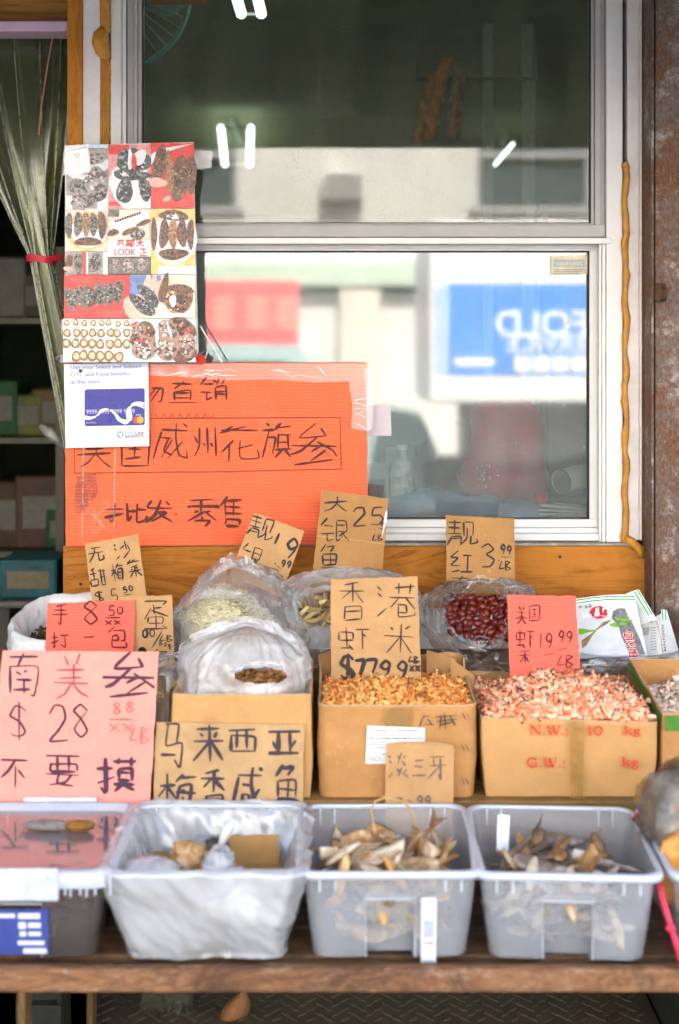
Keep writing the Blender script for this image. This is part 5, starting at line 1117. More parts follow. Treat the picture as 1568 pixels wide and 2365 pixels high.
# second bin: card, wrapped fish heads and lumps
t2, M2 = bins[2]
cc = MB(); cc.box(-.135, .135, -.14, .14, .085, .089, M2 @ Matrix.Rotation(.03, 4, 'X'), .001); cc.box(-.11, -.01, -.05, .05, .095, .099, M2 @ Matrix.Translation((0, .04, .005)) @ Matrix.Rotation(.5, 4, 'X') @ Matrix.Rotation(.3, 4, 'Z'), .001)
cc.box(.03, .135, .06, .064, .085, .150, M2 @ Matrix.Rotation(.08, 4, 'Z'), .001)
cc.build('card_sheet', board('bin_card', (.42, .24, .09)), None, label='brown cardboard lining the film wrapped bin', cat='cardboard')
def lump(name, c, r, m_, label, cat, seed, amp=.35, par=None):
    m = MB(); rings = []
    for i in range(17):
        th = PI*i/16; ring = []
        for j in range(26):
            ph = 2*PI*j/26; d = Vector((math.sin(th)*math.cos(ph), math.sin(th)*math.sin(ph), math.cos(th)))
            k = 1 + amp*(noise.ridged_multi_fractal(d*1.4 + Vector((seed, 0, 0)), 1, 2, 4, .9, 1.7)-1)*.5 + amp*.4*noise.noise(d*4+Vector((0, seed, 0)))
            ring.append(Vector(c) + Vector((d.x*r[0], d.y*r[1], d.z*r[2]))*k)
        rings.append(ring)
    m.loft(rings, True, True, True); return m.build(name, m_, par, True, label=label, cat=cat)
lump('dried_fish', M2 @ Vector((-.048, .0, .128)), (.040, .035, .036), fish_mat('golden_fish_skin', (.12, .05, .012), (.42, .20, .05), (.62, .50, .34)), 'golden brown dried fish head in the film wrapped bin', 'dried fish', 2, .6)
lump('wrapped_fish', M2 @ Vector((.018, -.055, .128)), (.036, .05, .040), film('tight_film', (1, 1, 1), .6, .15, (.82, .83, .86), .12, .8, 40, .25), 'white film wrapped fish beside the golden fish head', 'dried fish', 5, .5)
lump('dark_fish_skin', M2 @ Vector((.005, .02, .145)), (.028, .02, .016), mat('black_fish_skin', (.045, .045, .045), .35, .4, 60, .4), 'small dark piece of fish skin in the film wrapped bin', 'dried fish', 8, .4)
lump('wrapped_fish', M2 @ Vector((-.115, -.10, .142)), (.060, .05, .022), MC['tight_film'], 'flat film wrapped fish at the rim of the wrapped bin', 'dried fish', 11, .5)
lump('wrapped_fish', M2 @ Vector((.055, -.13, .135)), (.028, .03, .020), MC['tight_film'], 'small film wrapped lump on the bin cardboard', 'dried fish', 14, .5)
part('film_end', None, film('white_film_twist', (1, 1, 1), .85, .3, (.88, .88, .88), .06, .3), lambda m: m.tube([M2 @ Vector(v) for v in ((.015, .0, .15), (.025, .005, .175), (.036, .0, .195), (.042, -.002, .205))], [.006, .010, .009, .003], 10), True, label='twisted white film end sticking up from the wrapped bin', cat='plastic film')
# first bin: sea cucumbers
def cucumber(name, M, L, r, seed):
    m = MB(); rings = []
    for i in range(15):
        t = i/14; rad = r*max(.12, math.sin(PI*(.04+.92*t)))**.45
        rings.append([M @ (Vector(((t-.5)*L, rad*math.cos(a), rad*.8*math.sin(a) + .02*math.sin(t*PI)) ) + noise.noise_vector(Vector((t*30+seed, a*4, 0)))*.004) for a in [2*PI*j/14 for j in range(14)]])
    m.loft(rings, True, True, True)
    m.build(name, fish_mat('sea_cucumber_skin', (.035, .022, .014), (.12, .075, .05), (.28, .19, .13)), None, True, label='brown dried sea cucumber inside the lidded bin', cat='sea cucumber', group='sea cucumbers in the lidded bin')
rr = random.Random(5)
for k in range(30):
    cucumber('sea_cucumber', M1 @ Matrix.Translation((rr.uniform(-.07, .07), rr.uniform(-.135, .09), .024+.0031*k)) @ Matrix.Rotation(rr.uniform(-.8, .8), 4, 'Z') @ Matrix.Rotation(rr.uniform(-.25, .25), 4, 'Y'), .12, .021, k)
part('paper_sheet', None, mat('red_paper', (.55, .05, .03), .6, .12), lambda m: m.box(-.135, .13, -.15, .15, .1235, .1248, M1), label='added red sheet under the bin lid painting the reflection of the pink sign', cat='paper')  # red sheet added to paint the pink sign's reflection in the lid
lump('sea_cucumber', M1 @ Vector((.075, .05, .176)), (.032, .018, .012), mat('amber_cucumber', (.22, .10, .02), .35, .4, 60, .5), 'small amber sea cucumber lying on the bin lid', 'sea cucumber', 21, .3)
lump('sea_cucumber', M1 @ Vector((.01, .055, .175)), (.055, .018, .011), mat('grey_cucumber', (.20, .17, .15), .55, .4, 60, .5), 'long grey sea cucumber lying on the bin lid', 'sea cucumber', 25, .3)
# bagged grey fish and red string at the right
lump('bagged_fish', (X(1590, 2.84), 2.86, T1+.205), (.095, .10, .115), fish_mat('grey_wet_fish', (.03, .022, .016), (.10, .08, .066), (.30, .26, .23)), 'dark grey fish in a plastic bag on top of a bin', 'fish', 33, .3)
lump('orange_packet', (X(1588, 2.72), 2.765, T1+.135), (.05, .02, .075), mat('orange_skin', (.60, .24, .05), .4, .3, 20, .3), 'orange packet resting against the bagged grey fish', 'packet', 36, .3)
lump('orange_packet', (X(1590, 2.78), 2.75, T1+.262), (.03, .012, .025), MC['orange_skin'], 'small orange label piece on the bagged grey fish', 'packet', 39, .2)
rs2 = mat('red_string', (.75, .04, .09), .45, .1)
part('red_string', None, rs2, lambda m: m.tube([P(1462, 1893, 2.93), P(1472, 1880, 2.92), P(1485, 1888, 2.90), P(1500, 1912, 2.86)], .0045, 8), True, label='short red plastic string looped behind the last bins', cat='string')
part('red_string', None, rs2, lambda m: (m.tube([P(1524, 2040, 2.70), P(1530, 2075, 2.69), P(1542, 2115, 2.68), P(1552, 2150, 2.67), P(1575, 2215, 2.66), P(1600, 2240, 2.66)], [.005, .006, .006, .005, .009, .009], 8), m.lathe(P(1548, 2142, 2.67), [(.002, -.008), (.009, -.004), (.009, .004), (.002, .008)], 10)), True, label='knotted red plastic string hanging between the last bins', cat='string')

# crates added to darken the ground seen under the table
def crate(x0, x1, y0, y1, h, label):
    t = thing('added_crate', label, 'crate', ((x0+x1)/2, (y0+y1)/2, .001), 'added dark crates under the table'); cm = mat('black_crate', (.022, .024, .018), .6, .4, 30, .3)
    for k in range(4): part('slat', t, cm, lambda m: m.box(x0, x1, y0, y0+.012, .003+k*h/4, .003+k*h/4+h/4-.012, bev=.003))
    part('side_panel', t, cm, lambda m: m.box(x0, x0+.012, y0+.0125, y1, .003, h, bev=.003)); part('side_panel', t, cm, lambda m: m.box(x1-.012, x1, y0+.0125, y1, .003, h, bev=.003)); part('back_panel', t, cm, lambda m: m.box(x0+.0125, x1-.0125, y1-.012, y1, .003, h, bev=.003))
crate(-1.12, X(195, 3.6), 3.30, 3.80, .24, 'black slatted crate added for darkness under the table beside the dry leaf')
crate(X(1515, 3.6), 1.16, 3.25, 3.80, .26, 'black slatted crate added for darkness under the table beside the hatch edge')
lump('plastic_bag', (X(1590, 2.84), 2.86, T1+.207), (.102, .108, .122), film('fish_bag_film', (.92, .90, .86), .05, .12, (.6, .58, .55), .05, .9, 30, .05, .008, .18), 'clear crumpled plastic bag round the dark grey fish', 'plastic bag', 33.3, .34)
# ------------------------------------------------------------------ cartons on the second step
box_m = board('carton_kraft', (.45, .225, .082), 0, .14, stain=.5); box_in = board('carton_inside', (.37, .20, .08), 0, .1); box2_m = board('carton_pale', (.52, .285, .112), 0, .10, stain=.35)
def rrect2(x0, x1, y0, y1, r, n=5, dens=.012):
    pts = []
    for cx, cy, a0 in ((x1-r, y0+r, -90), (x1-r, y1-r, 0), (x0+r, y1-r, 90), (x0+r, y0+r, 180)):
        for k in range(n+1): a = math.radians(a0 + 90*k/n); pts.append((cx + r*math.cos(a), cy + r*math.sin(a)))
    out = []
    for i, p0 in enumerate(pts):
        p1 = pts[(i+1) % len(pts)]; L = math.hypot(p1[0]-p0[0], p1[1]-p0[1]); k = max(1, int(L/dens))
        for q in range(k): out.append((p0[0]+(p1[0]-p0[0])*q/k, p0[1]+(p1[1]-p0[1])*q/k))
    return out
def carton(label, x0, x1, y0, y1, z0, ztop, r, m_, taper=.0, belly=.004, seed=0):
    t = thing('carton', label, 'carton', ((x0+x1)/2, (y0+y1)/2, z0), 'open cartons on the step'); out = rrect2(x0, x1, y0, y1, r); cx, cy = (x0+x1)/2, (y0+y1)/2
    def walls(m):
        rings = []; th = .0045
        def ring(u, inset):
            res = []
            for x, y in out:
                zt_ = ztop(x, y) + .0018*noise.noise(Vector((x*60, y*60, seed)))
                k = 1 - taper*(1-u); d = Vector((x-cx, y-cy)); L = d.length
                xx = cx + (x-cx)*k; yy = cy + (y-cy)*k
                b = belly*math.sin(u*PI) + .0035*noise.noise(Vector((x*9, y*9, u*3+seed)))
                f = 1 + (b-inset)/L; res.append(Vector((cx + (xx-cx)*f, cy + (yy-cy)*f, z0 + (zt_-z0)*u)))
            return res
        for u in (0, .02, .12, .25, .4, .55, .7, .85, .95, 1.0): rings.append(ring(u, 0))
        for u in (1.0, .8, .5, .15): rings.append(ring(u, th))
        m.loft(rings, True, False, True)
    part('walls', t, m_, walls, True)
    def cut(m):
        rings = []
        for inset, dz in ((-.0012, -.002), (-.0008, .0012), (.0035, .0012), (.0042, -.002)):
            ring = []
            for x, y in out:
                L = math.hypot(x-cx, y-cy); b = .0035*noise.noise(Vector((x*9, y*9, 3+seed))); f = 1 + (b-inset)/L
                ring.append(Vector((cx + (x-cx)*f, cy + (y-cy)*f, ztop(x, y) + .0018*noise.noise(Vector((x*60, y*60, seed))) + dz)))
            rings.append(ring)
        m.loft(rings, True)
    part('cut_edge', t, edge_m, cut); return t
# carton with the plain front and white bag
BX = carton('plain brown carton holding a white plastic bag', X(398, 3.11), X(718, 3.11), 3.11, 3.46, T2, lambda x, y: Z(1603, 3.11), .004, box2_m, seed=1)
# carton of small orange shrimp: rounded, worn
zy0 = Z(1628, 3.11)
def zt_y(x, y):
    z = zy0 + .012*max(0, (y-3.2)/.27)
    if y > 3.40: z = Z(1512, 3.46) + .006*math.sin(x*30)
    if x > X(1085, 3.3) and y < 3.42 and y > 3.16: z = max(z, zy0 + (y-3.16)/.26*(.03))
    if x < X(738, 3.3) and y > 3.25: z = max(z, zy0 + (y-3.25)*.2)
    return z
BY = carton('worn rounded carton of small orange dried shrimp with white label', X(735, 3.11), X(1101, 3.11), 3.11, 3.46, T2, zt_y, .028, box_m, .02, .006, 2)
for q, D_, nm in (([(735, 1512), (768, 1500), (768, 1590), (742, 1590)], 3.40, 'flap'), ([(985, 1500), (1052, 1520), (1046, 1620), (985, 1606)], 3.41, 'flap'), ([(1040, 1518), (1096, 1560), (1094, 1622), (1044, 1622)], 3.36, 'flap')):
    Card(q, D_, D_-.01, .004).body(nm, box_in, BY, .008, 8)
cyd = Card([(735, 1628), (1101, 1628), (1101, 1832), (735, 1832)], 3.104, 3.104, .001)
kv = CV(624.8, .3487, 1483.9, .3487)
lbc = Card([kv(640, 549), kv(1022, 563), kv(1016, 802), kv(627, 800)], 3.1015, 3.1025, .0008)
lbo = lbc.body('paper_label', mat('label_sheet', (.70, .71, .71), .5, .04), BY, n=5)
mb = MB()
for y0, segs in ((580, ((655, 760), (845, 1000))), (606, ((655, 800), (830, 1005))), (630, ((650, 1000),)), (655, ((650, 760),)), (672, ((650, 745),)), (690, ((650, 755),)), (735, ((720, 770),))):
    for a, b in segs:
        x = a
        while x < b-6:
            w = R.uniform(5, 20); q = min(b, x+w); s = R.uniform(7, 13) if y0 in (580, 630) else R.uniform(3, 7)
            lbc.poly(mb, [kv(x, y0-s/2), kv(q, y0-s/2+1), kv(q, y0+s/2+1), kv(x, y0+s/2)]); x = q + R.uniform(2, 6)
lbc.text(mb, 'NO.:', *kv(645, 782), 36, 1.0); mb.build('label_print', mat('label_ink', (.22, .22, .24), .5), lbo, kind='stuff')
mb = MB()
for a in (((1018, 470), (1000, 520), (985, 560)), ((1008, 490), (1060, 480)), ((1040, 500), (1070, 545)), ((1010, 540), (1085, 540)), ((1090, 490), (1240, 480)), ((1100, 520), (1235, 505)), ((1150, 465), (1160, 575)), ((1115, 545), (1215, 520)), ((1130, 480), (1120, 570)), ((1185, 480), (1225, 550))):
    cyd.stroke(mb, catmull([kv(*q) for q in a]), 2.6, .4)
for x, y in ((1270, 462), (1262, 668), (1262, 892)):
    for d in (0, 28): cyd.stroke(mb, catmull([kv(x+d, y), kv(x+22+d, y+46)]), 2.0, .3)
mb.build('marker_scribble', mat('thin_ink', (.06, .04, .035), .6), BY, kind='stuff')
mb = MB(); cyd.poly(mb, [kv(745, 432), kv(945, 425), kv(945, 560), kv(745, 556)]); mb.build('packing_tape', film('brown_tape', (1, .9, .7), .4, .2, (.48, .30, .09), .06, .1), BY)
# carton marked N.W. / G.W.
zz0 = Z(1662, 3.11)
def zt_z(x, y):
    z = zz0 + .010*(x - X(1300, 3.11))/-.2*.6
    if y > 3.40: z += .020
    return z
BZ = carton('carton of pale pink dried shrimp printed with red net weight letters', X(1112, 3.11), X(1518, 3.11), 3.11, 3.465, T2, zt_z, .006, box2_m, .055, .005, 3)
Card([(1092, 1560), (1165, 1548), (1215, 1600), (1118, 1608)], 3.44, 3.36, .004).body('flap', box_in, BZ, .008, 6)
gv = CV(937.2, .4025, 1171.5, .4025)
zc = Card([(1112, 1662), (1518, 1662), (1518, 1840), (1112, 1840)], 3.1005, 3.1055, .001)
def serif(mb, segs, w):
    for st, k in segs: zc.stroke(mb, catmull(st, 7), w*k, 0)
def sl(ch, x0, y0, x1, y1):
    T = lambda u, v: gv(x0 + (x1-x0)*u, y0 + (y1-y0)*v); big, th = 1.0, .42; q = lambda *p_: [T(*a) for a in p_]
    D_ = {'N': [(q((.15, 0), (.15, 1)), th), (q((.12, 0), (.86, 1)), big), (q((.86, 0), (.86, 1)), th), (q((0, 0), (.3, 0)), th), (q((.7, 0), (1, 0)), th), (q((0, 1), (.32, 1)), th)],
          'W': [(q((.1, 0), (.32, 1)), big), (q((.32, 1), (.52, .15)), th), (q((.46, 0), (.70, 1)), big), (q((.70, 1), (.92, 0)), th), (q((0, 0), (.22, 0)), th), (q((.38, 0), (.6, 0)), th), (q((.8, 0), (1, 0)), th)],
          'G': [(q((.88, .28), (.6, .02), (.25, .12), (.1, .5), (.25, .88), (.6, .98), (.86, .85)), .8), (q((.86, .55), (.86, .95)), big), (q((.62, .55), (1, .55)), th), (q((.88, .0), (.88, .3)), th)],
          'k': [(q((.2, 0), (.2, 1)), big), (q((.85, .35), (.3, .68)), th), (q((.42, .6), (.88, 1)), big*.9), (q((0, 0), (.25, 0)), th), (q((0, 1), (.42, 1)), th), (q((.62, 1), (1, 1)), th), (q((.65, .35), (1, .35)), th)],
          'g': [(q((.5, .1), (.15, .28), (.5, .48), (.75, .28), (.5, .1)), .75), (q((.3, .5), (.2, .62), (.8, .7), (.85, .88), (.45, 1), (.1, .88), (.3, .7)), .6), (q((.75, .15), (1, .08)), .6)],
          '1': [(q((.5, 0), (.5, 1)), big), (q((.2, .12), (.5, .02)), th), (q((.2, 1), (.8, 1)), th)], '0': [(q((.5, 0), (.12, .3), (.12, .7), (.5, 1), (.88, .7), (.88, .3), (.5, 0)), .85)],
          '.': [(q((.3, .5), (.7, .5)), 1.0)], ':': [(q((.3, .1), (.7, .1)), 1.0), (q((.3, .9), (.7, .9)), 1.0)]}
    return D_[ch]
mb = MB()
for ch, x0, y0, x1, y1 in (('N', 708, 1248, 778, 1302), ('.', 782, 1292, 802, 1304), ('W', 804, 1250, 888, 1304), ('.', 890, 1294, 908, 1306), (':', 914, 1270, 934, 1304), ('1', 1035, 1252, 1075, 1304), ('0', 1078, 1252, 1126, 1305), ('k', 1252, 1252, 1296, 1300), ('g', 1302, 1266, 1346, 1312),
                           ('G', 690, 1434, 755, 1488), ('.', 762, 1476, 780, 1490), ('W', 784, 1436, 868, 1490), ('.', 872, 1480, 890, 1493), (':', 898, 1456, 918, 1492), ('k', 1238, 1430, 1286, 1484), ('g', 1290, 1446, 1336, 1498)):
    mb = MB(); serif(mb, sl(ch, x0, y0, x1, y1), 5.2); mb.build('stencil_letter', mat('red_stencil', (.62, .06, .025), .6, .25, 90, 0), BZ)
mb = MB(); zc.poly(mb, [gv(940, 1225), gv(1025, 1222), gv(1015, 1680), gv(942, 1680)]); mb.build('packing_tape', MC['brown_tape'], BZ)
# carton with green edges at the right
BWc = carton('carton with green printed edges holding pale shrimp', .706, 1.02, 3.11, 3.47, T2, lambda x, y: .898 + max(0, y-3.11)*.11, .004, box_m, .0, .002, 4)
gr_m = mat('green_print', (.06, .19, .025), .6, .2, 40)
part('green_edge', BWc, gr_m, lambda m: m.loft([[(.7035, y, .898+(y-3.11)*.11-.004-d) for d in (0, .022)] for y in (3.112, 3.25, 3.40, 3.468)], False))
part('green_edge', BWc, gr_m, lambda m: m.box(.712, 1.018, 3.103, 3.105, .862, .894))

# ------------------------------------------------------------------ shrimp
def shrimp_mesh(name, L, r, curl, m_, seed):
    mb = MB(); rings = []; n = 8; K = 6; rr = random.Random(seed)
    for i in range(n+1):
        t = i/n; a = curl*(t-.5); rad = L/curl
        c = Vector((rad*math.sin(a), rr.uniform(-.0006, .0006), rad*(1-math.cos(a))))
        tang = Vector((math.cos(a), 0, math.sin(a))); nrm = Vector((-math.sin(a), 0, math.cos(a)))
        w = r*(.35 + .75*math.sin(PI*min(1, .18+.75*t))**.8)*(1 if i % 2 else .86)
        if i == n: w *= .5
        rings.append([c + nrm*w*math.cos(2*PI*j/K) + Vector((0, 1, 0))*w*.8*math.sin(2*PI*j/K) for j in range(K)])
    mb.loft(rings, True, True, True)
    a = -curl*.5; rad = L/curl; e = Vector((rad*math.sin(a), 0, rad*(1-math.cos(a)))); d = Vector((-math.cos(a), 0, -math.sin(a)))
    mb.add([e, e + d*r*1.6 + Vector((0, r*1.1, 0)), e + d*r*1.9, e + d*r*1.6 - Vector((0, r*1.1, 0)), e + Vector((0, 0, r*.25))], [(0, 1, 2), (0, 2, 3), (4, 2, 1), (4, 3, 2)])
    return mb
def shrimp_m(name, a, b, c):
    m, nt, bs, out = nodes(name); oi = nt.nodes.new('ShaderNodeObjectInfo'); ge = nt.nodes.new('ShaderNodeNewGeometry')
    fr = math2(nt, 'FRACT', math2(nt, 'ADD', oi.outputs['Random'], ge.outputs['Random Per Island'])); co = coords(nt); f = noisef(nt, co, 130, 3, .6)
    k = math2(nt, 'ADD', math2(nt, 'MULTIPLY', fr, .6), math2(nt, 'MULTIPLY', f, .5)); col = ramp(nt, k, [(.22, a), (.5, b), (.82, c)])
    nt.links.new(col, bs.inputs['Base Color']); bs.inputs['Roughness'].default_value = .42; bs.inputs['Subsurface Weight'].default_value = .0
    nt.links.new(bumpn(nt, f, .4, .001), bs.inputs['Normal']); return m
sh_y = shrimp_m('small_orange_shrimp', (.70, .15, .016), (.86, .32, .055), (.90, .54, .19)); sh_z = shrimp_m('pale_pink_shrimp', (.76, .17, .06), (.90, .37, .19), (.92, .60, .40)); sh_w = shrimp_m('pale_shrimp', (.60, .32, .22), (.76, .56, .43), (.82, .72, .62))
def pile(x0, x1, y0, y1, hf, sp, mkeys, mm, n_ind, label, group, seed, layers=2):
    rr = random.Random(seed); mbs = [shrimp_mesh('dried_shrimp', L, r_, cu, mm, seed+i) for i, (L, r_, cu) in enumerate(mkeys)]
    mes = [b.mesh('dried_shrimp', [mm], True) for b in mbs]; pts = []
    nx, ny = int((x1-x0)/sp), int((y1-y0)/sp)
    for ly in range(layers):
        for i in range(nx):
            for j in range(ny):
                x = x0 + (i+rr.uniform(.0, 1))*sp; y = y0 + (j+rr.uniform(0, 1))*sp
                if x > x1 or y > y1: continue
                pts.append((ly, y, x, hf(x, y) - ly*sp*.35 + rr.uniform(-.2, .45)*sp*.5))
    top = sorted([q for q in pts if q[0] == 0], key=lambda q: q[1]); rest = [q for q in pts if q[0] != 0] + top[n_ind:]; top = top[:n_ind]
    st = MB()
    def mtx(x, y, z): return Matrix.Translation((x, y, z)) @ Matrix.Rotation(rr.uniform(0, 2*PI), 4, 'Z') @ Matrix.Rotation(rr.uniform(-.5, .5), 4, 'Y') @ Matrix.Rotation(rr.choice((PI/2, -PI/2, 0)) + rr.uniform(-.6, .6), 4, 'X')
    for _, y, x, z in top:
        o = link('dried_shrimp', rr.choice(mes), None, label, 'shrimp', group); o.matrix_world = mtx(x, y, z)
    for _, y, x, z in rest:
        b = rr.choice(mbs); M = mtx(x, y, z); st.add([M @ Vector(v) for v in b.v], b.f)
    fl = MB(); nx, ny = 24, 24      # bed under the top layer
    fl.loft([[Vector((x0-.004 + (x1-x0+.008)*i/nx, y0-.004 + (y1-y0+.008)*j/ny, hf(x0 + (x1-x0)*i/nx, y0 + (y1-y0)*j/ny) - sp*.55)) for i in range(nx+1)] for j in range(ny+1)], False)
    st.add(fl.v, fl.f)
    o = st.build('shrimp_heap', mm, None, True, label=label.replace('dried shrimp', 'heap of dried shrimp'), cat='shrimp', kind='stuff')
cxz = X(1290, 3.3)
def h_y(x, y): 
    e = .020*math.exp(-((x-X(880, 3.3))/.085)**2 - ((y-3.24)/.10)**2) + .004*noise.noise(Vector((x*25, y*25, 0)))
    return zy0 - .006 + e + .012*(y-3.12)
pile(X(748, 3.13), X(1088, 3.13), 3.124, 3.44, h_y, .0140, [(.019, .0050, 2.6), (.016, .0046, 1.8), (.021, .0048, 3.1)], sh_y, 125, 'small orange dried shrimp in the worn rounded carton', 'small orange shrimp', 11, 3)
def h_z(x, y):
    d = abs(x-cxz)/.185
    gy_ = math.exp(-((y-3.24)/.115)**2) if y > 3.24 else max(0, (y-3.116)/.124)**.75
    return zz0 + .001 + .062*max(0, 1-d**1.7)*gy_ + .006*noise.noise(Vector((x*18, y*18, 4)))
pile(X(1124, 3.13), X(1506, 3.13), 3.122, 3.45, h_z, .0165, [(.031, .0072, 2.6), (.028, .0066, 2.0), (.034, .0069, 3.2)], sh_z, 150, 'pale pink dried shrimp in the carton with red print', 'pale pink shrimp', 17, 3)
pile(.724, 1.0, 3.124, 3.44, lambda x, y: .872 + .02*math.exp(-((x-.85)/.1)**2), .021, [(.032, .0066, 2.0), (.030, .006, 1.2)], sh_w, 25, 'whitish dried shrimp in the carton with green edges', 'whitish shrimp', 23, 2)

# ------------------------------------------------------------------ plastic bags on the back step
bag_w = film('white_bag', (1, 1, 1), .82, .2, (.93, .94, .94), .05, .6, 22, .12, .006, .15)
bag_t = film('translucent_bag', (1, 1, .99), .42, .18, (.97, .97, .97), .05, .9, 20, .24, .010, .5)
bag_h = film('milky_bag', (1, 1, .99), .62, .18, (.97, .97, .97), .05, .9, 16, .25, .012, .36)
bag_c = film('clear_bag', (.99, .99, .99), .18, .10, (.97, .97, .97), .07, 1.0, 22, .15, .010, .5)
def spl(vals, t):
    n = len(vals)-1; i = min(n-1, int(t*n)); u = t*n - i; p0 = vals[max(0, i-1)]; p1 = vals[i]; p2 = vals[i+1]; p3 = vals[min(n, i+2)]
    return .5*((2*p1) + (p2-p0)*u + (2*p0-5*p1+4*p2-p3)*u*u + (3*p1-p0-3*p2+p3)*u**3)
def bag_dome(name, rows, hole, m_, label, amp=.012, seed=0, nv=95, nu=220, pleat=1.0):
    vs = []; fs = []; cols = list(zip(*rows))
    for i in range(nv+1):
        t = i/nv; py, pl, pr, D, ry = (spl(c, t) for c in cols); ry = max(.008, ry); z = Z(py, D); xl, xr = X(pl, D), X(pr, D); cx, rx = (xl+xr)/2, max(.006, (xr-xl)/2)
        for j in range(nu):
            a = 2*PI*j/nu; ca, sa = math.cos(a), math.sin(a); e = 2/2.4
            v = Vector((cx + rx*math.copysign(abs(ca)**e, ca), D + ry*math.copysign(abs(sa)**e, sa), z))
            q = Vector((v.x*7, v.y*7, v.z*3.5)) + Vector((seed, seed*2, 0))
            w = sum((.5-abs(noise.noise(v*k_ + Vector((seed, 0, k_)))))*2/(k_/9)**.85 for k_ in (9, 19, 38, 72))*.75 - .7; w2 = noise.ridged_multi_fractal(Vector((a*2.2*pleat+seed, z*4, seed)), .9, 2.2, 3, .9, 1.8) - 1
            d = Vector((ca, sa, .25)); w3 = noise.ridged_multi_fractal(Vector((a*5.5*pleat+seed*3, z*9, seed)), .8, 2.2, 4, .9, 1.9) - 1
            v += d*(w*amp*1.25 + w2*amp*.6*(.3+t) + w3*amp*(.4 + 1.6*t*t)) + noise.noise_vector(v*30)*amp*.2
            vs.append(v)
    if hole:
        hx, hy, hrx, hry = hole[:4]; ds = []
        for v in vs:
            x, y = TOPX(v); d = math.hypot((x-hx)/hrx, (y-hy)/hry) + .16*noise.noise(Vector((x*.03, y*.03, seed))) if v.y < rows[1][3] else 9
            ds.append(d)
        for k, v in enumerate(vs):
            if .85 < ds[k] < 1.35: vs[k] = v + Vector((0, -1, .25))*.010*(1.35-ds[k])/.5
    for i in range(nv):
        for j in range(nu):
            f = (i*nu+j, i*nu+(j+1) % nu, (i+1)*nu+(j+1) % nu, (i+1)*nu+j)
            if hole and sum(ds[k] for k in f)/4 < 1: continue
            fs.append(f)
    m = MB(); m.add(vs, fs); b = len(m.v); m.f.append([nv*nu+j for j in range(nu)]); m.mi.append(0)
    return m.build(name, m_, None, True, label=label, cat='plastic bag')
bag_dome('plastic_bag', [(1512, 415, 700, 3.66, .13), (1475, 402, 706, 3.66, .145), (1425, 404, 702, 3.66, .145), (1382, 424, 684, 3.67, .125), (1342, 468, 650, 3.69, .09), (1312, 492, 606, 3.715, .05), (1296, 520, 566, 3.73, .015)], (505, 1420, 70, 40), bag_t, 'peaked translucent plastic bag of white silverfish', .014, 3)
bag_dome('plastic_bag', [(1522, 690, 955, 3.67, .12), (1465, 670, 965, 3.67, .14), (1405, 655, 968, 3.67, .14), (1362, 660, 962, 3.68, .13), (1337, 690, 940, 3.70, .10), (1322, 740, 900, 3.72, .05), (1316, 790, 860, 3.73, .015)], (756, 1405, 66, 42), bag_t, 'translucent plastic bag of tan dried fish strips', .013, 7)
bag_dome('plastic_bag', [(1645, 425, 700, 3.285, .12), (1600, 408, 712, 3.28, .15), (1550, 408, 714, 3.28, .155), (1500, 420, 704, 3.28, .14), (1464, 465, 672, 3.285, .11), (1446, 520, 620, 3.29, .06), (1441, 555, 590, 3.29, .015)], (602, 1560, 60, 19), bag_h, 'milky white plastic bag with torn opening in the plain carton', .010, 12)
bag_dome('plastic_bag', [(1518, 1030, 1185, 3.65, .08), (1475, 992, 1225, 3.65, .12), (1420, 974, 1240, 3.65, .14), (1382, 985, 1240, 3.66, .13), (1356, 1035, 1222, 3.68, .10), (1344, 1078, 1190, 3.70, .05), (1340, 1110, 1160, 3.71, .015)], (1112, 1425, 84, 58), bag_c, 'clear crumpled plastic bag of red dates', .013, 19)
# open rolled bag at the left
def open_bag(name, cx, cy, rx, ry, z0, zr, tilt, roll, m_, label, seed, amp=.010, inner=.07, cat='plastic bag'):
    prof = [(.93, z0, 0), (1.0, z0+.02, 0), (1.03, (z0+zr)/2, .4), (1.02, zr-roll, .9), (1.0, zr, 1), (.96, zr+roll*.5, 1), (.90, zr+roll*.35, 1), (.85, zr-roll*.5, 1), (.82, zr-roll*1.6, .9), (.80, zr-inner, .7)]
    full = [tuple(spl([p_[k] for p_ in prof], i/80) for k in range(3)) for i in range(81)]; rings = []
    for s, z, w in full:
        ring = []
        for j in range(190):
            a = 2*PI*j/190; ca, sa = math.cos(a), math.sin(a); e = .72
            v = Vector((cx + rx*s*math.copysign(abs(ca)**e, ca), cy + ry*s*math.copysign(abs(sa)**e, sa), 0)); v.z = z + tilt*(v.y-cy)*w
            r_ = sum((.5-abs(noise.noise(v*k_ + Vector((seed, 0, k_)))))*2/(k_/9)**.85 for k_ in (9, 19, 38, 72))*.9 - .8
            v += Vector((ca, sa, .5))*r_*amp + noise.noise_vector(v*28)*amp*.3; ring.append(v)
        rings.append(ring)
    m = MB(); m.loft(rings, True); return m.build(name, m_, None, True, label=label, cat=cat)
open_bag('plastic_bag', X(212, 3.64), 3.645, .202, .165, T3+.004, .995, .22, .030, bag_w, 'white plastic bag rolled open around dark preserved vegetables', 3, .008)
open_bag('lined_tray', X(1420, 3.70), 3.70, .200, .155, T3+.004, .962, .30, .016, bag_c, 'clear film lined tray holding white fish packets', 9, .006, .05, 'tray')
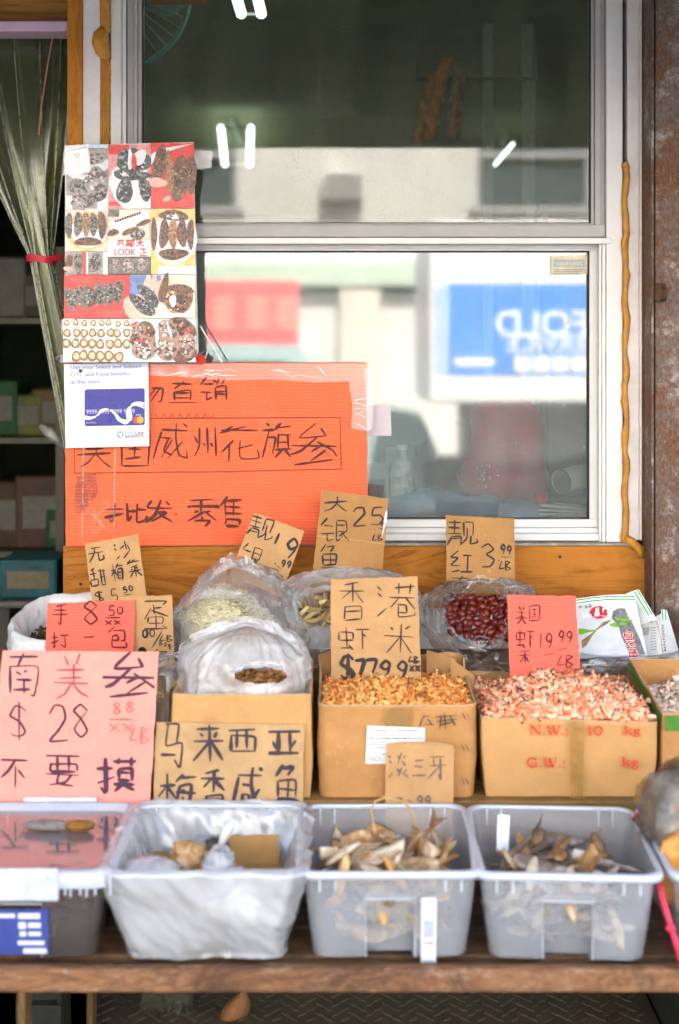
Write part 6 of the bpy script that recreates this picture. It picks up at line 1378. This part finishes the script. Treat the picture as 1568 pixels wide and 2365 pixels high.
def crumbs(name, cx, cy, rx, ry, zf, n, mk, m_, label, cat, seed, bed=True):
    rr = random.Random(seed); st = MB()
    for k in range(n):
        a = rr.uniform(0, 2*PI); q = math.sqrt(rr.random()); x, y = cx + rx*q*math.cos(a), cy + ry*q*math.sin(a); b = rr.choice(mk)
        M = Matrix.Translation((x, y, zf(x, y) + rr.uniform(-.006, .006))) @ Matrix.Rotation(rr.uniform(0, 6.28), 4, 'Z') @ Matrix.Rotation(rr.uniform(-.7, .7), 4, 'Y') @ Matrix.Rotation(rr.uniform(-.7, .7), 4, 'X')
        st.add([M @ Vector(v) for v in b.v], b.f)
    if bed:
        st.loft([[Vector((cx + rx*s*math.cos(a), cy + ry*s*math.sin(a), zf(cx + rx*s*math.cos(a), cy + ry*s*math.sin(a))-.008)) for a in [2*PI*j/28 for j in range(28)]] for s in (.02, .35, .7, 1.0)] + [[Vector((cx + rx*math.cos(a), cy + ry*math.sin(a), T2 if cy < 3.45 else T3)) for a in [2*PI*j/28 for j in range(28)]]], True)
    return st.build(name, m_, None, True, label=label, cat=cat, kind='stuff')
def strand(L, w, bend, seed):
    m = MB(); rr = random.Random(seed); m.tube([Vector(((t-.5)*L, bend*L*math.sin(t*PI) + rr.uniform(-.1, .1)*L*.4, bend*.4*L*math.cos(t*5+seed))) for t in (0, .25, .5, .75, 1)], [w*.5, w, w, w*.9, w*.3], 5); return m
veg_m = mat('preserved_vegetable', (.085, .045, .018), .55, .5, 60, .4, 90)
crumbs('preserved_vegetable', X(205, 3.64), 3.63, .155, .12, lambda x, y: .955 + .14*(y-3.63), 420, [strand(.03, .004, .3, k) for k in range(4)], veg_m, 'dark brown preserved vegetables in the rolled white bag', 'vegetables', 3)
sf_m = mat('silverfish_white', (.82, .76, .52), .5, .12, 60, .1, rnd=.16)
def zsf(x, y): return Z(1445, 3.66) + .085*math.exp(-((x-X(515, 3.66))/.10)**2) * min(1, max(0, (y-3.50)/.14)) 
crumbs('silverfish', X(520, 3.63), 3.645, .115, .11, zsf, 1500, [strand(.030, .0016, .16, k) for k in range(6)], sf_m, 'fine white dried silverfish in the peaked bag', 'silverfish', 5)
crumbs('dried_scraps', X(600, 3.28), 3.27, .085, .085, lambda x, y: Z(1585, 3.2) + .0*x, 160, [strand(.026, .005, .3, k) for k in range(4)], mat('brown_scraps', (.34, .16, .05), .5, .4, 60, .3, rnd=.25), 'orange brown dried scraps inside the milky bag', 'dried food', 8)
# tan dried fish strips
rr = random.Random(77); sm = [mb_.mesh('fish_strip', [fish_mat('tan_strip', (.26, .14, .03), (.58, .40, .15), (.74, .62, .38))], True) for mb_ in (strand(.075, .0065, .25, 1), strand(.065, .008, -.3, 2), strand(.085, .0055, .35, 3), strand(.06, .0075, .1, 4))]
for k in range(46):
    x = X(rr.uniform(705, 830), 3.6); y = rr.uniform(3.565, 3.69); z = Z(1446, 3.62) + (k/46)*.060 + .05*(y-3.56)
    o = link('fish_strip', rr.choice(sm), None, 'tan dried fish strip lying in the translucent bag', 'dried fish', 'tan dried fish strips'); o.matrix_world = Matrix.Translation((x, y, z)) @ Matrix.Rotation(rr.uniform(0, 6.28), 4, 'Z') @ Matrix.Rotation(rr.uniform(-.8, .8), 4, 'Y')
# dates
def date_mesh(seed):
    m = MB(); rings = []
    for i in range(11):
        t = i/10; r_ = max(.05, math.sin(PI*(.02+.96*t)))**.6
        rings.append([Vector((.0105*r_*math.cos(a), .0105*r_*math.sin(a), (t-.5)*.029))*(1 + .10*noise.noise(Vector((math.cos(a)*2.2+seed, math.sin(a)*2.2, t*3)))+.05*noise.noise(Vector((math.cos(a)*6, math.sin(a)*6+seed, t*9)))) for a in [2*PI*j/14 for j in range(14)]])
    m.loft(rings, True, True, True); return m.mesh('red_date', [mat('date_skin', (.15, .014, .008), .3, .4, 60, .5, 160, spec=.6, rnd=.3)], True)
dm = [date_mesh(k) for k in range(4)]; rr = random.Random(9)
for k in range(84):
    row = k//12; x = X(1040 + (k % 12)*15 + rr.uniform(-6, 6), 3.6); f_ = row/7
    y = 3.56 + f_*.15 + rr.uniform(-.006, .006); xc_ = X(1120, 3.6); z = Z(1478, 3.58) + f_*.098 + rr.uniform(-.006, .006) + abs(x-xc_)*.35*(1-f_)
    o = link('red_date', rr.choice(dm), None, 'glossy dark red dried date in the clear bag', 'date', 'red dates in the clear bag'); o.matrix_world = Matrix.Translation((x, y, z)) @ Matrix.Rotation(rr.uniform(0, 6.28), 4, 'Z') @ Matrix.Rotation(rr.uniform(.4, 1.9), 4, 'Y')
# crumpled clear film in front of the dates and tray
def sheetfilm(m, q, D0_, D1_, seed, amp=.014):
    (tl, tr, br, bl) = q; rows = []
    for i in range(25):
        b = i/24; row = []
        for j in range(41):
            a = j/40; x = (tl[0]*(1-a)+tr[0]*a)*(1-b) + (bl[0]*(1-a)+br[0]*a)*b; y = (tl[1]*(1-a)+tr[1]*a)*(1-b) + (bl[1]*(1-a)+br[1]*a)*b
            v = P(x, y, D0_*(1-b)+D1_*b); w = noise.ridged_multi_fractal(v*14+Vector((seed, 0, 0)), .9, 2.1, 4, .95, 1.9)-1.1; row.append(v + Vector((0, -1, .4))*w*amp)
        rows.append(row)
    m.loft(rows, False)
part('film_sheet', None, bag_c, lambda m: sheetfilm(m, [(1020, 1500), (1190, 1495), (1195, 1560), (1080, 1556)], 3.55, 3.50, 2), True, label='crumpled clear film folded out in front of the dates', cat='plastic film')
part('film_sheet', None, bag_c, lambda m: sheetfilm(m, [(1330, 1505), (1470, 1508), (1465, 1575), (1335, 1560)], 3.53, 3.50, 6, .008), True, label='clear film lip folded over the front of the fish tray', cat='plastic film')
# gathered ears and ruffled lips of the bags
def ruffle(name, pts, hgt, D_, m_, bag, seed, amp=.018, depth=.03):
    def fn(m):
        rows = []; n = 60; path = catmull(pts, 12)
        for i in range(13):
            b = i/12; row = []
            for j in range(n+1):
                a = j/n; q = a*(len(path)-1); k0 = int(min(len(path)-2, q)); u = q-k0
                x = path[k0][0]*(1-u)+path[k0+1][0]*u; y = path[k0][1]*(1-u)+path[k0+1][1]*u
                v = P(x, y - hgt*(b-.35)*(.6+.4*math.sin(a*PI)), D_ + depth*(b-.5))
                w = sum((.5-abs(noise.noise(Vector((a*k_*1.1+seed, b*1.2, seed)))))*2/(k_/6)**.8 for k_ in (6, 13, 27)) - 1
                v += Vector((0, -1, .3))*w*amp*(.3+b) + noise.noise_vector(v*34)*.006
                row.append(v)
            rows.append(row)
        m.loft(rows, False)
    part(name, bag, m_, fn, True)
bags_ = [o_ for o_ in COL.objects if o_.name.startswith('plastic_bag') and 'label' in o_.keys()]
def bagof(s_): return next(o_ for o_ in bags_ if s_ in o_['label'])
b_sf, b_ts, b_mk, b_dt = bagof('silverfish'), bagof('fish strips'), bagof('milky'), bagof('red dates')
ruffle('gathered_ear', [(480, 1345), (505, 1312), (545, 1298), (590, 1318), (630, 1352)], 34, 3.66, bag_t, b_sf, 3)
ruffle('lip', [(428, 1400), (450, 1382), (500, 1372), (560, 1380), (572, 1400)], 22, 3.55, bag_t, b_sf, 6, .012)
ruffle('lip', [(650, 1352), (700, 1338), (780, 1326), (850, 1330), (905, 1345)], 30, 3.62, bag_t, b_ts, 9)
ruffle('lip', [(690, 1375), (720, 1366), (770, 1362), (830, 1372)], 18, 3.545, bag_t, b_ts, 10, .012)
ruffle('gathered_ear', [(440, 1480), (500, 1452), (570, 1440), (640, 1455), (690, 1490)], 26, 3.20, bag_h, b_mk, 12)
ruffle('lip', [(540, 1548), (570, 1537), (610, 1534), (650, 1542), (664, 1556)], 12, 3.115, bag_h, b_mk, 15, .008, .015)
ruffle('lip', [(1000, 1388), (1050, 1362), (1110, 1350), (1170, 1358), (1235, 1378)], 32, 3.60, bag_c, b_dt, 18)
ruffle('lip', [(1030, 1440), (1060, 1478), (1110, 1496), (1150, 1485), (1175, 1450)], 22, 3.515, bag_c, b_dt, 21, .014)
# clear tub with noodles
TUB = thing('plastic_tub', 'small clear tub of dried noodles beside the pink sign', 'tub', (X(370, 3.22), 3.22, T2))
part('tub', TUB, film('tub_plastic', (.95, .96, .97), .28, .15, (.84, .85, .88), .1, .1), lambda m: m.loft([rr3 for rr3 in [[Vector((x, y, z)) for x, y in rrect2(X(330, 3.2)+i_, X(405, 3.2)-i_, 3.14+i_, 3.30-i_, .02)] for z, i_ in ((T2+.001, .012), (T2+.05, .008), (Z(1560, 3.14), .002), (Z(1545, 3.14), -.004), (Z(1540, 3.14), -.004))]], True, True), True)
crumbs('dried_noodles', X(368, 3.22), 3.22, .030, .066, lambda x, y: Z(1585, 3.2), 260, [strand(.05, .0016, .5, k) for k in range(5)], mat('noodle', (.52, .36, .14), .5, .2, 60, .1, rnd=.2), 'tangled tan dried noodles filling the small clear tub', 'noodles', 15)

# fish packets in the tray
hv = CV(1312, .1634, 1327.6, .1634)
pouch_m = film('pouch_film', (.97, .98, .99), .88, .16, (.86, .89, .89), .10, .35, 18, .14, .004)
def packet(q, Dt, Db, label, bulge=.012):
    t = thing('fish_packet', label, 'packet', P(*q[3], Db), 'white fish packets in the tray'); c_ = Card(q, Dt, Db, .003, bulge); c_.body('pouch', pouch_m, t, .004, 14); return t, c_
gp = mat('green_stripe', (.05, .32, .035), .4, .1); wp = mat('pouch_white', (.78, .80, .80), .35, .04)
def stripes(c_, t, a, b, off):
    mb = MB(); c_.stroke(mb, catmull([a, b]), 13, 0); mb.build('white_band', wp, t)
    mb = MB()
    for s in (-1, 1): c_.stroke(mb, catmull([(a[0]+off[0]*s, a[1]+off[1]*s), (b[0]+off[0]*s, b[1]+off[1]*s)]), 2.8, 0)
    mb.build('green_stripe', gp, t)
q3, k3 = packet([hv(1200, 640), hv(1390, 520), hv(1600, 1200), hv(1050, 1200)], 3.73, 3.64, 'fish packet with small print folded behind the others'); stripes(k3, q3, hv(1345, 515), hv(1350, 660), (3.4, .3))
mb = MB(); k3.rect(mb, *bx(hv, 1040, 700, 1300, 1150)); mb.build('print_panel', mat('panel_white', (.70, .70, .68), .5, .05), q3)
mb = MB()
for k in range(9): k3.rect(mb, *bx(hv, 1150+R.uniform(0, 8), 780+38*k, 1235, 786+38*k))
k3.write(mb, [('土', bx(hv, 1300+8*k, 740+78*k, 1345+8*k, 800+78*k), 1.4) for k in range(5)], 1.4); mb.build('small_print', mat('print_black', (.06, .06, .06), .5), q3)
mb = MB(); k3.rect(mb, *bx(hv, 1050, 770, 1135, 880)); mb.build('code_patch', mat('code_grey', (.38, .38, .38), .5, .5, 300), q3)
mb = MB(); k3.stroke(mb, catmull([hv(1160, 650), hv(1240, 720), hv(1290, 900), hv(1325, 1140)]), 1.2, 0); mb.build('red_line', mat('red_line', (.6, .08, .04), .5), q3)
q2, k2 = packet([hv(780, 300), hv(1000, 215), hv(1260, 640), hv(960, 760)], 3.715, 3.66, 'fish packet corner with green stripes poking up at a slant'); stripes(k2, q2, hv(960, 245), hv(1160, 575), (3.4, -2.0))
q1, k1 = packet([hv(60, 350), hv(930, 290), hv(1130, 1180), hv(120, 1190)], 3.66, 3.575, 'front fish packet with red brand oval and green leaves', .016); stripes(k1, q1, hv(100, 388), hv(935, 335), (.3, 3.4))
gf = mat('packet_fish_grey', (.17, .165, .17), .4, .45, 90, .2); mb = MB(); k1.poly(mb, [hv(*a) for a in ((620, 540), (700, 500), (790, 500), (850, 640), (900, 700), (1000, 900), (1090, 1130), (860, 1150), (740, 900), (700, 760), (600, 640))]); mb.build('fish_print', gf, q1)
mb = MB(); k1.poly(mb, [hv(*a) for a in ((600, 660), (540, 720), (400, 800), (330, 880), (250, 1010), (190, 1050), (180, 940), (330, 840), (480, 700))]); mb.build('fin_print', mat('packet_fin', (.30, .19, .10), .4, .4, 60), q1)
lf = mat('leaf_green', (.16, .40, .02), .4, .2, 60); mb = MB()
for L_ in (((630, 625), (720, 640), (800, 640), (905, 660), (880, 688), (800, 672), (760, 690), (680, 680)), ((565, 730), (640, 705), (740, 705), (835, 700), (800, 735), (720, 740), (690, 770), (600, 765)), ((140, 765), (200, 770), (290, 800), (395, 800), (340, 825), (280, 830), (200, 850), (150, 850))): k1.poly(mb, [hv(*a) for a in L_])
mb.build('leaf_print', lf, q1)
rd2 = mat('packet_red', (.58, .015, .025), .35, .08); mb = MB(); k1.blob(mb, *hv(420, 560), 21, 14.5, 0, 20, 0); mb.build('brand_oval', rd2, q1)
mb = MB(); k1.blob(mb, *hv(430, 625), 18, 4.2, 0, 16, 0); mb.build('oval_wave', mat('oval_pink', (.70, .40, .42), .4), q1)
mb = MB(); k1.write(mb, [('鸿', bx(hv, 195, 550, 310, 620), 2.6), ('昌', bx(hv, 350, 505, 430, 610), 3.0), ('隆', bx(hv, 480, 495, 590, 565), 2.6)], 2.6); mb.build('brand_characters', mat('brand_white', (.85, .82, .82), .4), q1)
vert = [('白', bx(hv, 765, 815, 895, 905)), ('花', bx(hv, 790, 930, 935, 1030)), ('鱼', bx(hv, 835, 1070, 975, 1180))]
mb = MB(); st0 = R.getstate(); k1.write(mb, [(c_, b_2, 6.2) for c_, b_2 in vert], 6.2); mb.build('character_halo', wp, q1)
mb = MB(); R.setstate(st0); k1.write(mb, [(c_, b_2, 3.4) for c_, b_2 in vert], 3.4); mb.build('red_characters', rd2, q1)
mb = MB(); k1.write(mb, [('a', bx(hv, 120, 450, 180, 480), 1.4), ('g', bx(hv, 200, 445, 260, 490), 1.4), ('土', bx(hv, 265, 445, 325, 485), 1.4)], 1.4); mb.build('small_print', MC['print_black'], q1)

# ------------------------------------------------------------------ price signs standing in the goods
def sign(quad, Dt, Db, m_, label, items, w, ink=INK, rough=.006, warp=.0, extra=None, th=.0035):
    t = thing('price_sign', label, 'sign', P(*quad[3], Db), 'handwritten price signs'); c_ = Card(quad, Dt, Db, th, warp or R.uniform(-.005, .007)); c_.pen = 1.75; c_.body('card', m_, t, rough, 14)
    c_.letters(items, w, ink, t)
    if extra: extra(t, c_)
    return t, c_
av = CV(0, .3487, 1210.5, .3487); bv = CV(390.5, .3736, 1116.8, .3736); jv = CV(312.4, .2789, 1562, .2789)
def line(c_, t, cvf, segs, w, m_=INK, name='ruled_line', tp=.3):
    mb = MB()
    for s in segs: c_.stroke(mb, catmull([cvf(*q) for q in s]), w, tp)
    mb.build(name, m_, t)
ra = -.17
sign([av(562, 128), av(913, 66), av(975, 500), av(615, 560)], 3.745, 3.72, card2_m, 'brown card sign priced 5.50 tilted in the rolled white bag', [('无', bx(av, 585, 140, 685, 250), 0, ra), ('沙', bx(av, 760, 112, 875, 228), 0, ra), ('甜', bx(av, 598, 285, 705, 405), 0, ra), ('梅', bx(av, 738, 262, 822, 372), 0, ra), ('菜', bx(av, 848, 232, 932, 348), 0, ra), ('$', bx(av, 625, 440, 690, 515), 0, ra), ('5', bx(av, 730, 430, 785, 510), 0, ra), ('5', bx(av, 815, 415, 845, 450), 0, ra), ('0', bx(av, 850, 405, 882, 440), 0, ra)], 1.9,
     extra=lambda t, c_: line(c_, t, av, [((818, 468), (878, 460))], 1.6))
rb = .28
sign([bv(528, 178), bv(836, 292), bv(690, 700), bv(375, 560)], 3.76, 3.73, card2_m, 'brown card sign priced 19.99 leaning in the silverfish bag', [('靓', bx(bv, 495, 200, 650, 335), 0, rb), ('银', bx(bv, 440, 372, 575, 520), 0, rb), ('1', bx(bv, 640, 300, 690, 375), 4.2, rb), ('9', bx(bv, 705, 338, 795, 458), 3.6, rb), ('.', bx(bv, 640, 460, 680, 500), 0, rb), ('9', bx(bv, 690, 470, 718, 515), 0, rb), ('9', bx(bv, 725, 478, 752, 522), 0, rb), ('LB', bx(bv, 622, 550, 705, 610), 0, rb)], 2.1,
     extra=lambda t, c_: line(c_, t, bv, [((668, 505), (695, 530))], 1.5))
sign([bv(944, 38), bv(1354, 90), bv(1312, 640), bv(876, 640)], 3.785, 3.755, card_m, 'brown card sign priced 25.99 standing before the window sill', [('大', bx(bv, 960, 78, 1098, 172)), ('银', bx(bv, 942, 212, 1115, 355)), ('鱼', bx(bv, 938, 372, 1042, 518)), ('2', bx(bv, 1130, 148, 1218, 258)), ('5', bx(bv, 1238, 148, 1330, 252)), ('.', bx(bv, 1255, 250, 1290, 290)), ('9', bx(bv, 1300, 235, 1320, 262), 1.6), ('9', bx(bv, 1322, 237, 1342, 264), 1.6), ('LB', bx(bv, 1258, 308, 1318, 356), 1.7)], 2.2,
     extra=lambda t, c_: (line(c_, t, bv, [((1295, 275), (1335, 280))], 1.4), line(c_, t, bv, [((910, 322), (1100, 342), (1325, 372))], 1.0, edge_m, 'crease', 0), line(c_, t, bv, [((1345, 165), (1332, 250), (1315, 330))], 4.0, wp, 'torn_edge', .8)))
sign([gv(229, 44), gv(622, 64), gv(628, 520), gv(236, 530)], 3.765, 3.735, card_m, 'brown card sign priced 3.99 standing in the bag of dates', [('靓', bx(gv, 242, 70, 408, 212)), ('红', bx(gv, 258, 245, 382, 372)), ('枣', bx(gv, 265, 395, 370, 500)), ('3', bx(gv, 425, 212, 515, 338), 3.2), ('.', bx(gv, 515, 270, 550, 310)), ('9', bx(gv, 540, 212, 570, 268)), ('9', bx(gv, 575, 218, 605, 272)), ('LB', bx(gv, 535, 300, 602, 362))], 2.2,
     extra=lambda t, c_: line(c_, t, gv, [((545, 283), (603, 286))], 1.8))
sign([bv(997, 590), bv(1532, 572), bv(1562, 1300), bv(1002, 1300)], 3.375, 3.335, card2_m, 'tall brown card sign standing in the small orange shrimp', [('香', bx(bv, 1055, 605, 1200, 838)), ('港', bx(bv, 1288, 615, 1518, 818)), ('虾', bx(bv, 1055, 885, 1238, 1028)), ('米', bx(bv, 1325, 862, 1518, 1045)), ('$', bx(bv, 1050, 1050, 1150, 1215), 4.6), ('7', bx(bv, 1142, 1095, 1205, 1195), 4.2), ('.', bx(bv, 1190, 1180, 1222, 1210), 4), ('7', bx(bv, 1212, 1088, 1280, 1195), 4.2), ('9', bx(bv, 1292, 1092, 1372, 1198), 3.6), ('9', bx(bv, 1398, 1096, 1474, 1200), 3.6), ('LB', bx(bv, 1478, 1060, 1545, 1110), 2), ('xx', bx(bv, 1485, 1090, 1550, 1160), 3)], 1.9,
     extra=lambda t, c_: line(c_, t, bv, [((1420, 1212), (1515, 1198)), ((1055, 1222), (1120, 1225))], 2.4))
sign([gv(581, 500), gv(973, 508), gv(1008, 1010), gv(598, 1020)], 3.40, 3.355, red_m, 'coral corrugated sign priced 19.99 standing in the pale pink shrimp', [('美', bx(gv, 630, 568, 692, 668)), ('国', bx(gv, 702, 565, 766, 648)), ('虾', bx(gv, 635, 700, 736, 802)), ('米', bx(gv, 648, 812, 712, 888)), ('1', bx(gv, 760, 715, 785, 812)), ('9', bx(gv, 795, 722, 842, 808), 2.6), ('.', bx(gv, 840, 785, 870, 810)), ('9', bx(gv, 872, 708, 908, 775)), ('9', bx(gv, 915, 710, 956, 778)), ('LB', bx(gv, 872, 838, 962, 918))], 1.9, INKR,
     extra=lambda t, c_: line(c_, t, gv, [((868, 818), (930, 806)), ((788, 848), (852, 836))], 1.8, INKR))
sign([av(316, 522), av(896, 500), av(886, 890), av(298, 890)], 3.46, 3.44, red_m, 'coral corrugated sign priced 8.50 standing before the rolled bag', [('手', bx(av, 350, 525, 452, 658)), ('8', bx(av, 538, 512, 658, 658), 2.6), ('5', bx(av, 718, 540, 765, 602)), ('0', bx(av, 772, 545, 818, 592)), ('xx', bx(av, 700, 612, 802, 665)), ('打', bx(av, 338, 712, 458, 812)), ('一', bx(av, 555, 732, 628, 758)), ('包', bx(av, 722, 672, 838, 812), 2.4)], 1.9, INKR)
sign([av(790, 480), av(1140, 469), av(1157, 960), av(800, 960)], 3.475, 3.455, card2_m, 'tan card sign with a punched hole behind the coral sign', [('蛋', bx(av, 945, 512, 1115, 692)), ('0', bx(av, 942, 695, 982, 748), 4), ('0', bx(av, 988, 695, 1028, 742), 2.2), ('/', bx(av, 1000, 705, 1082, 818)), ('LB', bx(av, 1065, 725, 1142, 778)), ('B', bx(av, 1052, 765, 1080, 805), 1.5), ('a', bx(av, 1080, 765, 1105, 805), 1.5), ('g', bx(av, 1105, 770, 1130, 820), 1.5), ('包', bx(av, 1015, 825, 1112, 900))], 1.8,
     extra=lambda t, c_: (lambda mb: (c_.blob(mb, *av(945, 838), 10, 10, 0, 18, 0), mb.build('punched_hole', mat('hole_black', (.012, .01, .01), .9, 0, 20, 0), t)))(MB()))
SI, ci = sign([av(18, 836), av(1052, 843), av(990, 1900), av(-75, 1900)], 3.10, 3.075, pink_m, 'large pale pink sign priced 28 behind the lidded bin', [('南', bx(av, 45, 845, 255, 1122)), ('参', bx(av, 690, 850, 1028, 1148), 4.4), ('$', bx(av, 58, 1178, 188, 1432)), ('2', bx(av, 318, 1200, 448, 1428), 3.6), ('8', bx(av, 466, 1188, 595, 1408), 3.4), ('不', bx(av, 8, 1532, 182, 1742)), ('要', bx(av, 312, 1508, 532, 1725)), ('摸', bx(av, 645, 1542, 898, 1765), 4.2)], 3.4, mat('purple_ink', (.055, .025, .05), .55, .2, 60, 0), .003)
ci.letters([('美', bx(av, 352, 862, 592, 1145))], 2.8, mat('faded_purple_ink', (.36, .07, .09), .55, .3, 60, 0), SI)
ci.letters([('8', bx(av, 742, 1178, 805, 1255)), ('8', bx(av, 828, 1172, 888, 1240)), ('xx', bx(av, 728, 1278, 878, 1368)), ('LB', bx(av, 868, 1328, 988, 1452))], 2.0, mat('faded_red_ink', (.66, .12, .11), .55, .2, 60, 0), SI)
sign([jv(172, 376), jv(1402, 396), jv(1382, 1120), jv(145, 1120)], 3.10, 3.08, card3_m, 'wide old brown card sign behind the film wrapped bin', [('马', bx(jv, 208, 398, 408, 762)), ('来', bx(jv, 478, 398, 732, 695)), ('西', bx(jv, 772, 415, 992, 645)), ('亚', bx(jv, 1108, 428, 1362, 655)), ('梅', bx(jv, 198, 802, 502, 1090)), ('香', bx(jv, 542, 762, 738, 1090)), ('咸', bx(jv, 798, 742, 1052, 1090)), ('鱼', bx(jv, 1158, 718, 1352, 1035))], 4.2, mat('purple_black_ink', (.045, .028, .040), .55, .2, 60, 0), .006)
sign([kv(764, 668), kv(1216, 680), kv(1206, 1320), kv(756, 1320)], 3.088, 3.075, card2_m, 'pale brown card sign behind the strip label bin', [('淡', bx(kv, 782, 728, 912, 888)), ('三', bx(kv, 932, 762, 1028, 888)), ('牙', bx(kv, 1038, 738, 1168, 902)), ('.', bx(kv, 900, 1015, 945, 1050), 6), ('9', bx(kv, 962, 1012, 1008, 1075)), ('9', bx(kv, 1015, 1012, 1062, 1075)), ('7', bx(kv, 820, 1030, 870, 1080))], 2.4, mat('grey_ink', (.16, .10, .075), .55, .2, 60, 0), .004, 0,
     lambda t, c_: (lambda mb: (c_.poly(mb, [kv(764, 669), kv(850, 655), kv(1000, 650), kv(1130, 658), kv(1216, 681)]), mb.build('bowed_top', card2_m, t)))(MB()))
